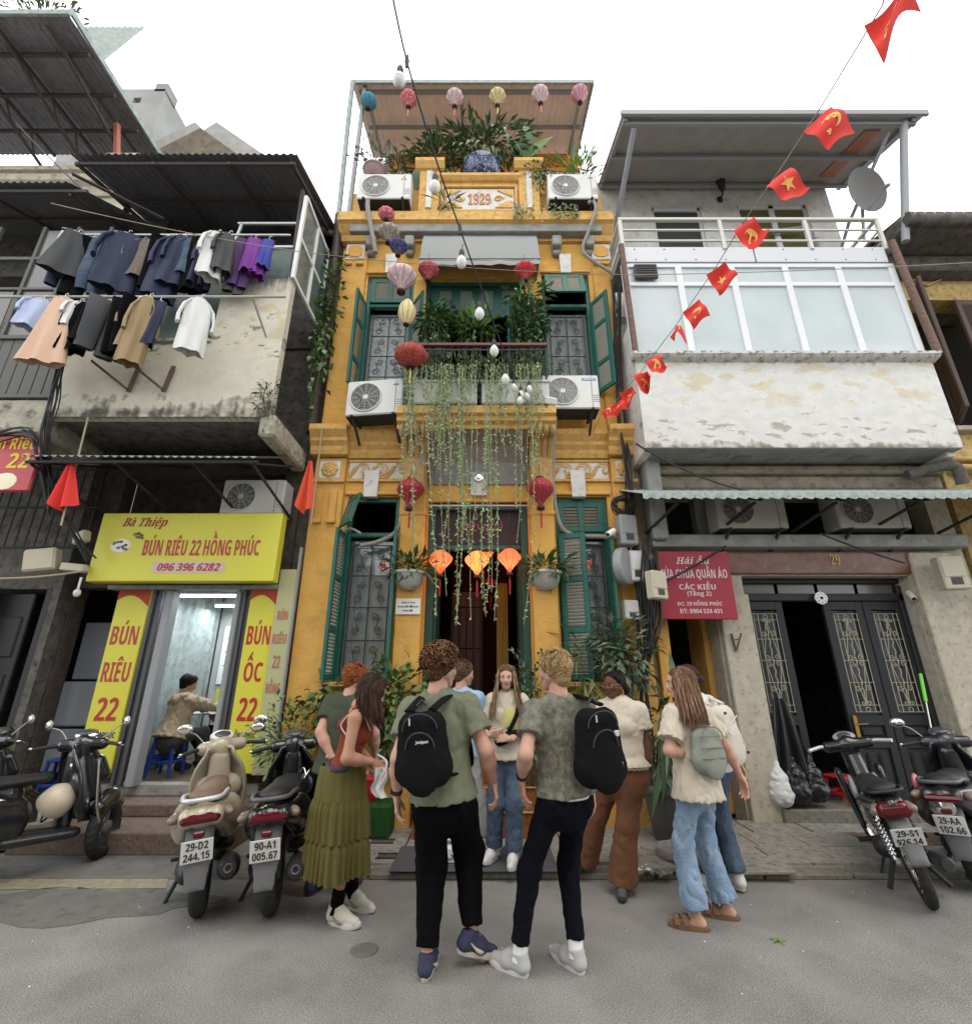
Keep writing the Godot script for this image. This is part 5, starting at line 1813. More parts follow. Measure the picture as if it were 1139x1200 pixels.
	# lamp on the upper wall
	var L := thing("wall_lantern","black carriage lantern on the white upper wall","lamp",V(4.55,10.6,-6.8))
	b = MB.new()
	b.lathe([Vector2(0.0,-0.14),Vector2(0.05,-0.12),Vector2(0.085,0.1),Vector2(0.1,0.12),Vector2(0.02,0.22),Vector2(0.0,0.25)],6,V(0,0,0.16))
	part("lamp_shade",b,M.black,L)
	b = MB.new()
	b.tube([V(0,-0.2,0.0),V(0,-0.2,0.12),V(0,-0.1,0.16)],0.02,6)
	b.ball(V(0,-0.2,0.02),V(0.06,0.08,0.03),8,6)
	part("arm",b,M.black,L)
	# terrace canopy
	var C := thing("terrace_canopy","grey metal canopy on slanting struts over the right terrace","canopy")
	b = MB.new()
	b.box(V(4.66,10.52,-6.0),V(4.9,0.05,1.75),0.006,Basis.from_euler(V(0.33,0,0)))
	part("roof_sheet",b,M.roof_under,C)
	b = MB.new()
	b.box(V(4.66,10.24,-5.18),V(4.96,0.11,0.05),0.006)
	for q in [[10.18,-5.3],[10.42,-6.0],[10.66,-6.7]]:
		b.box(V(4.62,q[0],q[1]),V(4.8,0.08,0.06),0.006)
	for x in [2.26,6.95]:
		b.bar(V(x,10.2,-5.22),V(x,10.76,-6.82),0.06,0.1)
	split("roof_frame",b,M.grey_metal,C)
	b = MB.new()
	b.tube([V(2.42,10.1,-5.32),V(2.34,9.35,-6.3),V(2.34,9.0,-6.78)],0.045,8)
	b.tube([V(6.66,10.15,-5.4),V(6.5,9.3,-6.4),V(6.4,8.7,-6.8)],0.03,8)
	b.tube([V(6.84,10.2,-5.3),V(6.5,8.0,-5.62)],0.055,8)
	b.tube([V(5.4,9.55,-6.76),V(5.9,9.58,-6.72),V(6.1,9.3,-6.72),V(6.2,7.9,-6.72)],0.04,8)
	split("strut",b,M.grey_metal,C)
	b = MB.new()
	b.box(V(6.5,10.48,-6.0),V(0.26,0.02,1.1),0.0,Basis.from_euler(V(0.33,0,0)))
	part("orange_panel",b,M.copper_panel,C)
	# satellite dish
	var D := thing("satellite_dish","round grey satellite dish under the right corner of the canopy","satellite dish",V(6.42,9.42,-5.9))
	D.rotation = V(0.25,0.2,0.0)
	b = MB.new()
	var rows := []
	for j in 9:
		var r := 0.4*j/8.0 + 0.001
		var row := []
		for i in 32:
			row.append(V(cos(TAU*i/32.0)*r,sin(TAU*i/32.0)*r,r*r*0.5))
		rows.append(row)
	b.grid(rows,true)
	part("reflector",b,M.dish_grey,D)
	b = MB.new()
	b.tube([V(0,-0.36,0.08),V(0.02,-0.2,0.36)],0.012,6)
	b.ball(V(0.02,-0.18,0.38),V(0.035,0.035,0.06),8,6)
	b.tube([V(0,-0.05,-0.02),V(0.1,-0.4,-0.1),V(0.12,-0.8,-0.1)],0.025,8)
	part("feed_arm",b,M.grey_metal,D)
	# awning over the ground floor
	C = thing("striped_awning","pale green corrugated awning over the tailor shop","awning")
	b = MB.new()
	b.corrugated(V(1.86,3.68,-5.3),V(5.6,0,0),V(0,0.46,-1.04),0.13,0.018)
	part("corrugated_sheet",b,M.iron_mint,C)
	b = MB.new()
	rows = []
	for j in 2:
		var row := []
		for i in 130:
			row.append(V(1.86 + i*5.6/129.0,3.69 - j*(0.075 + 0.016*sin(i*5.6/129.0/0.13*TAU)),-5.292 + 0.006*sin(i*5.6/129.0/0.13*TAU)))
		rows.append(row)
	b.grid(rows,false,false,Vector2.ONE,true)
	part("front_edge",b,M.iron_mint,C)
	b = MB.new()
	for x in [2.36,3.3,4.3,5.3,6.3]:
		b.bar(V(x,3.62,-5.36),V(x - 0.1,4.06,-6.3),0.03,0.03)
		b.bar(V(x,3.64,-5.5),V(x - 0.2,3.45,-6.2),0.03,0.03)
	split("awning_frame",b,M.dark_iron,C)
	b = MB.new()
	b.tube(smooth_path([V(5.75,4.22,-6.0),V(6.1,4.3,-5.9),V(6.3,4.28,-5.86),V(6.36,4.05,-5.9)],5),0.07,10)
	tag(part("elbow_pipe",b,M.dark_plaster),"thick grey drain elbow under the right end of the white balcony","pipe")
	# --- the house at the right edge
	H = thing("ochre_house","peeling ochre house with brown shutters at the right edge","house")
	b = MB.new()
	b.holed(6.55,11.0,0.0,8.5,-6.6,-6.3,[[6.95,8.1,5.1,7.5],[6.9,8.6,0.2,2.8]])
	part("front_wall",b,M.ochre_old,H)
	b = MB.new()
	b.box(V(8.8,8.35,-5.95),V(4.6,0.28,0.75),0.03)
	b.tube([V(6.5,8.3,-5.5),V(11.0,8.3,-5.5)],0.1,10)
	b.box(V(8.8,8.05,-6.2),V(4.5,0.3,0.3),0.03)
	part("eave",b,M.dark_plaster,H)
	b = MB.new()
	for i in 30:
		b.box(V(6.6 + i*0.15,8.62,-6.2),V(0.14,0.06,1.5),0.02,Basis.from_euler(V(0.25,0,0)))
	stuff(part("roof_tiles",b,M.brick,H))
	var sw := Node3D.new()
	sw.name = "window"
	H.add_child(sw,true)
	shutter_brown(sw,0.62,2.3,V(7.0,5.15,-6.24),-2.2)
	shutter_brown(sw,0.62,2.3,V(7.66,5.15,-6.26),0.0)
	b = MB.new()
	b.box(V(7.52,5.06,-6.28),V(1.3,0.08,0.2),0.01)
	part("sill",b,M.dirty_plaster,sw)
	b = MB.new()
	b.box(V(8.8,4.4,-6.2),V(4.4,0.08,0.22),0.02)
	b.box(V(8.8,4.55,-6.22),V(4.4,0.06,0.16),0.02)
	b.tube([V(7.05,7.95,-6.27),V(7.35,8.12,-6.27),V(7.7,7.95,-6.27),V(7.35,7.78,-6.27),V(7.05,7.95,-6.27)],0.02,5)
	split("moulding",b,M.ochre_old,H)
	b = MB.new()
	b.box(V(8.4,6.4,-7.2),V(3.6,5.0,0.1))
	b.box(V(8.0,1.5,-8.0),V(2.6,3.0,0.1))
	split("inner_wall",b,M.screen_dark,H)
	b = MB.new()
	b.box(V(8.9,3.95,-5.95),V(4.2,0.06,0.8),0.0,Basis.from_euler(V(0.2,0,0)))
	part("lower_roof",b,M.marble_red,H)
func shutter_brown(parent: Node,w: float,h: float,at: Vector3,turn: float) -> void:
	var b := MB.new()
	var base := Transform3D(Basis.from_euler(V(0,turn,0)),at)
	b.xf = base
	for x in [0.04,w - 0.04]:
		b.box(V(x,h/2,0),V(0.08,h,0.045),0.005)
	for y in [0.05,h*0.5,h - 0.05]:
		b.box(V(w/2,y,0.001),V(w - 0.15,0.1,0.04),0.005)
	var s := part("shutter",b,M.shutter_brown,parent)
	b = MB.new()
	b.xf = base
	for k in 36:
		if k == 17 or k == 18: continue
		b.box(V(w/2,0.12 + k*(h - 0.24)/35.0,0),V(w - 0.16,0.05,0.008),0.0,Basis.from_euler(V(0.75,0,0)))
	stuff(part("louvre_slats",b,M.shutter_brown,s))
func build_background() -> void:
	# the fronts across the street, behind the viewer, which shade the road and stand in the window panes
	for q in [["plain grey house across the street, behind the viewer on the left",-9.0,8.0,6.4,M.grey_plaster],["plain ochre house across the street, right behind the viewer",-0.6,8.4,5.6,M.ochre_old],["plain white house across the street, behind the viewer on the right",8.2,8.8,6.2,M.white_plaster]]:
		var F := thing("street_house",q[0],"house")
		var fb := MB.new()
		var holes := []
		for i in 3:
			for y in [1.0,3.4]: holes.append([q[1] - 3.0 + i*2.4,q[1] - 1.9 + i*2.4,y,y + 2.0])
		fb.holed(q[1] - q[2]/2,q[1] + q[2]/2,0.0,q[3],6.4,6.7,holes)
		part("front_wall",fb,q[4],F)
		fb = MB.new()
		fb.box(V(q[1],q[3]/2,8.2),V(q[2],q[3],0.1))
		part("back_wall",fb,M.dark_plaster,F)
	# roofs and buildings seen above the left houses
	var H := thing("beige_house","old beige house with a crumbling parapet at the upper left","house")
	var b := MB.new()
	b.box(V(-9.6,9.9,-7.6),V(4.2,4.4,0.3),0.02)
	b.box(V(-7.6,9.6,-8.4),V(0.2,4.6,1.9),0.02)
	part("wall",b,M.old_cream,H)
	b = MB.new()
	b.run([Vector2(0,11.3),Vector2(0.1,11.32),Vector2(0.16,11.5),Vector2(0.26,11.58),Vector2(0.26,11.74),Vector2(0,11.76)],-11.6,-7.6,-7.5)
	b.run([Vector2(0,12.05),Vector2(0.12,12.08),Vector2(0.12,12.2),Vector2(0,12.22)],-11.6,-8.0,-7.5)
	b.box(V(-7.9,11.9,-7.48),V(0.62,0.9,0.34),0.03)
	b.box(V(-7.9,12.36,-7.46),V(0.74,0.12,0.44),0.03)
	part("parapet",b,M.old_cream,H)
	H = thing("high_roof","dark sheet roof on steel trusses high at the upper left","roof")
	b = MB.new()
	b.corrugated(V(-13.0,13.4,-5.4),V(5.15,0,0),V(0,0.2,-2.7),0.12,0.012)
	part("corrugated_sheet",b,M.iron_sheet,H)
	b = MB.new()
	b.box(V(-10.4,13.42,-5.4),V(5.2,0.14,0.05),0.005)
	b.box(V(-7.84,13.52,-6.75),V(0.05,0.14,2.7),0.005)
	split("roof_edge",b,M.iron_light,H)
	b = MB.new()
	for z in [-6.0,-6.7,-7.4]:
		b.box(V(-10.3,13.34,z),V(4.8,0.08,0.05))
	for x in [-8.3,-9.3,-10.3]:
		b.bar(V(x,13.3,-5.5),V(x,13.4,-8.0),0.06,0.06)
		b.bar(V(x,13.3,-5.7),V(x,12.8,-7.9),0.05,0.05)
		for k in 3:
			b.bar(V(x,13.3,-6.2 - k*0.6),V(x,13.16 - k*0.13,-6.4 - k*0.6),0.03,0.03)
	split("truss",b,M.rust_dark,H)
	b = MB.new()
	b.bar(V(-8.2,13.25,-7.2),V(-8.1,11.4,-7.7),0.09,0.09)
	part("orange_brace",b,M.orange_post,H)
	H = thing("concrete_block","pale concrete stair tower with a small window behind the roofs","building")
	b = MB.new()
	b.holed(-15.4,-12.3,0.0,23.0,-12.4,-12.0,[[-13.9,-13.0,20.2,21.6],[-14.0,-13.75,22.2,22.5],[-13.4,-13.1,22.2,22.5]])
	b.box(V(-12.46,11.5,-14.6),V(0.3,23.0,4.39))
	b.box(V(-12.5,23.1,-12.3),V(0.5,0.5,0.6),0.03)
	b.box(V(-13.9,11.5,-16.9),V(3.2,23.0,0.2))
	part("wall",b,M.tower_grey,H)
	b = MB.new()
	b.box(V(-13.45,20.9,-12.2),V(0.9,1.4,0.02))
	part("window",b,M.glass_dark,H)
	H = thing("gable_house","small gabled brick house end behind the laundry canopy","house")
	b = MB.new()
	b.prism(PackedVector2Array([Vector2(-9.4,10.0),Vector2(-6.4,10.0),Vector2(-6.4,14.7),Vector2(-7.9,16.0),Vector2(-9.4,14.7)]),-9.4,-9.0)
	part("gable",b,M.tower_brown,H)
	b = MB.new()
	b.bar(V(-7.95,16.1,-9.2),V(-6.2,14.6,-9.2),1.0,0.12,V(0,0,1))
	b.bar(V(-7.9,16.1,-9.2),V(-9.6,14.65,-9.2),1.0,0.12,V(0,0,1))
	part("roof",b,M.roof_under,H)
	# a slope of old roof between the canopy and the drainpipe
	H = thing("lean_to_roof","little mossy lean-to roof between the canopy and the yellow house","roof")
	b = MB.new()
	b.box(V(-2.75,9.35,-7.0),V(0.5,0.06,1.4),0.0,Basis.from_euler(V(0.4,0,-0.35)))
	b.box(V(-2.8,8.6,-7.1),V(0.3,1.2,1.2))
	part("sheet",b,M.grey_plaster,H)
	H = thing("top_shed","rooftop shed of grey corrugated sheet at the top left corner","shed")
	b = MB.new()
	b.corrugated(V(-11.6,14.2,-6.6),V(3.2,0,0),V(0,2.6,-0.6),0.14,0.014)
	part("sheet_wall",b,M.iron_light,H)
	b = MB.new()
	b.bar(V(-11.6,14.1,-6.3),V(-8.3,14.05,-6.3),0.06,0.06)
	part("rail",b,M.white,H)
	# brick stub and red roof behind the dish
	H = thing("red_roof","low red tiled roof behind the satellite dish","roof")
	b = MB.new()
	for j in 4:
		for i in 9:
			b.box(V(6.75 + i*0.2,9.0 + j*0.1,-7.2 - j*0.25),V(0.19,0.035,0.3),0.012,Basis.from_euler(V(0.38,0,rng.randf_range(-0.04,0.04))))
	stuff(part("roof_tiles",b,M.brick,H))
	b = MB.new()
	b.box(V(7.6,8.3,-7.6),V(2.0,1.2,1.0))
	part("wall",b,M.dark_plaster,H)
# ---------------------------------------------------------------- signs and shop lights
func build_shop_signs() -> void:
	var t := thing("shop_sign","wide yellow box sign with red lettering above the noodle shop","sign")
	var b := MB.new()
	b.box(V(-3.82,3.19,-5.98),V(2.34,0.9,0.16),0.01)
	part("sign_box",b,M.sign_yellow,t)
	letters("Bà Thiệp",0.56,0.16,V(-4.72,3.42,-5.898),M.sign_maroon,t,true,true,0.35)
	letters("BÚN RIÊU 22 HỒNG PHÚC",1.48,0.27,V(-4.36,3.07,-5.898),M.sign_red,t,true)
	b = MB.new()
	var pl := PackedVector2Array()
	for k in 24:
		var a := TAU*k/24.0
		pl.append(Vector2(-3.74 + cos(a)*0.075 + (0.39 if cos(a) > 0 else -0.39),2.92 + sin(a)*0.075))
	b.prism(pl,-5.9,-5.896)
	var ov := part("number_panel",b,M.panel_pink,t)
	letters("096 396 6282",0.78,0.1,V(-4.13,2.87,-5.894),M.sign_red,ov,true,false,0.2)
	b = MB.new()
	b.ball(V(-4.66,3.2,-5.9),V(0.13,0.09,0.006),20,6)
	var bw := part("bowl_picture",b,M.letter_white,t)
	b = MB.new()
	for k in 14:
		b.col = [Color(0.05,0.09,0.03),Color(0.2,0.14,0.05),Color(0.25,0.25,0.2)][k % 3]
		b.ball(V(-4.66 + 0.085*sin(k*2.4),3.2 + 0.05*cos(k*3.7),-5.894),V(0.026,0.018,0.004),8,4)
		b.ball(V(-4.46 + 0.05*sin(k*2.4),3.33 + 0.03*cos(k*3.7),-5.894),V(0.026,0.018,0.004),8,4)
	stuff(part("garnish",b,M.tint,bw))
	# upright banners
	for q in [["yellow upright banner left of the shop opening reading bun rieu 22",-4.56,0.42,["BÚN","RIÊU","22"],-6.24],["yellow upright banner right of the shop opening reading bun oc 22",-2.86,0.36,["BÚN","ỐC","22"],-6.22]]:
		t = thing("banner",q[0],"banner")
		var x: float = q[1]; var w: float = q[2]; var z: float = q[4]
		b = MB.new()
		b.box(V(x,1.66,z),V(w,2.2,0.05),0.006)
		part("board",b,M.sign_yellow,t)
		b = MB.new()
		pl = PackedVector2Array([Vector2(x - w/2 + 0.003,2.75),Vector2(x + w/2 - 0.003,2.75)])
		for k in 9: pl.append(Vector2(x + w/2 - 0.003 - (w - 0.006)*k/8.0,2.5 + 0.12*sin(k*0.36 - 0.2)))
		b.prism(pl,z + 0.02,z + 0.029)
		part("red_top",b,M.sign_orange,t)
		for k in 3:
			letters(q[3][k],w*(0.8 if k == 0 or q[3][k] == "RIÊU" else 0.62),0.3 if k < 2 else 0.26,V(x - w*(0.4 if k == 0 or q[3][k] == "RIÊU" else 0.31),2.0 - k*0.44,z + 0.026),M.sign_red,t,true)
		letters("HỒNG PHÚC",w*0.8,0.09,V(x - w*0.4,0.93,z + 0.026),M.navy_letter,t,true)
	t = thing("faded_panel","pale faded upright panel with red letters beside the yellow wall","panel")
	b = MB.new()
	b.box(V(-2.58,1.75,-6.18),V(0.22,2.4,0.03),0.004)
	part("board",b,M.panel_faded,t)
	b = MB.new()
	b.box(V(-2.46,1.9,-6.19),V(0.03,2.7,0.06),0.004)
	part("edge_strip",b,M.grey_metal,t)
	for k in 4:
		letters(["BÚN","RIÊU","22","HỒNG"][k],[0.13,0.17,0.09,0.17][k],0.15,V(-2.58 - [0.065,0.085,0.045,0.085][k],2.3 - k*0.29,-6.162),M.letter_faded,t)
	t = thing("shop_sign","red rounded sign with yellow lettering cut off by the left edge","sign")
	b = MB.new()
	b.box(V(-5.85,4.12,-5.3),V(0.82,0.84,0.04),0.05)
	part("board",b,M.sign_red,t)
	letters("Bún Riêu",0.66,0.17,V(-6.18,4.25,-5.278),M.letter_yellow,t)
	letters("22",0.26,0.2,V(-5.8,4.0,-5.278),M.letter_yellow,t)
	b = MB.new()
	b.ball(V(-5.76,3.83,-5.28),V(0.15,0.11,0.006),20,6)
	part("bowl_picture",b,M.letter_cream,t)
	# tailor's sign
	t = thing("tailor_sign","dark red tailor sign with white lettering over the passage","sign")
	b = MB.new()
	b.box(V(2.64,2.72,-6.02),V(0.94,0.86,0.05),0.005)
	part("board",b,M.sign_maroon,t)
	for q in [["Hải Âu",0.42,0.11,2.43,2.985,true,0.3],["SỬA CHỮA QUẦN ÁO",0.84,0.17,2.22,2.775,false,0.0],["CÁC KIỂU",0.46,0.085,2.43,2.655,false,0.0],["(Tầng 2)",0.3,0.075,2.52,2.56,false,0.0],["ĐC: 29 HỒNG PHÚC",0.56,0.06,2.38,2.455,false,0.0],["ĐT: 0904 524 431",0.52,0.055,2.4,2.36,false,0.0]]:
		letters(q[0],q[1],q[2],V(q[3],q[4],-5.994),M.letter_pale,t,true,q[5],q[6])
	# fluorescent tubes in the shop
	for q in [[-4.02,-6.95],[-4.0,-8.0]]:
		t = thing("tube_lamp","lit fluorescent tube on the shop ceiling, the nearer one" if q[1] > -7.5 else "lit fluorescent tube on the shop ceiling, the farther one","lamp",V(q[0],2.74,q[1]))
		b = MB.new()
		b.box(V(0,0.03,0),V(1.0,0.04,0.07),0.006)
		part("fitting",b,M.white,t)
		b = MB.new()
		b.rod(V(-0.48,-0.01,0),V(0.48,-0.01,0),0.018,10)
		part("tube",b,M.tube_glow,t)
		var l := AreaLight3D.new()
		l.name = "tube_light"
		l.area_size = Vector2(0.96,0.06)
		l.light_energy = 0.8
		l.light_color = Color(0.93,0.97,1.0)
		l.shadow_enabled = true
		l.position = V(0,-0.05,0)
		l.rotation_degrees = V(-90,0,0)
		t.add_child(l,true)
# ---------------------------------------------------------------- lanterns
func lantern(label: String,c: Vector3,r: float,h: float,m: Material,shape := 0,tassel: Material = null,cord := 0.3,group := "") -> Node3D:
	var t := thing("lantern",label,"lantern",c,0.0,group)
	var b := MB.new()
	var n := 10
	var rows := []
	for j in 17:
		var v := j/16.0
		var q := sin(PI*clampf(v,0.03,0.97))
		if shape == 0: q = pow(sin(PI*pow(v*0.94 + 0.03,1.35)),0.8)*(0.25 + 0.75*smoothstep(0.0,0.75,v))/0.97 + 0.1
		if shape == 1: q = pow(q,0.7)
		if shape == 2: q = pow(sin(PI*(0.1 + v*0.8)),0.9)
		var row := []
		for i in n*6:
			var a := TAU*i/(n*6.0)
			var k := 1.0 - 0.045*absf(sin(a*n*0.5))*q
			row.append(V(cos(a)*r*q*k,(v - 0.5)*h,-sin(a)*r*q*k))
		rows.append(row)
	b.grid(rows,true,false,Vector2(3,2))
	part("silk",b,m,t)
	b = MB.new()
	for i in n:
		var rib := []
		for q in rows: rib.append(q[i*6]*V(1.012,1,1.012))
		b.tube(rib,0.0032,4,false)
	stuff(part("ribs",b,M.rib,t))
	b = MB.new()
	for s in [-0.5,0.5]:
		b.lathe([Vector2(0.0,-0.02),Vector2(r*0.3,-0.02),Vector2(r*0.32,0.02),Vector2(0.0,0.02)],14,V(0,s*h,0))
	b.rod(V(0,h*0.5,0),V(0,h*0.5 + cord,0),0.004,4)
	part("ring",b,M.wood_dark,t)
	if tassel:
		b = MB.new()
		b.tube([V(0,-h*0.5,0),V(0,-h*0.5 - 0.05,0),V(0.003,-h*0.5 - 0.08,0),V(0,-h*0.5 - 0.26,0)],[0.005,0.007,0.014,0.011],8)
		part("tassel",b,tassel,t)
	return t
func build_lanterns() -> void:
	var L := M
	var row := "silk lanterns along the top roof"
	lantern("teal silk lantern, first of the row under the top roof",V(-2.270,12.141,-6.120),0.155,0.4,L.silk_teal,1,null,0.25,row)
	lantern("red and white silk lantern second in the row under the top roof",V(-1.496,12.166,-6.120),0.15,0.38,L.silk_red_white,0,L.tassel_pink,0.3,row)
	lantern("pale pink flowered lantern third in the row under the top roof",V(-0.604,12.191,-6.120),0.155,0.4,L.silk_pink,0,L.tassel_pink,0.28,row)
	lantern("cream yellow lantern with a yellow tassel under the top roof",V(0.223,12.216,-6.120),0.15,0.4,L.silk_cream,0,L.tassel_yellow,0.28,row)
	lantern("pale pink lantern with pink tassel above the big-leaved plant",V(1.054,12.291,-6.120),0.155,0.42,L.silk_pink,0,L.tassel_pink,0.25,row)
	lantern("pink lantern at the right end of the top roof",V(1.819,12.316,-6.120),0.15,0.4,L.silk_rose,0,null,0.22,row)
	lantern("small white lantern with red blossoms, topmost of the hanging chain",V(-1.561,8.486,-5.550),0.13,0.22,L.silk_red_white,1,null,0.08)
	lantern("silver grey lantern second in the hanging chain",V(-1.479,8.001,-5.500),0.15,0.32,L.silk_silver,0,null,0.08)
	lantern("navy blue lantern in the hanging chain",V(-1.315,7.705,-5.480),0.13,0.26,L.silk_navy,0,null,0.1)
	lantern("large white lantern with pink streaks in the hanging chain",V(-1.233,7.120,-5.500),0.2,0.44,L.silk_pink,0,null,0.1)
	lantern("slim pale yellow striped lantern in the hanging chain",V(-1.136,6.576,-5.550),0.13,0.42,L.silk_cream,2,null,0.06)
	lantern("flat round rust red lantern with a pale tassel, lowest of the chain",V(-1.018,5.751,-5.450),0.23,0.36,L.silk_rust,1,L.tassel_yellow,0.1)
	lantern("red flowered lantern at the left end of the grey awning",V(-0.897,7.574,-5.800),0.15,0.32,L.silk_rose_red,0,null,0.2)
	lantern("red lantern at the right end of the grey awning",V(0.605,7.574,-5.800),0.15,0.32,L.silk_red,0,null,0.2)
	lantern("crimson lantern with white blossoms on the left corbel",V(-0.992,3.886,-5.850),0.165,0.42,L.silk_crimson,0,L.tassel_red,0.2)
	lantern("crimson lantern with white blossoms on the right corbel",V(0.712,3.898,-5.850),0.165,0.42,L.silk_crimson,0,L.tassel_red,0.2)
	for q in [["lit orange red lantern at the left of the doorway",V(-0.595,3.018,-6.100),0.145,0.34,L.glow_orange],["lit yellow lantern in the middle of the doorway",V(-0.117,3.006,-6.100),0.145,0.34,L.glow_yellow],["lit red lantern at the right of the doorway",V(0.306,3.041,-6.100),0.14,0.34,L.glow_red],
			["lit red lantern behind the yellow one in the doorway",V(-0.032,3.358,-7.000),0.14,0.32,L.glow_red],["small dim red lantern deep inside the doorway",V(0.073,2.967,-7.400),0.1,0.22,L.silk_crimson]]:
		var t := lantern(q[0],q[1],q[2],q[3],q[4],0,L.tassel_red,0.5)
		if q[4] != L.silk_crimson:
			var o := OmniLight3D.new()
			o.name = "lantern_light"
			o.light_color = Color(1.0,0.55,0.25)
			o.light_energy = 0.026
			o.omni_range = 6.0
			o.omni_attenuation = 2.0
			o.light_size = 0.1
			o.shadow_enabled = true
			t.add_child(o,true)
	for q in [[-1.42,3.05,"small lit lantern seen through the left ground-floor window grille"],[1.42,3.08,"small lit lantern seen through the right ground-floor window grille"]]:
		lantern(q[2],V(q[0],q[1],-6.56),0.07,0.18,L.glow_orange,0,null,0.2)
# ---------------------------------------------------------------- flags
func flag(label: String,c: Vector3,a: Vector3,down: Vector3,w: float,h: float,mark: int,curl: float,ph: float) -> void:
	var t := thing("flag",label,"flag",c,0.0,"small red flags on the string")
	var n := a.cross(down).normalized()
	var f := func(u: float,v: float) -> Vector3:
		return a*(u - 0.5)*w + down*v*h*(1.0 - 0.12*curl*u) + n*(curl*0.09*sin(u*4.0 + v*2.2 + ph)*(0.3 + v) + 0.02*sin(v*7.0 + ph))
	var b := MB.new()
	b.sheet(12,12,f)
	part("cloth",b,M.flag_red,t)
	b = MB.new()
	for s in [-1.0,1.0]:
		var P := func(x: float,y: float) -> Vector3: return f.call(0.5 + x*h/w*0.9,0.5 - y) + n*s*0.004
		if mark == 0:
			for k in 10:
				var r0: float = 0.24 if k % 2 == 0 else 0.095
				var r1: float = 0.095 if k % 2 == 0 else 0.24
				b.tri(P.call(0,0),P.call(sin(TAU*k/10.0)*r0,cos(TAU*k/10.0)*r0),P.call(sin(TAU*(k + 1)/10.0)*r1,cos(TAU*(k + 1)/10.0)*r1))
		else:
			for k in 14:
				var g := func(i: int,o: float) -> Vector3:
					var e: float = 2.5 - i*0.3
					var q: float = 0.2 + o*0.05*sin(PI*i/14.0)
					return P.call(cos(e)*q,sin(e)*q)
				b.quad(g.call(k,1.0),g.call(k + 1,1.0),g.call(k + 1,-1.0),g.call(k,-1.0))
			for q in [[-0.2,-0.17,0.1,0.12,0.028],[-0.02,0.16,0.15,0.0,0.05],[-0.2,-0.24,-0.13,-0.15,0.03]]:
				var d := Vector2(q[2] - q[0],q[3] - q[1]).normalized()
				var e: Vector2 = Vector2(-d.y,d.x)*q[4]
				b.quad(P.call(q[0] - e.x,q[1] - e.y),P.call(q[2] - e.x,q[3] - e.y),P.call(q[2] + e.x,q[3] + e.y),P.call(q[0] + e.x,q[1] + e.y))
	part("emblem",b,M.flag_gold,t)
func build_flags() -> void:
	var pts := [V(1.982,4.780,-1.423),V(1.937,4.726,-1.876),V(1.915,4.735,-2.233),V(1.910,4.800,-2.655),V(1.889,4.796,-3.059),V(1.882,4.858,-3.525),V(1.851,4.858,-3.842),V(1.830,4.951,-4.414),V(1.773,4.921,-4.668),V(1.743,5.013,-5.133),V(1.724,5.069,-5.495),V(1.656,5.151,-5.752)]
	var words := ["highest, curled flag against the white sky, at the top of the string","large flag with a hammer and sickle, second from the top of the string","flag with a yellow star in front of the terrace canopy","flag with a hammer and sickle before the terrace railing","flag with a yellow star before the top row of panes","flag with a hammer and sickle before the frosted panes","folded flag with no emblem showing before the frosted panes","narrow flag with a hammer and sickle below the balcony ledge","crumpled flag twisted sideways at the corner of the white balcony","flag with a hammer and sickle on the white side wall","thin flag with a star against the yellow wall, second from the bottom","lowest flag with a hammer and sickle above the right belt cornice"]
	for i in 12:
		var a: Vector3 = (pts[maxi(i - 1,0)] - pts[mini(i + 1,11)]).normalized()
		var up: Vector3 = (a*0.4 + V(0.72,0.45,0.0)).normalized()
		flag("small red " + words[i],pts[i] + V(0,-0.02,0),(up if i > 0 else V(0.5,0.1,0.6)).normalized(),V(0.3,-0.93,0.12).normalized() if i > 0 else V(-0.05,-1,0.1),0.17 if i != 6 else 0.12,[0.26,0.24,0.23,0.22,0.21,0.21,0.14,0.2,0.19,0.18,0.17,0.17][i],0 if i in [2,4,10] else 1,[0.7,0.25,0.3,0.4,0.35,0.3,1.4,0.7,1.6,0.7,0.6,0.5][i],i*1.3)
	var b := MB.new()
	b.tube([V(1.848,4.698,-1.251)] + pts + [V(1.5,4.9,-6.22)],0.004,5)
	tag(part("flag_string",b,M.pipe_white),"thin pale string that carries the row of small red flags","string")
	for q in [["red flag hanging in the shade at the left below the laundry balcony",V(-4.860,4.001,-5.100),M.flag_red,0.3,0.5,0.2],["orange red flag on a pole between the noodle shop and the yellow house",V(-2.381,4.391,-5.900),M.orange_flag,0.26,0.62,-0.2]]:
		var t := thing("pole_flag",q[0],"flag",q[1])
		b = MB.new()
		var lean: float = q[5]
		b.sheet(16,14,func(u,v): return V((u - 0.45)*q[3]*(0.15 + 0.85*v) + lean*0.1*v,-v*q[4]*(1.0 + 0.2*sin(u*3.0)),0.05*sin(u*11.0)*(0.3 + v)))
		part("cloth",b,q[2],t)
		b = MB.new()
		b.rod(V(-lean*0.3,0.65,-0.1),V(lean*-0.05 + 0.1,-q[4] - 0.28,-0.02),0.011,6)
		part("pole",b,M.pole_tan,t)
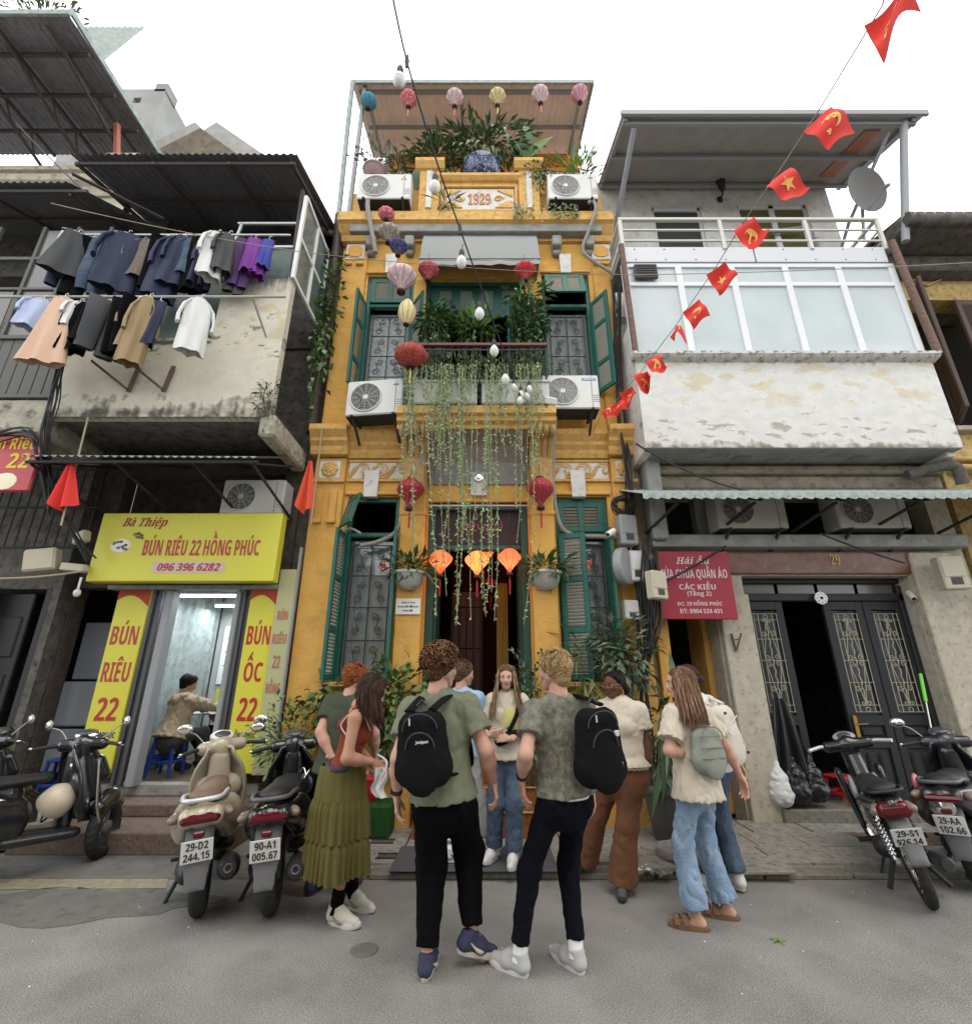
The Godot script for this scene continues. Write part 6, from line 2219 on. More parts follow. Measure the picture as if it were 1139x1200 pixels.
# ---------------------------------------------------------------- laundry
func garment(kind: String,x: float,y: float,z: float,w: float,h: float,m: Material,label: String) -> void:
	var t := thing("garment",label,"laundry",V(x,y,z),(1.0 if rng.randf() < 0.75 else 0.3)*rng.randf_range(0.6,1.05),"washing hung on the two poles")
	var ph := rng.randf()*6.0
	var b := MB.new()
	var sway := rng.randf_range(-0.05,0.02)
	w *= 1.05
	h *= 1.3
	if kind == "trousers":
		for g in [-0.25,0.25]:
			var rows := []
			for j in 9:
				var v := j/8.0
				var row := []
				for i in 14:
					var a := TAU*i/14.0
					row.append(V(g*w*(1.0 - 0.12*v) + cos(a)*w*(0.27 - 0.06*v) + sway*v,-v*h*(1.0 + g*0.12),sin(a)*0.035 + 0.03*sin(v*5.0 + ph + g) + 0.006*sin(a*5.0 + v*9.0)))
				rows.append(row)
			b.grid(rows,true,false,Vector2.ONE,true)
	else:
		var rows := []
		for j in 13:
			var v := j/12.0
			var row := []
			for i in 28:
				var a := TAU*i/28.0
				var wid := w*0.5
				if kind == "shirt": wid *= lerpf(0.35,0.8,smoothstep(0.0,0.16,v)) + 0.1*v
				elif kind == "skirt": wid *= 0.45 + 0.6*v
				else: wid *= 0.8 + 0.2*v
				row.append(V(cos(a)*wid + sway*v,-v*h + 0.012*sin(a*3.0 + ph)*v,sin(a)*(0.03 + 0.04*v) + 0.025*sin(cos(a)*7.0 + ph + v)*v + 0.008*sin(a*9.0 + v*6.0)))
			rows.append(row)
		b.grid(rows,true,false,Vector2.ONE,true)
		if kind == "shirt":
			for g in [-1.0,1.0]:
				b.tube([V(g*w*0.28,-h*0.08,0),V(g*w*0.44,-h*0.2,0.01),V(g*w*0.52,-h*0.42,0.02),V(g*w*0.5,-h*0.56,0.02)],[w*0.1,w*0.12,w*0.12,w*0.13],10,true,0.45)
	part("cloth",b,m,t)
	b = MB.new()
	b.tube(smooth_path([V(-w*0.3,-0.04,0),V(0,0.03,0),V(w*0.3,-0.04,0)],4),0.005,5)
	b.tube([V(0,0.03,0),V(0,0.07,0),V(0.02,0.09,0),V(0.03,0.07,0)],0.004,5)
	part("hanger",b,M.white,t)
func build_laundry() -> void:
	rng.seed = 21
	var y1 := 7.36
	for q in [["skirt",103,0.52,0.56,"charcoal","charcoal skirt at the left end of the upper washing pole"],["trousers",126,0.3,0.7,"denim","blue jeans beside the charcoal skirt on the upper pole"],["trousers",138,0.28,0.6,"tan_cloth","tan trousers on the upper washing pole"],["shirt",159,0.5,0.72,"navy_wash","navy jacket between the tan trousers and the quilted jacket"],
			["shirt",183,0.54,0.52,"quilt","taupe quilted hooded jacket on the upper pole"],["shirt",212,0.4,0.8,"navy_wash","long navy coat right of the quilted jacket"],["shirt",232,0.36,0.5,"denim","blue denim shirt on the upper pole"],["shirt",248,0.3,0.62,"navy_wash","navy polo shirt beside the white shirt on the upper pole"],
			["shirt",263,0.34,0.58,"white_cloth","white shirt on the upper pole"],["trousers",283,0.3,0.66,"charcoal","dark grey trousers on the upper pole beside the purple top"],["cloth",302,0.22,0.44,"purple","bright purple top near the right end of the upper pole"],["cloth",317,0.18,0.38,"royal_blue","royal blue top at the right end of the upper pole"],
			["trousers",95,0.3,0.66,"navy_wash","navy trousers behind the charcoal skirt at the left end"],["cloth",91,0.2,0.2,"white_cloth","small pale scarf at the very left end of the upper pole"],["trousers",114,0.3,0.78,"black_cloth","black trousers between the charcoal skirt and the blue jeans"],["skirt",149,0.36,0.66,"charcoal","dark grey skirt behind the tan trousers on the upper pole"],["trousers",171,0.34,0.8,"navy_wash","navy trousers under the quilted jacket on the upper pole"],["trousers",198,0.3,0.72,"black_cloth","black trousers beside the long navy coat"],
			["shirt",222,0.34,0.66,"navy_wash","navy shirt half hidden by the blue denim shirt"],["cloth",240,0.26,0.7,"black_cloth","long black cloth between the denim shirt and the polo shirt"],["shirt",256,0.34,0.46,"white_leather","second white shirt half behind the white shirt on the upper pole"],["shirt",275,0.3,0.5,"charcoal","charcoal shirt between the white shirt and the purple top"],["trousers",293,0.28,0.6,"purple_dark","dark purple trousers below the bright purple top"],["cloth",310,0.2,0.46,"purple","second purple top beside the royal blue one"]]:
		var x := lerpf(-5.706,-2.820,(q[1] - 85.0)/245.0)
		garment(q[0],x,y1 - 0.09,-4.95 + rng.randf_range(-0.1,0.1),q[2],q[3],M[q[4]],q[5])
	for q in [["shirt",56,0.34,0.34,"pale_blue","small pale blue shirt at the left end of the lower pole"],["skirt",82,0.46,0.72,"peach","long peach pink pleated skirt on the lower pole"],["shirt",104,0.36,0.56,"black_cloth","crumpled black shirt on the lower pole"],["trousers",134,0.42,0.58,"charcoal","charcoal trousers on the lower pole"],["trousers",153,0.28,0.62,"black_cloth","black trousers on the lower pole"],
			["shirt",172,0.36,0.56,"tan_cloth","tan shirt on the lower pole"],["cloth",190,0.18,0.5,"navy_wash","narrow navy and white cloth on the lower pole"],["shirt",94,0.26,0.3,"white_leather","small white shirt between the peach skirt and the black shirt"],["cloth",120,0.26,0.5,"black_cloth","black cloth beside the crumpled black shirt on the lower pole"],["trousers",165,0.3,0.66,"black_cloth","black trousers behind the tan shirt on the lower pole"],["shirt",181,0.3,0.74,"tan_cloth","long tan cardigan right of the tan shirt on the lower pole"],["shirt",240,0.34,0.6,"white_cloth","white shirt hanging alone at the right of the lower pole"]]:
		var x := lerpf(-5.605,-2.376,(q[1] - 40.0)/305.0)
		garment(q[0],x,5.99,-4.7 + rng.randf_range(-0.05,0.05),q[2],q[3],M[q[4]],q[5])
	var b := MB.new()
	b.rod(V(-5.5,y1,-4.95),V(-2.7,y1 + 0.03,-4.98),0.014,8)
	tag(part("washing_pole",b,M.alu),"upper washing pole hung with dark clothes","pole")
	b = MB.new()
	b.rod(V(-6.2,6.05,-4.7),V(-2.5,6.1,-4.75),0.016,8)
	for x in [-4.9,-2.9]: b.bar(V(x,6.08,-4.72),V(x,5.85,-5.22),0.02,0.02)
	tag(part("washing_pole",b,M.hang_rail),"lower washing pole across the front of the laundry balcony","pole")
# ---------------------------------------------------------------- plants
func foliage(b: MB,c: Vector3,r: Vector3,n: int,l: float,w: float,cols: Array,up := 0.3,droop := 0.3) -> void:
	for i in n:
		var d := V(rng.randfn(),rng.randfn(),rng.randfn()).normalized()
		var q := pow(rng.randf(),0.45)
		var p := c + d*r*q*(1.0 + 0.25*sin(d.x*7.0 + d.y*5.0))
		var dir := (d + V(0,up,0) + rv(0.5)).normalized()
		b.col = cols[rng.randi() % cols.size()]*rng.randf_range(0.75,1.25)
		b.leaf(p,dir,(Vector3.UP + rv(0.5)).normalized(),l*rng.randf_range(0.6,1.2),w*rng.randf_range(0.7,1.2),droop,0.25,2)
func stems(b: MB,base: Vector3,c: Vector3,r: Vector3,n: int,th := 0.008) -> void:
	for i in n:
		var e := c + V(rng.randf_range(-1,1),rng.randf_range(-0.3,0.8),rng.randf_range(-1,1))*r
		b.tube(smooth_path([base + rv(0.02),base.lerp(e,0.5) + rv(0.04),e],3),[th,th,th,th*0.8,th*0.6,th*0.5,th*0.3],5,false)
func plant(label: String,base: Vector3,c: Vector3,r: Vector3,n: int,l: float,w: float,cols: Array,up := 0.3,droop := 0.3,ns := 7) -> Node3D:
	var t := thing("plant",label,"plant",base)
	var b := MB.new()
	stems(b,Vector3.ZERO,c - base,r,ns)
	part("stems",b,M.stem,t)
	b = MB.new()
	foliage(b,c - base,r,n,l,w,cols,up,droop)
	stuff(part("leaves",b,M.leaf,t))
	return t
func pot(label: String,c: Vector3,r: float,h: float,m: Material,prof := 0) -> Node3D:
	var t := thing("plant_pot",label,"pot",c)
	var b := MB.new()
	var p := [Vector2(0.0,0.0),Vector2(r*0.72,0.0),Vector2(r*0.95,h*0.85),Vector2(r*1.04,h*0.86),Vector2(r*1.04,h),Vector2(r*0.92,h),Vector2(r*0.88,h*0.86),Vector2(0.0,h*0.85)]
	if prof == 1: p = [Vector2(0.0,0.0),Vector2(r*0.5,0.0),Vector2(r*0.85,h*0.3),Vector2(r,h*0.65),Vector2(r*0.98,h*0.9),Vector2(r*1.03,h),Vector2(r*0.92,h),Vector2(0.0,h*0.9)]
	b.lathe(p,28)
	part("vessel",b,m,t)
	return t
func build_plants() -> void:
	rng.seed = 31
	var g := [Color(0.06,0.12,0.035),Color(0.085,0.165,0.05),Color(0.045,0.095,0.035),Color(0.12,0.2,0.06)]
	var dk := [Color(0.045,0.085,0.038),Color(0.065,0.12,0.05),Color(0.038,0.07,0.035)]
	var lt := [Color(0.13,0.22,0.06),Color(0.18,0.28,0.09),Color(0.1,0.17,0.06)]
	var gy := [Color(0.12,0.16,0.1),Color(0.17,0.21,0.13),Color(0.09,0.13,0.08)]
	# terrace
	pot("lilac plastic pot on the terrace air conditioner with red diamonds",V(-2.0,9.97,-6.1),0.2,0.26,M.pot_lilac)
	plant("twiggy grey-green plant in the lilac pot",V(-2.0,10.15,-6.1),V(-2.05,10.55,-6.1),V(0.4,0.42,0.2),200,0.1,0.03,gy,0.6)
	plant("upright dark shrub between the lilac pot and the broad-leaved plant",V(-1.62,10.0,-6.2),V(-1.6,10.45,-6.2),V(0.18,0.34,0.16),150,0.12,0.035,dk,1.0)
	var t := thing("plant","broad-leaved plant of a few upright leaves left of the terrace pier","plant",V(-1.3,10.0,-6.3))
	for i in 7:
		var b := MB.new()
		b.col = dk[1]*rng.randf_range(0.9,1.3)
		b.leaf(V(0,0,0),V(sin(i*2.2)*0.35,1,cos(i*2.2)*0.3).normalized(),V(0.2,0.3,1),rng.randf_range(0.4,0.62),0.2,0.15,0.15,6)
		part("leaf",b,M.leaf,t)
	pot("ochre terrace pot on the left pediment pier",V(-0.98,10.41,-6.3),0.16,0.2,M.terracotta)
	plant("bushy dark plant in the pot on the left pediment pier",V(-0.98,10.55,-6.3),V(-0.95,10.95,-6.35),V(0.5,0.42,0.3),380,0.16,0.055,dk + g,0.2,0.5)
	pot("big blue and white porcelain bowl in the middle of the terrace",V(-0.08,10.12,-6.3),0.34,0.42,M.porcelain,1)
	plant("large fan-leaved plant in the blue and white bowl",V(-0.08,10.5,-6.3),V(-0.05,11.25,-6.4),V(0.95,0.62,0.4),620,0.2,0.06,g + gy,0.0,0.8,16)
	t = thing("plant","tall plant with big paddle leaves on the right of the terrace","plant",V(0.72,10.4,-6.4))
	var b := MB.new()
	b.tube([V(0,0,0),V(0.04,0.4,0),V(0.05,0.62,0)],0.03,8)
	part("stem",b,M.stem,t)
	for i in 8:
		b = MB.new()
		b.col = g[i % 4]*1.1
		var a := i*2.4
		b.leaf(V(0.05,0.55,0),V(sin(a)*(0.5 + 0.09*i),1.15 - 0.13*i,cos(a)*0.5).normalized(),V(0,0.5,1),rng.randf_range(0.7,1.0),0.28,0.25,0.12,6)
		part("leaf",b,M.leaf,t)
	plant("variegated vine spilling over the right pediment pier",V(0.85,10.38,-6.2),V(0.95,10.15,-6.1),V(0.3,0.42,0.16),420,0.07,0.04,gy + lt,-0.5,0.5)
	plant("yellow and green croton at the right corner of the terrace",V(1.72,9.98,-6.2),V(1.72,10.4,-6.2),V(0.34,0.4,0.2),190,0.2,0.035,[Color(0.42,0.34,0.06),Color(0.2,0.3,0.06),Color(0.12,0.26,0.05)],1.2)
	b = MB.new()
	for i in 24:
		var x := rng.randf_range(0.5,1.55)
		for k in 12:
			b.col = (gy + lt)[k % 6]
			b.leaf(V(x + rng.randf_range(-0.03,0.03),9.26 - k*rng.randf_range(0.02,0.035),-6.0 + rng.randf_range(-0.02,0.02)),rv(1.0).normalized(),V(0,0.3,1),0.05,0.035,0.3,0.2,2)
	tag(stuff(part("trailing_vine",b,M.leaf)),"fringe of small-leaved vine hanging over the top cornice","vine")
	plant("spiky sprig growing on the top cornice before the date panel",V(-0.75,9.26,-6.06),V(-0.7,9.38,-6.02),V(0.22,0.1,0.05),22,0.24,0.025,g,0.4)
	# balcony shrubs and planters
	plant("leafy shrub left on the balcony",V(-0.8,5.15,-5.9),V(-0.74,6.5,-5.85),V(0.26,0.56,0.24),520,0.11,0.055,g + dk,-0.1,0.5)
	plant("dense leafy shrub right on the balcony, bright green at its top",V(0.6,5.15,-5.9),V(0.62,6.5,-5.85),V(0.28,0.58,0.25),600,0.11,0.06,g + dk,-0.1,0.5)
	plant("bright young shoots on top of the right balcony shrub",V(0.62,6.95,-5.85),V(0.64,7.12,-5.8),V(0.34,0.12,0.22),120,0.12,0.06,lt,0.0,0.5,3)
	plant("yellow-green plant in the middle of the balcony door",V(-0.2,5.2,-5.95),V(-0.18,6.62,-5.9),V(0.34,0.34,0.2),120,0.22,0.07,lt,0.5,0.4)
	for x in [-0.58,0.4]:
		t = thing("planter","weathered white trough on the balcony edge, %s" % ("below the leafy left shrub" if x < 0 else "beside the light bulbs"),"planter",V(x,5.09,-5.68))
		b = MB.new()
		b.box(V(0,0.17,0),V(0.92,0.34,0.2),0.015)
		b.box(V(0,0.345,0),V(0.96,0.04,0.24),0.008)
		part("trough",b,M.trough,t)
	plant("mass of trailing greenery in the balcony troughs",V(-0.1,5.42,-5.66),V(-0.12,5.6,-5.6),V(1.1,0.24,0.16),1100,0.08,0.022,gy + lt,0.0,0.6,40)
	t = thing("hanging_vines","long pale green vines hanging from the balcony before the doorway","vine",V(-0.1,5.5,-5.5))
	b = MB.new()
	var st := MB.new()
	for i in 105:
		var x := rng.randf_range(-1.0,0.85)
		var L := rng.randf_range(0.35,1.7) if i < 76 else rng.randf_range(1.8,3.5)
		var bx := x*(0.98 if L < 2.0 else 0.75)
		var pts := []
		var n := int(L/0.12) + 3
		var ph := rng.randf()*6.0
		for k in n:
			var s := float(k)/(n - 1)
			pts.append(V(lerpf(x,bx,s) + (0.03 + 0.05*fmod(i*0.37,1.0))*sin(s*(3.0 + 4.0*fmod(i*0.71,1.0)) + ph)*s,0.15 - L*s,0.06*minf(s*6.0,1.0) - 0.1*s + 0.02*sin(s*4.0 + ph)))
		st.tube(pts,0.0034,4,false)
		for k in int(L*rng.randf_range(14.0,48.0)):
			var s := rng.randf()
			if s < 0.3 and rng.randf() < 0.4: continue
			var p: Vector3 = pts[int(s*(n - 1))].lerp(pts[mini(int(s*(n - 1)) + 1,n - 1)],fmod(s*(n - 1),1.0))
			b.col = (gy + lt)[rng.randi() % 6]*rng.randf_range(1.1,1.9)
			b.leaf(p,(rv(1.0) + V(0,-0.3,0.3)).normalized(),V(0,0.4,1),rng.randf_range(0.022,0.055),0.02,0.2,0.2,2)
	stuff(part("strands",st,M.vine_stem,t))
	stuff(part("leaves",b,M.leaf,t))
	# creeper on the drainpipe, weeds on the balcony corner
	plant("creeper climbing the dark drainpipe left of the yellow wall",V(-2.55,5.1,-6.14),V(-2.52,6.9,-6.08),V(0.2,1.5,0.1),330,0.1,0.07,g + lt,-0.2,0.5,10)
	plant("weeds and moss on the corner of the laundry balcony",V(-2.74,4.7,-5.22),V(-2.74,4.85,-5.2),V(0.16,0.36,0.12),260,0.07,0.018,[Color(0.06,0.08,0.03),Color(0.09,0.11,0.05)],-0.2,0.6)
	plant("bush on the high rooftop at the top left corner",V(-9.6,14.4,-6.3),V(-9.6,15.0,-6.2),V(0.8,0.5,0.4),320,0.16,0.05,[Color(0.16,0.18,0.06),Color(0.1,0.13,0.05)],0.2)
	# half bowls on the piers
	for x in [-0.985,0.76]:
		t = thing("wall_bowl","white half-bowl planter on the %s pier of the doorway" % ("left" if x < 0 else "right"),"planter",V(x,2.66,-6.1))
		b = MB.new()
		b.lathe([Vector2(0.0,0.0),Vector2(0.09,0.01),Vector2(0.18,0.1),Vector2(0.205,0.2),Vector2(0.225,0.2),Vector2(0.225,0.235),Vector2(0.19,0.235),Vector2(0.0,0.2)],28)
		part("bowl",b,M.pot_white,t)
		plant("fern in the white half-bowl on the %s pier" % ("left" if x < 0 else "right"),V(x,2.86,-6.1),V(x,2.96,-6.05),V(0.26,0.12,0.16),150,0.2,0.05,g,0.5,0.6)
	# at the foot of the wall
	b = MB.new()
	b.box(V(-1.62,0.32,-6.12),V(1.6,0.6,0.34),0.015)
	b.box(V(1.35,0.3,-6.14),V(1.3,0.56,0.3),0.015)
	tag(part("planter_wall",b,M.yellow),"low yellow planter walls at the foot of the yellow house","planter")
	plant("small-leaved hedge behind the black scooter by the yellow wall",V(-2.2,0.4,-6.0),V(-2.2,0.9,-5.9),V(0.42,0.52,0.26),620,0.08,0.045,g + lt,0.1)
	plant("ivy with broad leaves climbing below the left window",V(-1.7,0.6,-6.15),V(-1.72,1.3,-6.12),V(0.55,0.36,0.12),240,0.13,0.1,g + lt,-0.1,0.4)
	plant("glossy dense bush left of the doorway",V(-1.08,0.5,-6.0),V(-1.05,1.2,-5.95),V(0.4,0.6,0.24),520,0.13,0.085,g + lt,0.0,0.5)
	plant("small-leaved dark bush right of the doorway",V(0.52,0.4,-5.9),V(0.5,1.3,-5.85),V(0.36,0.6,0.25),560,0.075,0.04,dk + gy,0.2)
	plant("umbrella plant with finger leaves below the right window",V(1.6,0.5,-6.0),V(1.62,1.85,-5.95),V(0.36,0.44,0.25),420,0.14,0.06,gy,0.0,0.6)
	plant("arching palm fronds before the right window",V(1.2,0.6,-6.05),V(1.2,1.75,-6.0),V(0.28,0.4,0.14),60,0.4,0.03,g,0.2,0.9)
	plant("yellowish croton low beside the blond man",V(1.0,0.5,-5.9),V(1.05,1.25,-5.85),V(0.3,0.26,0.2),130,0.2,0.06,[Color(0.25,0.22,0.06),Color(0.12,0.14,0.05)],0.3)
	pot("large grey plant pot on the pavement beside the passage",V(1.92,0.07,-5.62),0.3,0.5,M.pot_grey)
	plant("tall dark strap-leaved plant in the large grey pot",V(1.92,0.5,-5.62),V(1.92,1.05,-5.6),V(0.26,0.5,0.2),110,0.42,0.07,dk,-0.3,0.7,9)
	b = MB.new()
	b.box(V(-1.2,0.22,-5.78),V(0.44,0.3,0.34),0.02)
	var tf := part("turf_block",b,M.grass_mat)
	tag(tf,"block wrapped in green artificial turf beside the entrance steps","block")
	b = MB.new()
	for i in 1600:
		var p := V(rng.randf_range(-1.42,-0.98),0.37,rng.randf_range(-5.94,-5.62))
		if i % 2: p = V(p.x,rng.randf_range(0.08,0.37),-5.605)
		b.col = [Color(0.03,0.12,0.02),Color(0.05,0.17,0.03),Color(0.03,0.09,0.02)][i % 3]
		b.leaf(p,(V(0,0.8,0.5) + rv(0.6)).normalized(),V(0,0,1),0.03,0.006,0.1,0.1,1)
	stuff(part("grass_blades",b,M.leaf,tf))
	pot("red pot on the turf block",V(-1.25,0.37,-5.8),0.11,0.24,M.red_plastic)
# ---------------------------------------------------------------- wires, meters, bulbs and other small things
func build_cables() -> void:
	rng.seed = 41
	var pts := [V(-0.757,6.748,-2.125),V(-0.669,6.538,-2.569),V(-0.462,6.191,-3.166),V(-0.267,5.955,-3.672),V(-0.062,5.712,-4.180),V(0.087,5.608,-4.640),V(0.241,5.445,-5.014),V(0.411,5.308,-5.380)]
	var b := MB.new()
	b.tube(smooth_path(pts,6),0.008,6)
	for q in [pts[1],pts[3]]: b.tube([q + V(0,0.09,0),q,q + V(0,-0.08,0)],[0.008,0.022,0.01],8)
	tag(part("lamp_cable",b,M.cable),"black cable that carries the bulbs down to the balcony","cable")
	var bulbs := [V(-0.727,6.470,-2.593),V(-0.478,6.055,-3.214),V(-0.249,5.723,-3.753),V(-0.071,5.515,-4.249),V(0.097,5.387,-4.717),V(0.241,5.243,-5.085),V(0.354,5.180,-5.213),V(0.445,5.126,-5.284),V(0.526,5.134,-5.334),V(0.430,5.026,-5.266),V(0.559,5.218,-5.305)]
	var where := ["uppermost, in front of the top roof","before the terrace pediment","before the grey awning","before the balcony door","just above the handrail","in front of the right trough","topmost of the cluster by the right trough","in the cluster by the right trough, near its middle","at the right of the cluster by the trough","lowest of the cluster by the right trough","at the upper right of the bulb cluster"]
	for i in bulbs.size():
		var s: float = 1.0 if i < 6 else 0.75
		var t := thing("light_bulb","unlit white bulb " + where[i],"bulb",bulbs[i],0.0,"unlit bulbs on the cable")
		b = MB.new()
		b.lathe([Vector2(0.0,-0.2*s),Vector2(0.03*s,-0.19*s),Vector2(0.055*s,-0.14*s),Vector2(0.05*s,-0.1*s),Vector2(0.028*s,-0.06*s),Vector2(0.024*s,-0.05*s)],18)
		part("glass",b,M.bulb_white,t)
		b = MB.new()
		b.lathe([Vector2(0.026*s,-0.055*s),Vector2(0.03*s,0.0),Vector2(0.022*s,0.03*s),Vector2(0.0,0.035*s)],14)
		b.rod(V(0,0.03*s,0),V(0.01,0.12*s,0),0.004,5)
		part("socket",b,M.cable,t)
	for q in [["pale wire slanting across the laundry balcony",V(-5.595,7.376,-4.500),V(-2.487,6.999,-4.900),0.05,0.006,M.pole_tan],["thin wire from the laundry balcony across the yellow house",V(-2.487,6.999,-4.900),V(2.207,7.217,-5.500),0.08,0.005,M.pipe_white],["thin wire across the glazed balcony at the right",V(2.207,7.217,-5.500),V(7.351,7.172,-5.200),0.04,0.006,M.pole_tan],
			["dark red wire across the old parapet at the upper left",V(-8.694,11.312,-6.000),V(-6.252,8.768,-5.400),0.02,0.012,M.rust_dark],["wire sagging under the striped awning",V(1.921,4.442,-5.500),V(3.734,3.894,-5.900),0.12,0.012,M.cable],["thick cable slanting over the tailor sign",V(2.013,2.648,-5.900),V(3.105,3.221,-6.000),0.03,0.014,M.cable],
			["wire running right along the ledge above the black doors",V(4.290,3.364,-5.900),V(5.365,2.995,-6.000),0.02,0.012,M.cable],["pale cable low at the left over the store room",V(-5.852,2.716,-5.600),V(-4.888,2.862,-5.800),0.03,0.014,M.pole_tan]]:
		b = MB.new()
		b.tube(hang(q[1],q[2],q[3],14),q[4],5)
		tag(part("wire",b,q[5]),q[0],"wire")
	# bundles of black cable
	for q in [["bundle of black cables dropping past the laundry balcony at the left",[V(-5.296,5.370,-5.000),V(-5.220,4.757,-5.000),V(-5.252,4.236,-5.100),V(-5.268,3.699,-5.400),V(-5.067,3.329,-5.600),V(-4.883,2.990,-5.750)],7,0.06],["looped bundle of cables at the left above the red sign",[V(-6.068,4.345,-5.200),V(-5.573,4.400,-5.150),V(-5.286,4.060,-5.200),V(-5.223,3.480,-5.400)],6,0.08],
			["vertical bundle of cables between the yellow and the white house",[V(2.097,7.637,-6.050),V(1.981,6.200,-6.100),V(1.974,5.027,-6.100),V(2.000,4.234,-6.120),V(1.941,3.248,-6.100),V(1.936,2.151,-6.100),V(1.862,0.991,-6.100),V(1.848,0.286,-6.150)],8,0.07],
			["tangle of cables beside the passage under the tailor sign",[V(2.091,3.207,-5.950),V(1.998,2.657,-5.950),V(1.992,2.138,-5.950),V(1.934,1.842,-6.000),V(2.075,2.348,-6.000),V(2.122,3.094,-5.950)],7,0.09]]:
		var t := thing("cable_bundle",q[0],"cables")
		b = MB.new()
		for k in q[2]:
			var pp := []
			for p in q[1]: pp.append(p + rv(q[3]))
			b.tube(smooth_path(pp,5),rng.randf_range(0.007,0.016),5)
		stuff(part("strands",b,M.cable,t))
	b = MB.new()
	for k in 16:
		var ring := []
		var c := V(1.830,3.786,-6.000) + rv(0.03)
		var r := rng.randf_range(0.08,0.14)
		var ax := rv(0.4)
		for i in 19: ring.append(c + V(cos(TAU*i/18.0)*r,sin(TAU*i/18.0)*r*0.9,ax.x*sin(TAU*i/18.0)*r))
		b.tube(ring,0.007,4,false)
	tag(stuff(part("cable_coil",b,M.cable)),"coil of spare black cable above the grey meter box","cables")
func build_small_things() -> void:
	rng.seed = 51
	for q in [["grey meter box with a dark window beside the white camera",V(1.841,3.429,-6.000),V(0.24,0.4,0.16),M.meter_grey,0.2],["white cabinet box behind the flat black wheel-shaped fitting",V(1.920,2.961,-6.050),V(0.18,0.4,0.14),M.letter_white,0.1],["small white switch box on the yellow wall under the round fitting",V(1.810,2.407,-6.050),V(0.19,0.24,0.1),M.ac_white,0.15],["cream junction box tilted at the corner of the tailor sign",V(2.059,2.663,-5.750),V(0.24,0.34,0.13),M.cream_box,0.5],["tall beige meter box on the right pillar",V(5.902,2.862,-6.000),V(0.28,0.42,0.16),M.cream_box,-0.2]]:
		var t := thing("meter_box",q[0],"meter box",q[1],q[4])
		var b := MB.new()
		b.box(Vector3.ZERO,q[2],0.015)
		part("case",b,q[3],t)
		b = MB.new()
		b.box(V(0,-q[2].y*0.26,q[2].z*0.5 + 0.002),V(q[2].x*0.45,q[2].y*0.22,0.006),0.002)
		part("window",b,M.ac_dark,t)
		b = MB.new()
		b.box(V(0,q[2].y*0.12,q[2].z*0.5 + 0.004),V(q[2].x*0.86,q[2].y*0.5,0.01),0.004)
		part("lid",b,q[3],t)
	var t := thing("cable_drum","flat dark round drum fixed to the right edge of the yellow wall","drum",V(1.747,2.939,-5.950),0.9)
	var b := MB.new()
	b.lathe([Vector2(0.0,-0.06),Vector2(0.22,-0.06),Vector2(0.24,-0.04),Vector2(0.24,0.04),Vector2(0.22,0.06),Vector2(0.0,0.05)],32,Vector3.ZERO,Basis(Vector3.RIGHT,V(0,0,1),V(0,-1,0)))
	part("drum",b,M.grey_metal,t)
	for q in [["white security camera on the yellow wall beside the meter box",V(1.610,3.375,-5.900),V(-0.6,-0.45,0.5)],["small dome security camera at the head of the black doors",V(5.630,2.637,-6.350),V(-0.3,-0.6,0.7)]]:
		t = thing("security_camera",q[0],"camera",q[1])
		b = MB.new()
		var d: Vector3 = q[2].normalized()
		b.tube([-d*0.09,-d*0.07,d*0.07,d*0.09],[0.02,0.038,0.04,0.034],14)
		part("body",b,M.letter_white,t)
		b = MB.new()
		b.tube([d*0.088,d*0.093],0.027,14)
		part("lens",b,M.black,t)
		b = MB.new()
		b.tube([-d*0.05,V(0.08,0.06,-0.12)],0.012,6)
		part("mount",b,M.letter_white,t)
	# stools and table in the shop; red stool by the black doors
	var n := 0
	for q in [["blue plastic stool under the diner in the beige hooded top",V(-4.13,0.42,-6.9),M.blue_plastic,0.45],["blue plastic stool beside the shop's left wall, empty",V(-4.4,0.42,-7.3),M.blue_plastic,0.45],["blue plastic stool under the diner in white",V(-3.85,0.42,-7.75),M.blue_plastic,0.42],["blue stool in the dim store left of the yellow banner",V(-5.3,0.2,-6.7),M.blue_plastic,0.45],["low red plastic stool among the black bags by the doors",V(4.28,0.2,-6.5),M.red_plastic,0.3]]:
		t = thing("stool",q[0],"stool",q[1],0.1*n)
		n += 1
		var h: float = q[3]
		b = MB.new()
		b.box(V(0,h - 0.015,0),V(0.27,0.03,0.27),0.012)
		part("seat",b,q[2],t)
		for sx in [-1.0,1.0]:
			for sz in [-1.0,1.0]:
				b = MB.new()
				b.bar(V(sx*0.15,0,sz*0.15),V(sx*0.11,h - 0.03,sz*0.11),0.045,0.03,Vector3.RIGHT,0.006)
				part("leg",b,q[2],t)
		b = MB.new()
		for s in [-1.0,1.0]:
			b.box(V(0,h*0.38,s*0.137),V(0.25,0.035,0.015),0.004)
			b.box(V(s*0.137,h*0.38,0),V(0.015,0.035,0.25),0.004)
		part("stretcher",b,q[2],t)
	t = thing("table","small steel table between the two diners","table",V(-4.05,0.42,-7.75))
	b = MB.new()
	b.box(V(0,0.7,0),V(0.5,0.03,0.7),0.008)
	part("tabletop",b,M.alu,t)
	for sx in [-0.22,0.22]:
		for sz in [-0.3,0.3]:
			b = MB.new()
			b.rod(V(sx,0,sz),V(sx,0.69,sz),0.015,6)
			part("leg",b,M.alu,t)
	# rubbish bags and hung raincoats by the black doors
	var done := []
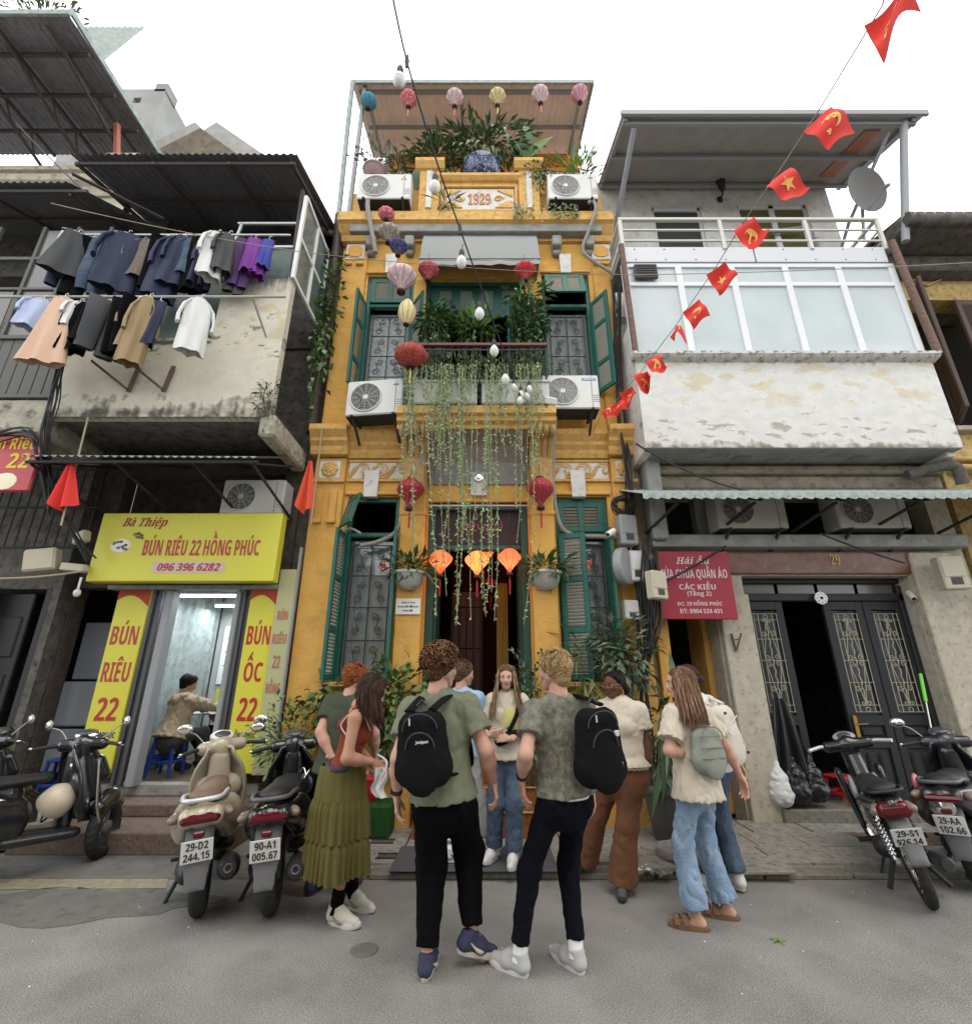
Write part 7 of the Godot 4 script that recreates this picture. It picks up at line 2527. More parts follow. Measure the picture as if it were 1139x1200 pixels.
	for q in [["black rubbish bag beside the white sack at the door",V(3.604,0.392,-6.300),0.17,M.bin_bag],["rounded black rubbish bag beside the red stool",V(3.806,0.410,-6.300),0.16,M.bin_bag],["white plastic sack leaning on the beige pillar",V(3.382,0.367,-6.250),0.14,M.white_cloth]]:
		t = thing("bag",q[0],"bag",q[1])
		var f := Field.new()
		f.cell = 0.012; f.k = 60.0; f.wr = 0.009; f.wf = 8.0; f.seed_ = 9 + done.size()
		f.add(V(0,-0.02,0),V(0,0.12,0),q[2],q[2]*0.75)
		f.add(V(0,0.2,0),V(0.01,0.31,0),0.06,0.03)
		f.floor_y = -0.15
		f.run()
		part("sack",f.out,q[3],t)
		done.append(t)
	t = thing("raincoat","black raincoat hung on the door jamb above the rubbish bags","raincoat",V(3.623,0.966,-6.350))
	b = MB.new()
	b.sheet(24,14,func(u,v): return V((u - 0.5)*(0.16 + 0.36*v),0.4 - v*0.85,0.05*sin(u*17.0 + v*2.0)*(0.3 + v) + 0.06*v))
	part("cloth",b,M.bin_bag,t)
	# green-handled mop by the doors
	t = thing("mop","long thin mop with bright green handle ends leaning by the black doors","mop")
	b = MB.new()
	var a0 := V(5.246,1.649,-6.100); var a1 := V(4.819,0.699,-5.700)
	b.rod(a0.lerp(a1,0.3),a0.lerp(a1,0.72),0.008,6)
	part("pole",b,M.alu,t)
	b = MB.new()
	b.rod(a0,a0.lerp(a1,0.32),0.018,8)
	b.rod(a0.lerp(a1,0.7),a1 + (a1 - a0)*0.5,0.018,8)
	part("grip",b,M.lime,t)
	# rusty hooks on the pillar
	t = thing("wall_hook","rusty iron bracket on the beige pillar","bracket",V(3.143,2.036,-6.220))
	b = MB.new()
	b.bar(V(-0.04,0.1,0),V(-0.03,-0.12,0.02),0.02,0.02)
	b.bar(V(0.06,0.1,0.05),V(-0.02,-0.11,0.02),0.02,0.02)
	b.bar(V(-0.03,0.02,0),V(0.04,0.03,0.05),0.012,0.012)
	part("iron",b,M.rust,t)
	# bare bulb and hook at the left
	t = thing("light_bulb","clear bare bulb in a wire holder left of the yellow sign","bulb",V(-4.959,2.630,-5.800))
	b = MB.new()
	b.ball(V(0,-0.05,0),V(0.04,0.05,0.04),12,8)
	part("glass",b,M.bulb_white,t)
	b = MB.new()
	b.rod(V(0,0,0),V(0,0.14,0),0.014,6)
	part("socket",b,M.alu,t)
	# things on the balcony beside the troughs
	t = thing("floodlight","small white floodlight on the right end of the balcony","lamp",V(0.870,5.136,-5.600),0.5)
	b = MB.new()
	b.box(V(0,0,0),V(0.2,0.1,0.06),0.015,Basis.from_euler(V(0.4,0,0.15)))
	part("head",b,M.ac_white,t)
	b = MB.new()
	b.tube([V(-0.05,-0.14,-0.05),V(-0.05,-0.02,0.0),V(0.05,-0.02,0.0),V(0.05,-0.14,-0.05)],0.008,6)
	part("yoke",b,M.dark_iron,t)
# ---------------------------------------------------------------- motorbikes; local z runs forward from the rear wheel's ground point
func wheel(root: Node3D,c: Vector3,r: float,w: float,steer := 0.0,spokes := 5,rim_m: Material = null) -> void:
	var B := Basis.from_euler(V(0,steer,0))
	var b := MB.new()
	var rows := []
	for j in 14:
		var a := TAU*j/14.0
		var row := []
		for i in 96:
			var e := TAU*i/96.0
			var tread := 0.004*signf(sin(e*24.0 + absf(sin(a))*3.0))*maxf(cos(a),0.0)
			var q := r - w*0.5 + cos(a)*w*0.5 + tread
			row.append(c + B*V(sin(a)*w*0.5,sin(e)*q,cos(e)*q))
		rows.append(row)
	b.grid(rows,true,true)
	var t := part("wheel",b,M.rubber,root)
	b = MB.new()
	var bb := Basis(V(0,0,1),V(1,0,0),V(0,1,0))
	var q := r - w*0.8
	b.lathe([Vector2(q,-w*0.4),Vector2(q + 0.012,-w*0.42),Vector2(q - 0.015,-w*0.2),Vector2(q - 0.015,w*0.2),Vector2(q + 0.012,w*0.42),Vector2(q,w*0.4)],40,c,B*bb)
	for i in spokes:
		var e := TAU*i/spokes
		b.bar(c + B*V(0,sin(e)*0.03,cos(e)*0.03),c + B*V(0,sin(e)*q,cos(e)*q),0.03 if spokes < 9 else 0.006,0.02 if spokes < 9 else 0.006,B*Vector3.RIGHT,0.003)
	b.lathe([Vector2(0.0,-0.05),Vector2(0.055,-0.045),Vector2(0.06,0.0),Vector2(0.055,0.045),Vector2(0.0,0.05)],20,c,B*bb)
	part("rim",b,rim_m if rim_m else M.rim_grey,t)
func plate(root: Node3D,c: Vector3,tilt: float,l1: String,l2: String,x0 := 0.0) -> void:
	var B := Basis.from_euler(V(tilt,PI + x0,0))
	var b := MB.new()
	b.box(c,V(0.19,0.14,0.006),0.004,B)
	var p := part("number_plate",b,M.plate_white,root)
	letters(l1,0.13,0.048,c + B*V(-0.065,0.01,0.004),M.black,p,true,false,0.0,B,0.003)
	letters(l2,0.155,0.048,c + B*V(-0.078,-0.056,0.004),M.black,p,true,false,0.0,B,0.003)
func mirror(root: Node3D,a: Vector3,c: Vector3,m: Material) -> void:
	var b := MB.new()
	b.tube(smooth_path([a,a.lerp(c,0.5) + V(0,0.03,0.02),c],5),0.006,6)
	b.ball(c + V(0,0.02,0.012),V(0.066,0.045,0.022),16,8)
	var p := part("mirror",b,m,root)
	b = MB.new()
	b.ball(c + V(0,0.02,0.0),V(0.058,0.038,0.013),16,8)
	part("mirror_glass",b,M.mirror,p)
func ff(root: Node3D,jobs: Array,called: String,m: Material,caps: Array,cell := 0.011,k := 70.0) -> void:
	var f := Field.new()
	f.cell = cell
	f.k = k
	for q in caps:
		f.add(q[0],q[1],q[2],q[3],q[4] if q.size() > 4 else 0,q[5] if q.size() > 5 else Vector3.ZERO,q[6] if q.size() > 6 else 1.0)
	jobs.append([f,called,m,root])
func scooter(label: String,at: Vector3,deg: float,lean: float,paint: Material,jobs: Array,o := {}) -> Node3D:
	var R := thing("motor_scooter",label,"motor scooter",at,deg_to_rad(deg),"motorbikes parked along the kerb")
	R.rotation.z = -deg_to_rad(lean)
	var Y := Vector3.UP; var X := Vector3.RIGHT; var Z := V(0,0,1)
	var wb := 1.24
	var fat: float = o.get("fat",0.0)
	wheel(R,V(0,0.265,0),0.265,0.11,0.0,5)
	wheel(R,V(0,0.25,wb),0.25,0.11,o.get("steer",0.25),5)
	# tail with side panels, wedge shaped; hollow of the wheel stays open below
	var tail := []
	for g in [-1.0,1.0]:
		tail.append([V(g*0.12,0.52 - fat,0.5),V(g*(0.14 + fat),0.585 - fat*0.5,0.12),0.11,0.135 + fat,0,X,0.65])
		tail.append([V(g*(0.14 + fat),0.585 - fat*0.5,0.12),V(g*0.1,0.69,-0.34),0.135 + fat,0.06,0,X,0.7])
	tail.append([V(0,0.64,0.45),V(0,0.69,-0.32),0.12,0.075])
	if fat > 0.04:
		for g in [-1.0,1.0]:
			tail.append([V(g*0.13,0.46,0.34),V(g*0.15,0.5,-0.12),0.17,0.17,0,X,0.6])
			tail.append([V(g*0.1,0.5,0.5),V(g*0.1,0.36,0.5),0.12,0.1,0,X,0.8])
	ff(R,jobs,"tail_panel",paint,tail,0.011,45.0)
	ff(R,jobs,"engine",M.engine,[[V(0.05,0.33,0.42),V(0.08,0.3,0.02),0.11,0.09],[V(-0.02,0.42,0.5),V(0,0.5,0.2),0.12,0.1],[V(0.09,0.28,-0.05),V(0.09,0.4,0.3),0.06,0.07]])
	ff(R,jobs,"seat",o.get("seat",M.seat_black),[[V(0,0.75,0.66),V(0,0.74,0.3),0.1,0.135,0,Y,0.45],[V(0,0.74,0.3),V(0,0.79,-0.14),0.13,0.115,0,Y,0.5]])
	# front: apron, leg shield, floor, handlebar cowl
	var ap := MB.new()
	var wide: float = o.get("wide",0.22)
	for side in 2:
		var rows := []
		for j in 13:
			var v := j/12.0
			var hw := wide*(0.62 + 0.38*sin(PI*clampf(v*0.95 + 0.1,0.0,1.0)))*(1.0 - 0.25*smoothstep(0.7,1.0,v))
			var row := []
			for i in 17:
				var u := i/8.0 - 1.0
				row.append(V(u*hw,0.34 + 0.62*v + 0.03*u*u,wb - 0.13 - 0.15*v - 0.13*u*u - (0.028 if side else 0.0)))
			rows.append(row)
		ap.grid(rows,false,false,Vector2.ONE,side == 0)
	var rim := []
	for j in 13:
		var v := j/12.0
		rim.append(V(wide*(0.62 + 0.38*sin(PI*clampf(v*0.95 + 0.1,0.0,1.0)))*(1.0 - 0.25*smoothstep(0.7,1.0,v)),0.37 + 0.62*v,wb - 0.274 - 0.15*v))
	var left := []
	for q in rim: left.append(V(-q.x,q.y,q.z))
	left.reverse()
	ap.tube(rim + [V(0,1.0,wb - 0.3)] + left,0.018,8)
	part("front_apron",ap,paint,R)
	ff(R,jobs,"nose",paint,[[V(0,0.56,wb - 0.16),V(0,0.9,wb - 0.26),0.075,0.085,0,X,0.8],[V(0,0.72,wb - 0.1),V(0,0.84,wb - 0.16),0.06,0.06]])
	ff(R,jobs,"inner_shield",o.get("inner",paint),[[V(0,0.36,wb - 0.34),V(0,0.9,wb - 0.36),0.1,0.09,0,Z,0.6],[V(-0.1,0.66,wb - 0.33),V(0.1,0.66,wb - 0.33),0.1,0.1,0,Z,0.5]])
	ff(R,jobs,"floor_board",o.get("inner",M.engine),[[V(-0.1,0.3,0.5),V(-0.1,0.28,wb - 0.3),0.085,0.08,0,Y,0.6],[V(0.1,0.3,0.5),V(0.1,0.28,wb - 0.3),0.085,0.08,0,Y,0.6]])
	var fs := Transform3D(Basis(Y,o.get("steer",0.25)),Vector3.ZERO)
	fs.origin = V(0,0,wb) - fs.basis*V(0,0,wb)
	ff(R,jobs,"front_mudguard",paint,[[fs*V(0,0.44,wb - 0.17),V(0,0.51,wb),0.07,0.075],[V(0,0.51,wb),fs*V(0,0.43,wb + 0.19),0.075,0.05]])
	var hz := wb - 0.32
	var sx := Transform3D(Basis(Y,o.get("steer",0.25)),Vector3.ZERO)
	sx.origin = V(0,0,hz + 0.02) - sx.basis*V(0,0,hz + 0.02)
	var hb := [[V(0,1.0,hz),V(0,1.05,hz + 0.1),0.09,0.085],[V(-0.16,1.0,hz - 0.01),V(0.16,1.0,hz - 0.01),0.055,0.055],[V(0,0.92,hz - 0.02),V(0,1.0,hz),0.07,0.07]]
	for q in hb:
		for k in 2: q[k] = sx*q[k]
	ff(R,jobs,"handlebar_cowl",paint,hb,0.009,90.0)
	var b := MB.new()
	b.xf = sx
	for g in [-1.0,1.0]:
		b.tube([V(g*0.17,1.0,hz - 0.01),V(g*0.25,1.0,hz - 0.05),V(g*0.36,0.985,hz - 0.12)],0.017,8)
	split("grip",b,M.rubber,R)
	b = MB.new()
	b.xf = sx
	for g in [-1.0,1.0]:
		b.tube([V(g*0.2,1.0,hz + 0.02),V(g*0.28,0.985,hz + 0.01),V(g*0.37,0.97,hz - 0.05)],0.006,6)
		b.box(V(g*0.19,1.0,hz - 0.01),V(0.045,0.045,0.05),0.01)
		b.lathe([Vector2(0.012,0),Vector2(0.018,0.01),Vector2(0.012,0.02)],10,V(g*0.365,0.983,hz - 0.125))
	split("brake_lever",b,M.chrome,R)
	b = MB.new()
	b.xf = sx
	b.ball(V(0,1.09,hz + 0.02),V(0.105,0.03,0.07),20,8,Basis.from_euler(V(-0.6,0,0)))
	var d := part("dashboard",b,o.get("dash",M.plate_white),R)
	b = MB.new()
	b.xf = sx
	b.ball(V(0,1.106,hz + 0.0),V(0.07,0.014,0.042),20,8,Basis.from_euler(V(-0.6,0,0)))
	part("dial",b,M.dial,d)
	for g in [-1.0,1.0]:
		mirror(R,sx*V(g*0.15,1.04,hz),sx*V(g*0.33,1.17,hz - 0.03),o.get("mirror",M.mirror_shell))
	# lights, plate, mudguard
	b = MB.new()
	b.box(V(0,0.69,-0.385),V(0.25,0.06,0.05),0.02,Basis.from_euler(V(0.3,0,0)))
	part("tail_light",b,M.lamp_red,R)
	for g in [-1.0,1.0]:
		b = MB.new()
		b.ball(V(g*0.16,0.7,-0.31),V(0.035,0.035,0.08),12,8,Basis.from_euler(V(0,g*-0.4,0)))
		part("indicator",b,M.lamp_clear,R)
	b = MB.new()
	b.box(V(0,0.6,-0.4),V(0.07,0.035,0.03),0.008)
	part("reflector",b,M.lamp_red,R)
	ff(R,jobs,"rear_mudguard",M.guard_grey,[[V(0,0.6,-0.3),V(0,0.46,-0.37),0.09,0.085,0,Z,0.25],[V(0,0.46,-0.37),V(0,0.27,-0.4),0.085,0.06,2,Z,0.2]],0.009,90.0)
	plate(R,V(0,0.51,-0.43),0.22,o.p1,o.p2)
	b = MB.new()
	b.tube(smooth_path([V(-0.13,0.76,0.12),V(-0.14,0.8,-0.15),V(-0.1,0.8,-0.34),V(0.1,0.8,-0.34),V(0.14,0.8,-0.15),V(0.13,0.76,0.12)],6),0.016,8)
	part("grab_rail",b,o.get("rail",M.rail_grey),R)
	# exhaust on the right side, stand and footrest on the left
	b = MB.new()
	b.tube([V(-0.13,0.26,0.3),V(-0.16,0.26,0.12),V(-0.18,0.29,-0.05),V(-0.19,0.34,-0.3),V(-0.19,0.345,-0.34)],[0.03,0.055,0.078,0.074,0.05],16)
	var ex := part("exhaust",b,M.engine,R)
	b = MB.new()
	b.lathe([Vector2(0.03,0.0),Vector2(0.03,0.02),Vector2(0.02,0.022),Vector2(0.018,0.0),Vector2(0.0,0.0)],16,V(-0.19,0.345,-0.335),Basis(X,V(0,0.18,-1).normalized(),V(0,1,0.18).normalized()))
	part("exhaust_tip",b,M.rim_grey,ex)
	b = MB.new()
	b.bar(V(0.12,0.28,0.4),V(0.26,0.02,0.3),0.025,0.02)
	b.box(V(0.265,0.012,0.29),V(0.06,0.015,0.05),0.004)
	b.bar(V(0.14,0.3,0.3),V(0.24,0.3,0.3),0.03,0.02)
	part("side_stand",b,M.dark_iron,R)
	b = MB.new()
	b.tube([V(0.1,0.3,-0.02),V(0.1,0.6,0.06)],0.03,8)
	for i in 8: b.lathe([Vector2(0.03,0),Vector2(0.036,0.01),Vector2(0.03,0.02)],10,V(0.1,0.33 + i*0.028,-0.01 + i*0.006))
	part("shock_absorber",b,M.dark_iron,R)
	return R
func build_motorbikes() -> void:
	var jobs := []
	scooter("champagne beige scooter on the road, rear plate 29-D2 244.15",V(-2.06,0,-4.18),203.0,5.0,M.beige_paint,jobs,{"p1": "29-D2","p2": "244.15","seat": M.seat_brown,"rail": M.alu,"steer": 0.35})
	var R := scooter("black scooter parked between the beige scooter and the olive skirt",V(-1.55,0,-4.2),194.0,4.0,M.black_paint,jobs,{"p1": "90-A1","p2": "005.67","dash": M.dial,"steer": 0.1,"mirror": M.black_paint})
	var b := MB.new()
	b.tube(smooth_path([V(-0.1,0.82,0.5),V(-0.14,0.86,0.45),V(-0.17,0.8,0.4),V(-0.2,0.86,0.34),V(-0.16,0.8,0.3)],5),0.006,5)
	part("chain_lock",b,M.chrome,R)
	R = scooter("black retro scooter with a pale helmet on its floor, left of the yellow banner",V(-4.36,0,-4.3),145.0,4.0,M.black_paint,jobs,{"p1": "29-N1","p2": "481.30","dash": M.chrome,"fat": 0.05,"wide": 0.27,"inner": M.inner_dark,"steer": 0.8,"mirror": M.mirror_shell})
	b = MB.new()
	b.tube([V(-0.3,0.86,0.98),V(-0.34,0.5,1.02),V(-0.25,0.34,1.1)],0.012,6)
	part("shield_trim",b,M.chrome,R)
	b = MB.new()
	b.ball(V(-0.2,0.42,0.1),V(0.02,0.05,0.1),12,8)
	b.ball(V(-0.06,0.82,0.85),V(0.03,0.03,0.012),10,6)
	part("side_badge",b,M.chrome,R)
	var Hm := thing("helmet","pale cream half helmet hung inside the black retro scooter","helmet",R.position + Basis.from_euler(V(0,deg_to_rad(145),0))*V(-0.04,0.56,0.8))
	Hm.rotation_degrees = V(25,145,40)
	b = MB.new()
	b.lathe([Vector2(0.13,-0.06),Vector2(0.138,-0.055),Vector2(0.138,0.0),Vector2(0.125,0.06),Vector2(0.09,0.105),Vector2(0.04,0.13),Vector2(0.0,0.135)],28)
	part("shell",b,M.helmet,Hm)
	b = MB.new()
	b.box(V(0.0,-0.02,0.135),V(0.14,0.03,0.012),0.004)
	part("visor_slot",b,M.black,Hm)
	b = MB.new()
	b.tube(smooth_path([V(-0.12,-0.05,0),V(-0.06,-0.18,0.02),V(0.06,-0.18,0.02),V(0.12,-0.05,0)],5),0.008,6)
	part("chin_strap",b,M.black,Hm)
	scooter("second black scooter at the left edge, only its mirror and handlebar in view",V(-5.42,0,-4.5),145.0,4.0,M.black_paint,jobs,{"p1": "29-P1","p2": "337.52","dash": M.dial,"steer": 0.6})
	R = scooter("black and pink scooter at the right edge with a round chrome lamp",V(4.0,0,-4.62),133.0,5.0,M.inner_dark,jobs,{"p1": "29-AA","p2": "102.66","dash": M.dial,"fat": 0.03,"inner": M.black_paint})
	ff(R,jobs,"pink_panel",M.pink_paint,[[V(0.19,0.74,0.0),V(0.19,0.52,0.12),0.08,0.06,0,Vector3.RIGHT,0.4]])
	b = MB.new()
	var B := Basis(Vector3.RIGHT,V(0,0,-1),V(0,1,0))
	b.lathe([Vector2(0.075,0.0),Vector2(0.085,0.02),Vector2(0.075,0.04),Vector2(0.055,0.03),Vector2(0.0,0.045)],28,V(0.02,0.63,-0.36),B)
	part("round_lamp",b,M.chrome,R)
	cub(jobs)
	for q in jobs:
		fields.append(q[0])
	pending = jobs
var pending := []
# the slim motorbike on the right, seen from behind
func cub(jobs: Array) -> void:
	var R := thing("motorbike","slim black motorbike with red tail lamp before the black double doors","motorbike",V(3.3,0,-4.3),deg_to_rad(152.0),"motorbikes parked along the kerb")
	R.rotation.z = -deg_to_rad(11.0)
	var Y := Vector3.UP; var X := Vector3.RIGHT; var Z := V(0,0,1)
	wheel(R,V(0,0.29,0),0.29,0.075,0.0,18,M.chrome)
	wheel(R,V(0,0.29,1.24),0.29,0.065,0.45,18,M.chrome)
	ff(R,jobs,"tail_panel",M.black_paint,[[V(0.07,0.6,0.5),V(0.06,0.7,-0.18),0.08,0.05,0,X,0.7],[V(-0.07,0.6,0.5),V(-0.06,0.7,-0.18),0.08,0.05,0,X,0.7],[V(0,0.68,-0.1),V(0,0.71,-0.26),0.075,0.05]])
	ff(R,jobs,"seat",M.seat_black,[[V(0,0.76,0.62),V(0,0.745,0.3),0.08,0.115,0,Y,0.45],[V(0,0.745,0.3),V(0,0.8,-0.12),0.115,0.1,0,Y,0.5]])
	ff(R,jobs,"front_fairing",M.black_paint,[[V(0,0.55,0.88),V(0,0.9,1.0),0.12,0.1,0,X,0.8],[V(0.15,0.36,0.9),V(0.17,0.74,1.0),0.06,0.075,0,X,0.45],[V(-0.15,0.36,0.9),V(-0.17,0.74,1.0),0.06,0.075,0,X,0.45],[V(0,0.5,0.6),V(0,0.58,0.9),0.07,0.1]])
	ff(R,jobs,"side_cowl",M.silver_paint,[[V(0.12,0.62,0.76),V(0.1,0.7,0.92),0.05,0.05,0,X,0.5],[V(-0.12,0.62,0.76),V(-0.1,0.7,0.92),0.05,0.05,0,X,0.5]])
	ff(R,jobs,"handlebar_cowl",M.black_paint,[[V(0,1.0,0.98),V(0,1.05,1.08),0.085,0.07],[V(-0.17,1.0,0.94),V(0.17,1.0,0.94),0.05,0.05],[V(0,0.88,0.98),V(0,1.0,0.98),0.08,0.08]],0.009,90.0)
	ff(R,jobs,"engine",M.engine,[[V(0,0.3,0.42),V(0,0.32,0.72),0.09,0.08],[V(0,0.34,0.72),V(0,0.36,0.86),0.06,0.07],[V(0.1,0.29,0.4),V(-0.1,0.29,0.4),0.08,0.08]])
	ff(R,jobs,"rear_mudguard",M.guard_grey,[[V(0,0.62,-0.18),V(0,0.52,-0.31),0.07,0.07,0,Y,0.3],[V(0,0.52,-0.31),V(0,0.36,-0.4),0.07,0.055,2,Z,0.25]],0.009,90.0)
	ff(R,jobs,"front_mudguard",M.black_paint,[[V(0,0.46,1.08),V(0,0.57,1.26),0.05,0.055],[V(0,0.57,1.26),V(0,0.46,1.46),0.055,0.04]])
	ff(R,jobs,"tail_light",M.lamp_red,[[V(-0.06,0.68,-0.27),V(0.06,0.68,-0.27),0.055,0.055,0,Z,0.8]],0.008,100.0)
	for g in [-1.0,1.0]:
		ff(R,jobs,"indicator",M.lamp_clear,[[V(g*0.1,0.69,-0.22),V(g*0.12,0.68,-0.26),0.035,0.03]],0.008,100.0)
	plate(R,V(0,0.53,-0.38),0.5,"29-S1","926.14")
	var b := MB.new()
	for g in [-1.0,1.0]:
		b.tube([V(g*0.17,1.0,0.94),V(g*0.24,1.01,0.92),V(g*0.35,1.0,0.84)],0.017,8)
	split("grip",b,M.alu,R)
	b = MB.new()
	b.ball(V(0,1.07,0.98),V(0.1,0.025,0.065),20,8,Basis.from_euler(V(-0.6,0,0)))
	var d := part("dashboard",b,M.silver_paint,R)
	b = MB.new()
	b.ball(V(0,1.083,0.965),V(0.06,0.014,0.042),20,8,Basis.from_euler(V(-0.6,0,0)))
	part("dial",b,M.dial,d)
	b = MB.new()
	b.tube(smooth_path([V(-0.1,0.72,0.1),V(-0.12,0.8,-0.1),V(-0.09,0.8,-0.25),V(0.09,0.8,-0.25),V(0.12,0.8,-0.1),V(0.1,0.72,0.1)],6),0.013,8)
	part("grab_rail",b,M.black,R)
	b = MB.new()
	b.tube([V(-0.1,0.24,0.8),V(-0.13,0.22,0.4),V(-0.15,0.28,0.1),V(-0.16,0.34,-0.3),V(-0.16,0.345,-0.34)],[0.018,0.022,0.045,0.05,0.035],14)
	part("exhaust",b,M.engine,R)
	for g in [-1.0,1.0]:
		b = MB.new()
		b.tube([V(g*0.1,0.3,0.0),V(g*0.09,0.6,0.12)],0.014,8)
		for i in 9: b.lathe([Vector2(0.024,0),Vector2(0.03,0.008),Vector2(0.024,0.016)],10,V(g*0.1,0.33 + i*0.026,0.012 + i*0.01))
		b.bar(V(g*0.09,0.29,0.0),V(g*0.06,0.33,0.45),0.025,0.04)
		part("shock_absorber",b,M.chrome if g > 0 else M.dark_iron,R)
		b = MB.new()
		b.tube([V(g*0.055,0.29,1.24),V(g*0.055,0.7,1.08)],0.02,8)
		part("fork",b,M.silver_paint,R)
	b = MB.new()
	b.bar(V(0.1,0.26,0.45),V(0.24,0.0,0.5),0.025,0.02)
	b.bar(V(0.08,0.24,0.3),V(0.2,0.06,0.2),0.03,0.025)
	b.bar(V(-0.08,0.24,0.3),V(-0.2,0.06,0.2),0.03,0.025)
	split("stand",b,M.dark_iron,R)
	b = MB.new()
	b.bar(V(0.1,0.3,0.62),V(0.25,0.3,0.6),0.04,0.03)
	b.bar(V(-0.1,0.3,0.62),V(-0.25,0.3,0.6),0.04,0.03)
	part("footrest",b,M.rubber,R)
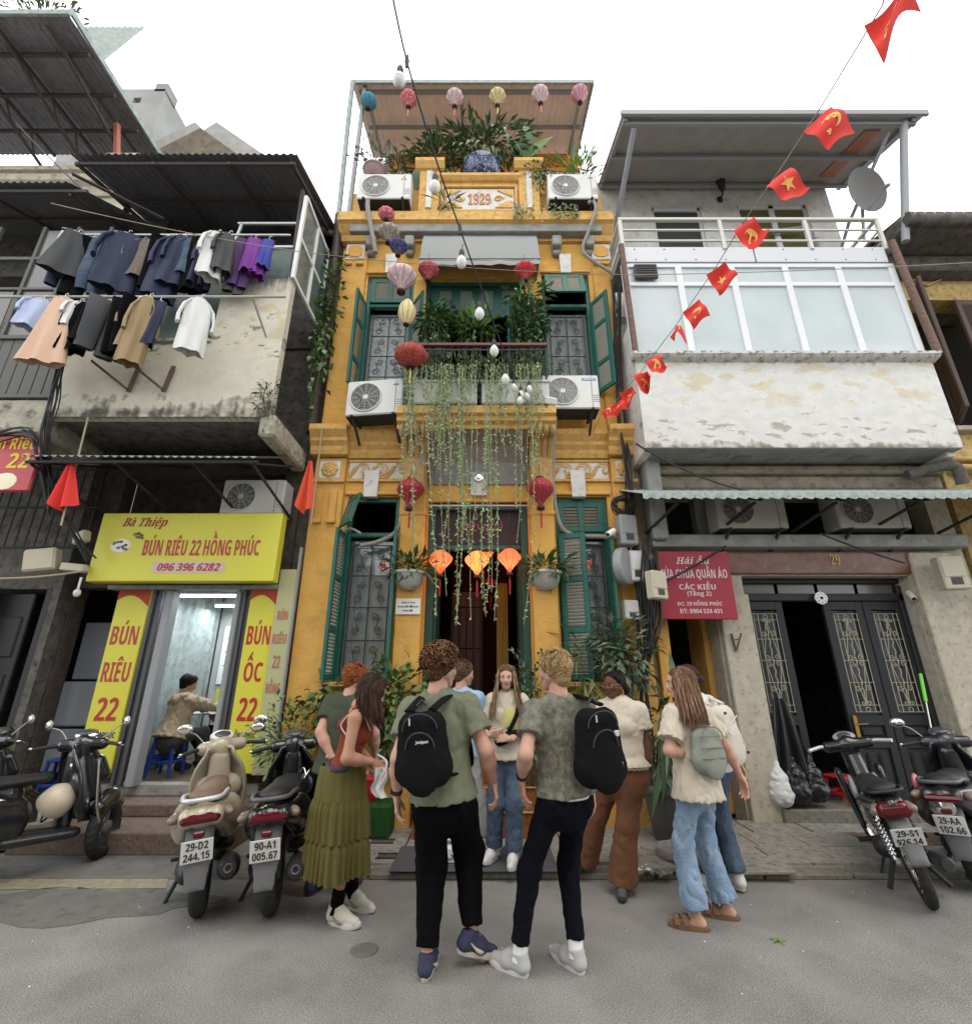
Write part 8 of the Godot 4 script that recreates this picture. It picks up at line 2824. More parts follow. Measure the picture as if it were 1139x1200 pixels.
# ---------------------------------------------------------------- smooth bodies: tapered capsules joined in a distance field, meshed as surface nets
class Field:
	var bones := []
	var cell := 0.014
	var k := 70.0
	var wr := 0.0          # height of folds
	var wf := 14.0         # folds per metre
	var stretch := Vector3.ONE
	var seed_ := 1
	var floor_y := -1e9
	var carve := []
	var out := MB.new()
	func add(a: Vector3,b: Vector3,ra: float,rb: float,flat := 0,axis := Vector3.ZERO,sq := 1.0) -> void:
		bones.append([a,b,ra,rb,flat,axis,sq])
	func ball(c: Vector3,r: float,axis := Vector3.ZERO,sq := 1.0) -> void:
		bones.append([c,c + Vector3(0,0.0005,0),r,r,0,axis,sq])
	func run() -> void:
		var lo := Vector3.ONE*1e9
		var hi := -lo
		for e in bones:
			var r: float = maxf(e[2],e[3]) + cell*3.0
			for p in [e[0],e[1]]:
				lo = lo.min(p - Vector3(r,r,r)); hi = hi.max(p + Vector3(r,r,r))
		var nx := int((hi.x - lo.x)/cell) + 2
		var ny := int((hi.y - lo.y)/cell) + 2
		var nz := int((hi.z - lo.z)/cell) + 2
		var S := PackedFloat32Array()
		S.resize(nx*ny*nz)
		var reach := 3.2/k + cell*1.5
		for e in bones:
			var a: Vector3 = e[0]
			var ra: float = e[2]
			var dr: float = e[3] - ra
			var flat: int = e[4]
			var ax: Vector3 = e[5]
			var g: float = 1.0/e[6] - 1.0
			var ab: Vector3 = e[1] - a
			var dirn: Vector3 = ab.normalized()
			var L := ab.length()
			if g != 0.0: ab += ax*(ab.dot(ax)*g)
			var inv := 1.0/maxf(ab.length_squared(),1e-9)
			var m: float = maxf(ra,e[3]) + reach
			var blo: Vector3 = a.min(e[1]) - Vector3(m,m,m) - lo
			var bhi: Vector3 = a.max(e[1]) + Vector3(m,m,m) - lo
			var x0 := maxi(int(blo.x/cell),0); var x1 := mini(int(bhi.x/cell) + 1,nx - 1)
			var y0 := maxi(int(blo.y/cell),0); var y1 := mini(int(bhi.y/cell) + 1,ny - 1)
			var z0 := maxi(int(blo.z/cell),0); var z1 := mini(int(bhi.z/cell) + 1,nz - 1)
			for z in range(z0,z1 + 1):
				for y in range(y0,y1 + 1):
					var i := (z*ny + y)*nx + x0
					var p := lo + Vector3(x0*cell,y*cell,z*cell) - a
					for x in range(x0,x1 + 1):
						var q := p
						if g != 0.0: q += ax*(p.dot(ax)*g)
						var t := clampf(q.dot(ab)*inv,0.0,1.0)
						var d := (q - ab*t).length() - ra - dr*t
						if flat:
							var s := p.dot(dirn)
							if flat & 1: d = maxf(d,-s)
							if flat & 2: d = maxf(d,s - L)
						if d < reach:
							S[i] += exp(-k*d)
						p.x += cell
						i += 1
		var noise := FastNoiseLite.new()
		noise.seed = seed_
		noise.frequency = 1.0
		noise.fractal_octaves = 2
		noise.fractal_gain = 0.3
		var n := S.size()
		var lim := 3.0*cell + wr
		for i in n:
			var d := 1.0
			if S[i] > 0.0:
				d = -log(S[i])/k
				if (wr > 0.0 and absf(d) < lim) or floor_y > -1e8 or carve:
					var iz := int(i/(nx*ny))
					var iy := int(i/nx) % ny
					var p := lo + Vector3((i % nx)*cell,iy*cell,iz*cell)
					if wr > 0.0:
						var w := noise.get_noise_3d(p.x*wf*stretch.x,p.y*wf*stretch.y,p.z*wf*stretch.z)
						d += wr*(1.0 - 2.4*absf(w))
					d = maxf(d,floor_y - p.y)
					for e in carve: d = maxf(d,e[1] - (p - e[0]).length())
			S[i] = d
		# surface nets
		var V := PackedVector3Array(); var N := PackedVector3Array()
		var at := PackedInt32Array(); at.resize(n); at.fill(-1)
		var cx := [0,1,nx,nx + 1,nx*ny,nx*ny + 1,nx*ny + nx,nx*ny + nx + 1]
		var sy := nx; var sz := nx*ny
		var far := cell*2.2
		for e in bones: far = maxf(far,cell*1.9/e[6])
		for z in nz - 1:
			for y in ny - 1:
				var i := (z*ny + y)*nx - 1
				for x in nx - 1:
					i += 1
					var d0 := S[i]
					if d0 > far or d0 < -far: continue
					var d1 := S[i + 1]; var d2 := S[i + sy]; var d3 := S[i + sy + 1]
					var d4 := S[i + sz]; var d5 := S[i + sz + 1]; var d6 := S[i + sz + sy]; var d7 := S[i + sz + sy + 1]
					var c := int(d0 < 0.0) + int(d1 < 0.0) + int(d2 < 0.0) + int(d3 < 0.0) + int(d4 < 0.0) + int(d5 < 0.0) + int(d6 < 0.0) + int(d7 < 0.0)
					if c == 0 or c == 8: continue
					var s := Vector3.ZERO
					var w := 0
					for e in [[d0,d1,0,0,0,1,0,0],[d2,d3,0,1,0,1,0,0],[d4,d5,0,0,1,1,0,0],[d6,d7,0,1,1,1,0,0],[d0,d2,0,0,0,0,1,0],[d1,d3,1,0,0,0,1,0],[d4,d6,0,0,1,0,1,0],[d5,d7,1,0,1,0,1,0],[d0,d4,0,0,0,0,0,1],[d1,d5,1,0,0,0,0,1],[d2,d6,0,1,0,0,0,1],[d3,d7,1,1,0,0,0,1]]:
						var a: float = e[0]; var b: float = e[1]
						if (a < 0.0) != (b < 0.0):
							var t := a/(a - b)
							s += Vector3(e[2] + t*e[5],e[3] + t*e[6],e[4] + t*e[7])
							w += 1
					s /= w
					at[i] = V.size()
					V.append(lo + (Vector3(x,y,z) + s)*cell)
					N.append(Vector3(d1 + d3 + d5 + d7 - d0 - d2 - d4 - d6,d2 + d3 + d6 + d7 - d0 - d1 - d4 - d5,d4 + d5 + d6 + d7 - d0 - d1 - d2 - d3).normalized())
		var base := out.V.size()
		var I := PackedInt32Array()
		for z in range(1,nz - 1):
			for y in range(1,ny - 1):
				var i := (z*ny + y)*nx
				for x in range(1,nx - 1):
					var j := i + x
					var d0 := S[j]
					if d0 > far or d0 < -far: continue
					var neg := d0 < 0.0
					for q in [[1,sy,sz],[sy,sz,1],[sz,1,sy]]:
						if (S[j + q[0]] < 0.0) == neg: continue
						var a := at[j]; var b := at[j - q[1]]; var c := at[j - q[1] - q[2]]; var d := at[j - q[2]]
						if a < 0 or b < 0 or c < 0 or d < 0: continue
						if neg:
							I.append_array([base + a,base + c,base + b,base + a,base + d,base + c])
						else:
							I.append_array([base + a,base + b,base + c,base + a,base + c,base + d])
		for i in V.size():
			out.V.append(V[i]); out.N.append(N[i]); out.U.append(Vector2(V[i].x + V[i].z,-V[i].y)); out.C.append(out.col)
		out.I.append_array(I)
var fields := []      # every Field that waits to be meshed
func field(cell: float,k := 70.0,wr := 0.0,wf := 14.0) -> Field:
	var f := Field.new()
	f.cell = cell
	f.k = k
	f.wr = wr
	f.wf = wf
	f.seed_ = fields.size() + 3
	fields.append(f)
	return f
func run_fields() -> void:
	var id := WorkerThreadPool.add_group_task(func(i): fields[i].run(),fields.size())
	WorkerThreadPool.wait_for_group_task_completion(id)
func fwd(deg: float) -> Vector3:
	return Vector3(sin(deg_to_rad(deg)),0,cos(deg_to_rad(deg)))
func joint(a: Vector3,b: Vector3,l1: float,l2: float,hint: Vector3) -> Vector3:
	var d := b - a
	var L := clampf(d.length(),0.05,(l1 + l2)*0.999)
	var u := d.normalized()
	var x := (l1*l1 - l2*l2 + L*L)/(2.0*L)
	var h := sqrt(maxf(l1*l1 - x*x,0.0))
	return a + u*x + (hint - u*hint.dot(u)).normalized()*h
# all joints of a figure in world axes round its own foot point; 0 degrees faces the street's far side (the viewer)
func pose(s: Dictionary) -> Dictionary:
	var at: Vector3 = s.at
	for q in ["hands","feet"]:
		for i in 2: s[q][i] -= at
	var h: float = s.h/1.75
	var J := {"drop": [0.0,0.0],"h": h,"g": s.get("girth",1.0)}
	var hf := fwd(s.get("hip",s.turn))
	var cf := fwd(s.turn)
	J.hf = hf; J.cf = cf
	J.hs = Vector3(hf.z,0,-hf.x)   # to the figure's left
	var hc: Vector3 = s.get("hips",Vector3(0,0,0)) + Vector3(0,0.93*h,0)
	J.hips = hc
	var lean: Vector3 = s.get("lean",Vector3.ZERO)
	J.waist = hc + Vector3(0,0.13*h,0) + lean*0.3
	J.chest = hc + Vector3(0,0.34*h,0) + lean*0.75
	J.nbase = hc + Vector3(0,0.535*h,0) + lean
	var up: Vector3 = (J.nbase - J.waist).normalized()
	var sd := up.cross(cf).normalized()
	J.side = sd; J.up = up
	J.front = sd.cross(up).normalized()
	var sw: float = s.get("shoulder",0.178 if s.male else 0.155)*h
	J.head = J.nbase + Vector3(0,0.172*h,0) + up*0.01 + s.get("head",Vector3.ZERO) + fwd(s.face)*0.025
	J.hb = Basis.from_euler(Vector3(deg_to_rad(s.get("nod",0.0)),deg_to_rad(s.face),deg_to_rad(s.get("tilt",0.0))))
	J.S = []; J.E = []; J.W = []; J.HP = []; J.K = []; J.A = []; J.T = []
	for i in 2:
		var g := 1.0 if i == 0 else -1.0   # left,right
		var sh: Vector3 = J.nbase - up*0.055*h + sd*g*sw
		var hand: Vector3 = s.hands[i]
		var l1 := 0.285*h; var l2 := 0.242*h
		if (hand - sh).length() > (l1 + l2)*0.995: hand = sh + (hand - sh).normalized()*(l1 + l2)*0.995
		J.S.append(sh)
		J.E.append(joint(sh,hand,l1,l2,s.elbows[i] if s.has("elbows") else -cf + sd*g*0.5))
		J.W.append(hand)
		var hp: Vector3 = hc + J.hs*g*0.09*h
		var ft: Vector3 = s.feet[i]
		var ank := ft + Vector3(0,0.085*h,0)
		var td: Vector3 = fwd(s.toes[i])
		if s.has("heel") and s.heel[i] > 0.0:
			ank += td*0.04 + Vector3(0,s.heel[i],0)
			J.drop[i] = s.heel[i]
		J.HP.append(hp)
		J.K.append(joint(hp,ank,0.445*h,0.42*h,s.get("knees",[hf,hf])[i]))
		J.A.append(ank); J.T.append(td)
	return J
func hand_bones(f: Field,w: Vector3,d: Vector3,n: Vector3,thumb: float,curl: float,h: float) -> void:
	# d points along the hand, n out of the palm's inside, thumb +1 or -1 along n x d
	n = (n - d*n.dot(d)).normalized()
	var s := n.cross(d).normalized()*thumb
	for i in 4:
		var off := (1.5 - i)*0.0195*h
		var kn := w + d*(0.092 - 0.004*absf(i - 1.0))*h + s*off
		f.add(w + s*off*0.55 + d*0.012,kn,0.0135*h,0.0105*h)
		var p := kn
		var a := 0.0
		for j in 3:
			a += curl*(0.5 + 0.12*i)
			var dir := d*cos(a) + n*sin(a)
			var l: float = [0.042,0.026,0.02][j]*[0.95,1.05,1.0,0.8][i]*h
			f.add(p,p + dir*l,(0.0092 - j*0.0009)*h,(0.0084 - j*0.001)*h)
			p += dir*l
	var tb := w + d*0.026*h + s*0.022*h
	var t1 := tb + (d*0.72 + s*0.6 + n*0.35).normalized()*0.042*h
	var t2 := t1 + (d*0.9 + s*0.15 + n*0.4).normalized()*0.032*h
	f.add(w + d*0.012,tb,0.017*h,0.016*h)
	f.add(tb,t1,0.014*h,0.0105*h)
	f.add(t1,t2,0.0105*h,0.008*h)
# the body: one skin, with finer grids for head and hands
func body(s: Dictionary,J: Dictionary,skin: Material,root: Node3D) -> Dictionary:
	var h: float = J.h
	var g: float = J.g
	var up: Vector3 = J.up
	var f := field(0.016,75.0)
	f.add(J.nbase - up*0.08*h,J.chest,0.12*h*g,0.145*h*g,0,J.front,0.62)
	f.add(J.chest,J.waist,0.14*h*g,0.125*h*g,0,J.front,0.66)
	f.add(J.waist,J.hips - Vector3(0,0.03,0),0.122*h*g,0.122*h*g,0,J.hf,0.7)
	f.add(J.nbase - up*0.02,J.head - Vector3(0,0.06,0)*h - J.hb.z*0.015,0.058*h,0.052*h)
	for i in 2:
		f.add(J.nbase - up*0.03,J.S[i],0.05*h,0.052*h)
		f.add(J.S[i],J.E[i],0.05*h*g,0.04*h*g)
		f.add(J.E[i],J.E[i].lerp(J.W[i],0.35),0.04*h*g,0.042*h*g)
		f.add(J.E[i].lerp(J.W[i],0.35),J.W[i] + (J.W[i] - J.E[i]).normalized()*0.02,0.041*h*g,0.0255*h)
		f.add(J.HP[i],J.K[i],0.066*h*g,0.04*h)
		f.add(J.K[i],J.K[i].lerp(J.A[i],0.35) - J.T[i]*0.006,0.038*h,0.042*h)
		f.add(J.K[i].lerp(J.A[i],0.35) - J.T[i]*0.006,J.A[i],0.041*h,0.032*h)
		f.add(J.A[i] - Vector3(0,0.045,0)*h - J.T[i]*0.03,J.A[i] - Vector3(0,0.055*h + J.drop[i],0) + J.T[i]*(0.1*h - J.drop[i]*0.5),0.034*h,0.024*h)
	# head
	var hd := field(0.0068,150.0)
	hd.out = f.out
	var c: Vector3 = J.head
	var B: Basis = J.hb.scaled_local(Vector3.ONE*h*1.0)
	var P := func(x,y,z): return c + B*Vector3(x,y,z)
	var X: Vector3 = J.hb.x
	hd.add(P.call(0,0.028,-0.034),P.call(0,0.034,0.022),0.083*h,0.077*h,0,X,0.9)
	hd.add(P.call(0,0.0,0.036),P.call(0,-0.06,0.042),0.064*h,0.046*h,0,X,0.95)
	hd.add(P.call(-0.012,-0.09,0.062),P.call(0.012,-0.09,0.062),0.024*h,0.024*h)
	hd.add(P.call(0,0.012,0.098),P.call(0,-0.026,0.113),0.008*h,0.0125*h)
	hd.add(P.call(0,-0.06,-0.02),P.call(0,-0.15,-0.035),0.052*h,0.054*h)
	for g2 in [-1.0,1.0]:
		hd.add(P.call(0.05*g2,-0.04,0.0),P.call(0.012*g2,-0.088,0.055),0.03*h,0.022*h)
		hd.add(P.call(0.036*g2,-0.022,0.066),P.call(0.045*g2,-0.02,0.045),0.025*h,0.024*h)
		hd.add(P.call(0.012*g2,0.024,0.086),P.call(0.045*g2,0.022,0.066),0.013*h,0.012*h)
		hd.carve.append([P.call(0.031*g2,0.003,0.106),0.0165*h])
		hd.ball(P.call(0.009*g2,-0.031,0.104),0.0095*h)
		hd.add(P.call(0.077*g2,0.018,-0.014),P.call(0.074*g2,-0.022,-0.004),0.02*h,0.014*h,0,X,0.4)
	hd.add(P.call(-0.015,-0.052,0.09),P.call(0.015,-0.052,0.09),0.013*h,0.013*h)
	# hands
	for i in 2:
		var hf := field(0.0046,300.0)
		hf.out = f.out
		var d: Vector3 = s.hand_dirs[i] if s.has("hand_dirs") else (J.W[i] - J.E[i]).normalized()
		d = d.normalized()
		var sd: Vector3 = J.side*(1.0 if i == 0 else -1.0)
		var n: Vector3 = s.palms[i] if s.has("palms") else -sd
		n = (n - d*n.dot(d)).normalized()
		# the thumb lies to the front of a hanging hand
		var want: Vector3 = s.thumbs[i] if s.has("thumbs") else J.front
		var th := 1.0 if n.cross(d).dot(want) > 0.0 else -1.0
		hand_bones(hf,J.W[i],d,n,th,s.get("curl",[0.45,0.45])[i],h)
		hf.add(J.W[i] - d*0.03,J.W[i] + d*0.03,0.0245*h,0.02*h)
	J.todo = [[f,"body",skin,root]]
	J.eye = func():
		var w := MB.new(); var ir := MB.new(); var lp := MB.new(); var br := MB.new()
		for g2 in [-1.0,1.0]:
			w.ball(P.call(0.031*g2,0.002,0.084),Vector3(0.014,0.0062,0.0105)*h,10,8,J.hb)
			ir.ball(P.call(0.031*g2 + s.get("gaze",0.0),0.002,0.0915),Vector3(0.0074,0.0062,0.0045)*h,8,6,J.hb)
			br.tube([P.call(0.014*g2,0.0195,0.103),P.call(0.032*g2,0.0255,0.098),P.call(0.05*g2,0.02,0.081)],[0.0038,0.0042,0.002],6)
		lp.tube([P.call(-0.024,-0.0535,0.1),P.call(-0.01,-0.0505,0.1085),P.call(0,-0.052,0.1095),P.call(0.01,-0.0505,0.1085),P.call(0.024,-0.0535,0.1)],[0.001,0.0042,0.0042,0.0042,0.001],6)
		lp.tube([P.call(-0.021,-0.0555,0.1),P.call(-0.009,-0.0605,0.107),P.call(0.009,-0.0605,0.107),P.call(0.021,-0.0555,0.1)],[0.001,0.0052,0.0052,0.001],6)
		part("eyes",w,M.eye_white,root)
		part("iris",ir,M.iris,root)
		part("eyebrows",br,s.hair,root)
		part("lips",lp,s.get("lip",M.lip),root)
	return J
func wear(J: Dictionary,f: Field,called: String,m: Material,root: Node) -> void:
	J.todo.append([f,called,m,root])
func shirt(s: Dictionary,J: Dictionary,m: Material,root: Node3D,hem := -0.06,sleeve := 0.55,ease := 0.018,fold := 0.006) -> void:
	var h: float = J.h
	var g: float = J.g
	var up: Vector3 = J.up
	var f := field(0.0125,65.0,fold,9.0)
	f.stretch = Vector3(1.3,0.8,1.3)
	f.add(J.nbase - up*0.075*h,J.chest,0.125*h*g + ease,0.152*h*g + ease,0,J.front,0.66)
	f.add(J.chest,J.waist,0.152*h*g + ease,0.142*h*g + ease,0,J.front,0.72)
	f.add(J.waist,J.hips + Vector3(0,hem,0),0.142*h*g + ease,0.176*h*g + ease*1.5,2,J.hf,0.84)
	if not s.male:
		for q in [-1.0,1.0]:
			f.ball(J.chest + J.front*(0.075*h*g) + J.side*q*0.07*h + up*0.015,0.062*h*g)
	f.add(J.nbase - up*0.045*h,J.nbase + up*0.0*h,0.085*h,0.066*h,2,J.front,0.85)
	for i in 2:
		f.add(J.nbase - up*0.035*h,J.S[i],0.062*h,0.062*h*g + ease*0.4)
		var e: Vector3 = J.S[i].lerp(J.E[i],sleeve)
		f.add(J.S[i],e,0.062*h*g + ease*0.5,0.066*h*g + ease,2)
	wear(J,f,"shirt",m,root)
func trousers(J: Dictionary,m: Material,root: Node3D,ease := 0.014,hem := 0.05,cuff := 0.062,fold := 0.007,called := "trousers",top := 0.04) -> void:
	var h: float = J.h
	var g: float = J.g
	var f := field(0.0125,65.0,fold,8.0)
	f.stretch = Vector3(1.2,0.75,1.2)
	f.add(J.hips + Vector3(0,top*h,0),J.hips - Vector3(0,0.05,0),0.14*h*g + minf(ease,0.012)*0.5,0.16*h*g + minf(ease,0.012)*0.5,1,J.hf,0.74)
	for i in 2:
		f.ball(J.HP[i] - J.hf*0.032*h + Vector3(0,-0.05,0),0.084*h*g + ease*0.2)
		f.add(J.HP[i],J.K[i],0.09*h*g + ease*0.4,0.06*h*g + ease)
		var a: Vector3 = J.A[i] + Vector3(0,hem - 0.03,0) + (J.K[i] - J.A[i]).normalized()*0.03
		f.add(J.K[i],a,0.062*h*g + ease,cuff,2)
	wear(J,f,called,m,root)
func shoe(J: Dictionary,i: int,root: Node3D,upper: Material,sole: Material,y: float,pitch := 0.0,swoosh: Material = null,len_ := 0.29) -> void:
	var t: Vector3 = J.T[i]
	var l: float = len_*J.h
	var foot: Vector3 = J.A[i] - Vector3(0,0.085*J.h,0)
	var b := Basis(Vector3(0,1,0).cross(t).normalized(),Vector3.UP,t)*Basis.from_euler(Vector3(pitch,0,0))
	var o := Transform3D(b,Vector3(foot.x,y,foot.z) + (b*Vector3(0,0,0.02))*1.0)
	if pitch != 0.0:
		o.origin = J.A[i] - b*Vector3(0,0.085*J.h,0)
	var so := MB.new()
	so.xf = o
	var rows := []
	for q in [[0.0,0.94],[0.012,1.0],[0.03,1.0],[0.036,0.95]]:
		var row := []
		for k in 28:
			var a := TAU*k/28.0
			var z := sin(a)
			var w := 0.044 if z > 0.2 else 0.037
			row.append(Vector3(cos(a)*(w - 0.008*maxf(z - 0.5,0.0))*q[1]*(1.0 - 0.06*cos(a*2.0)),q[0] + (0.012*pow(maxf(z,0.0),3.0)) + (0.008 if z < -0.3 else 0.0)*(q[0]/0.036),(z*0.5*q[1] + 0.22)*l))
		rows.append(row)
	so.grid(rows,true,false,Vector2.ONE,true)
	so.fan(rows[3],true)
	so.fan(rows[0],false)
	var sm := part("shoe_sole",so,sole,root)
	var f := field(0.0075,110.0)
	var P := func(x,yy,z): return o*Vector3(x,yy,z*l)
	f.add(P.call(0,0.05,-0.16),P.call(0,0.045,0.2),0.037,0.041,0,o.basis.y,0.9)
	f.add(P.call(0,0.045,0.2),P.call(0,0.035,0.55),0.041,0.032)
	f.add(P.call(0,0.05,-0.15),P.call(0,0.105,-0.1),0.038,0.041,2)
	f.add(P.call(0,0.1,-0.05),P.call(0,0.07,0.22),0.036,0.03)
	wear(J,f,"shoe_upper",upper,root)
	var lc := MB.new()
	lc.xf = o
	for k in 5:
		var z := (0.12 + 0.055*k)*l
		var yy := 0.115 - 0.0085*k
		lc.tube([Vector3(-0.026,yy - 0.012,z),Vector3(0,yy + 0.003 - k*0.0012,z + 0.004),Vector3(0.026,yy - 0.012,z)],0.0035,5)
	part("laces",lc,sole,sm)
	if swoosh:
		for g in [-1.0,1.0]:
			var wm := MB.new()
			wm.xf = o
			var pts := [Vector3(g*0.03,0.04,0.32*l),Vector3(g*0.043,0.035,0.16*l),Vector3(g*0.042,0.05,0.02*l),Vector3(g*0.038,0.08,-0.14*l)]
			wm.tube(smooth_path(pts,4),[0.004,0.006,0.009,0.012,0.013,0.012,0.011,0.009,0.007,0.005,0.004,0.003,0.002],6)
			part("shoe_mark",wm,swoosh,sm)
# hair as a cap and strands: n strands of the given length fall from the scalp
func hair_cap(J: Dictionary,root: Node3D,m: Material,thick := 0.012,back := 0.0,fringe := 0.06,rough := 0.006) -> void:
	var h: float = J.h
	var B: Basis = J.hb.scaled_local(Vector3.ONE*h)
	var P := func(x,y,z): return J.head + B*Vector3(x,y,z)
	var f := field(0.008,130.0,rough,60.0)
	f.add(P.call(0,0.04,-0.04),P.call(0,0.055,0.012),(0.083 + thick)*h,(0.07 + thick)*h,0,J.hb.x,0.92)
	f.add(P.call(0,0.02,-0.055),P.call(0,-0.03 - back,-0.058),(0.075 + thick)*h,(0.05 + thick)*h,0,J.hb.x,0.95)
	for g in [-1.0,1.0]:
		f.add(P.call(0.06*g,0.045,0.02),P.call(0.068*g,-0.01,-0.025),0.022*h + thick*0.7,0.02*h + thick*0.5)
		f.add(P.call(0.045*g,0.075,0.045),P.call(0.06*g,0.05,fringe*0.7),0.022*h + thick*0.5,0.016*h)
	wear(J,f,"hair",m,root)
func strands(J: Dictionary,root: Node3D,colors: Array,n: int,length: float,spread: float,wave: float,rad := 0.006,front_clear := 0.35,seed_ := 1,lie := Vector3.ZERO) -> void:
	var r := RandomNumberGenerator.new()
	r.seed = seed_
	var h: float = J.h
	var b := MB.new()
	for i in n:
		var az := r.randf_range(front_clear*PI,(2.0 - front_clear)*PI)      # 0 is the face
		var el := r.randf_range(0.1,1.45)
		var out := Vector3(sin(az)*cos(el),sin(el),cos(az)*cos(el))
		var start := Vector3(out.x*0.094,0.042 + out.y*0.095,-0.018 + out.z*0.108)
		var edge := Vector3(sin(az)*0.1,0.0,-0.018 + cos(az)*0.113)
		var L := length*r.randf_range(0.75,1.05)
		var pts := []
		var ph := r.randf()*TAU
		for k in 9:
			var t := k/8.0
			var q: Vector3
			if t < 0.3:
				q = start.lerp(edge,t/0.3)
				q = q.normalized()*maxf(q.length(),0.108) if q.y > -0.01 else q
			else:
				var u := (t - 0.3)/0.7
				q = edge + Vector3(sin(az)*spread*u,-L*u,cos(az)*spread*0.6*u - 0.01*u)
			q += Vector3(sin(ph + t*9.0),0.0,cos(ph + t*8.0))*wave*t
			var w: Vector3 = J.head + (J.hb*(q*h) if t < 0.45 else J.hb*(Vector3(q.x,-0.0,q.z)*h) + Vector3(0,q.y*h,0)) + lie*t*t
			pts.append(w)
		b.col = colors[i % colors.size()]
		b.tube(pts,[rad,rad,rad,rad,rad,rad*0.95,rad*0.8,rad*0.6,rad*0.15],5,false,0.6)
	stuff(part("hair_strands",b,M.hair_tint,root))
# short hair: strands that lie along the scalp and lift at their ends
func crop(J: Dictionary,root: Node3D,colors: Array,n: int,length: float,rad: float,seed_: int,nape := -0.35,size := 0.1,flip := 0.3) -> void:
	var r := RandomNumberGenerator.new()
	r.seed = seed_
	var b := MB.new()
	for i in n:
		var az := r.randf_range(0,TAU)
		var el := r.randf_range(nape,1.5)
		if cos(az) > 0.3 and el < 0.5: continue
		var u := Vector3(sin(az)*cos(el),sin(el),cos(az)*cos(el))
		var whorl := Vector3(0.1,0.95,-0.4).normalized()
		var d := (u - whorl*u.dot(whorl)*1.0).normalized()*0.75 + Vector3(0.25,-0.5,0.15)
		d = (d + Vector3(r.randf_range(-flip,flip),r.randf_range(-flip,flip),r.randf_range(-flip,flip)))
		var pts := []
		var L := length*r.randf_range(0.6,1.1)/size
		for k in 6:
			var t := k/5.0
			var v := (u + (d - u*d.dot(u)).normalized()*L*t).normalized()
			var q := Vector3(v.x*0.088,0.042 + v.y*0.088,-0.02 + v.z*0.1)*(size/0.1)*(1.0 + 0.1*sin(t*2.2))
			pts.append(J.head + J.hb*(q*J.h))
		b.col = colors[i % colors.size()]
		b.tube(pts,[rad,rad,rad,rad*0.9,rad*0.6,rad*0.1],4,false,0.6)
	stuff(part("hair_strands",b,M.hair_tint,root))
func finish(J: Dictionary) -> void:
	for q in J.todo:
		part(q[1],q[0].out,q[2],q[3])
	if J.has("eye"): J.eye.call()
func backpack(J: Dictionary,root: Node3D,m: Material,w: float,hgt: float,depth: float,drop := 0.0,off := Vector3.ZERO,sag := 0.003) -> Transform3D:
	var b := Basis(J.side,J.up,J.front)
	var c: Vector3 = J.chest + J.up*(0.02 - drop) - J.front*(0.095*J.h*J.g + depth*0.5) + off
	var o := Transform3D(b,c)
	var f := field(0.0105,80.0,sag,14.0)
	var r := w*0.42
	for g in [-1.0,1.0]:
		f.add(o*Vector3(g*(w*0.5 - r*0.75),hgt*0.5 - r,0),o*Vector3(g*(w*0.5 - r*0.75),-hgt*0.5 + r*0.8,0),r*0.72,r*0.85,0,J.front,depth/(r*1.8))
	f.add(o*Vector3(-w*0.22,-hgt*0.5 + r*0.8,0),o*Vector3(w*0.22,-hgt*0.5 + r*0.8,0),r*0.83,r*0.83,0,J.front,depth/(r*1.8))
	f.add(o*Vector3(0,-hgt*0.12,-depth*0.42),o*Vector3(0,-hgt*0.36,-depth*0.42),w*0.3,w*0.34,0,J.front,0.3)
	wear(J,f,"backpack",m,root)
	return o
func strap(root: Node3D,pts: Array,w: float,m: Material,called := "strap") -> void:
	var b := MB.new()
	b.tube(smooth_path(pts,6),w,8,true,0.35)
	part(called,b,m,root)
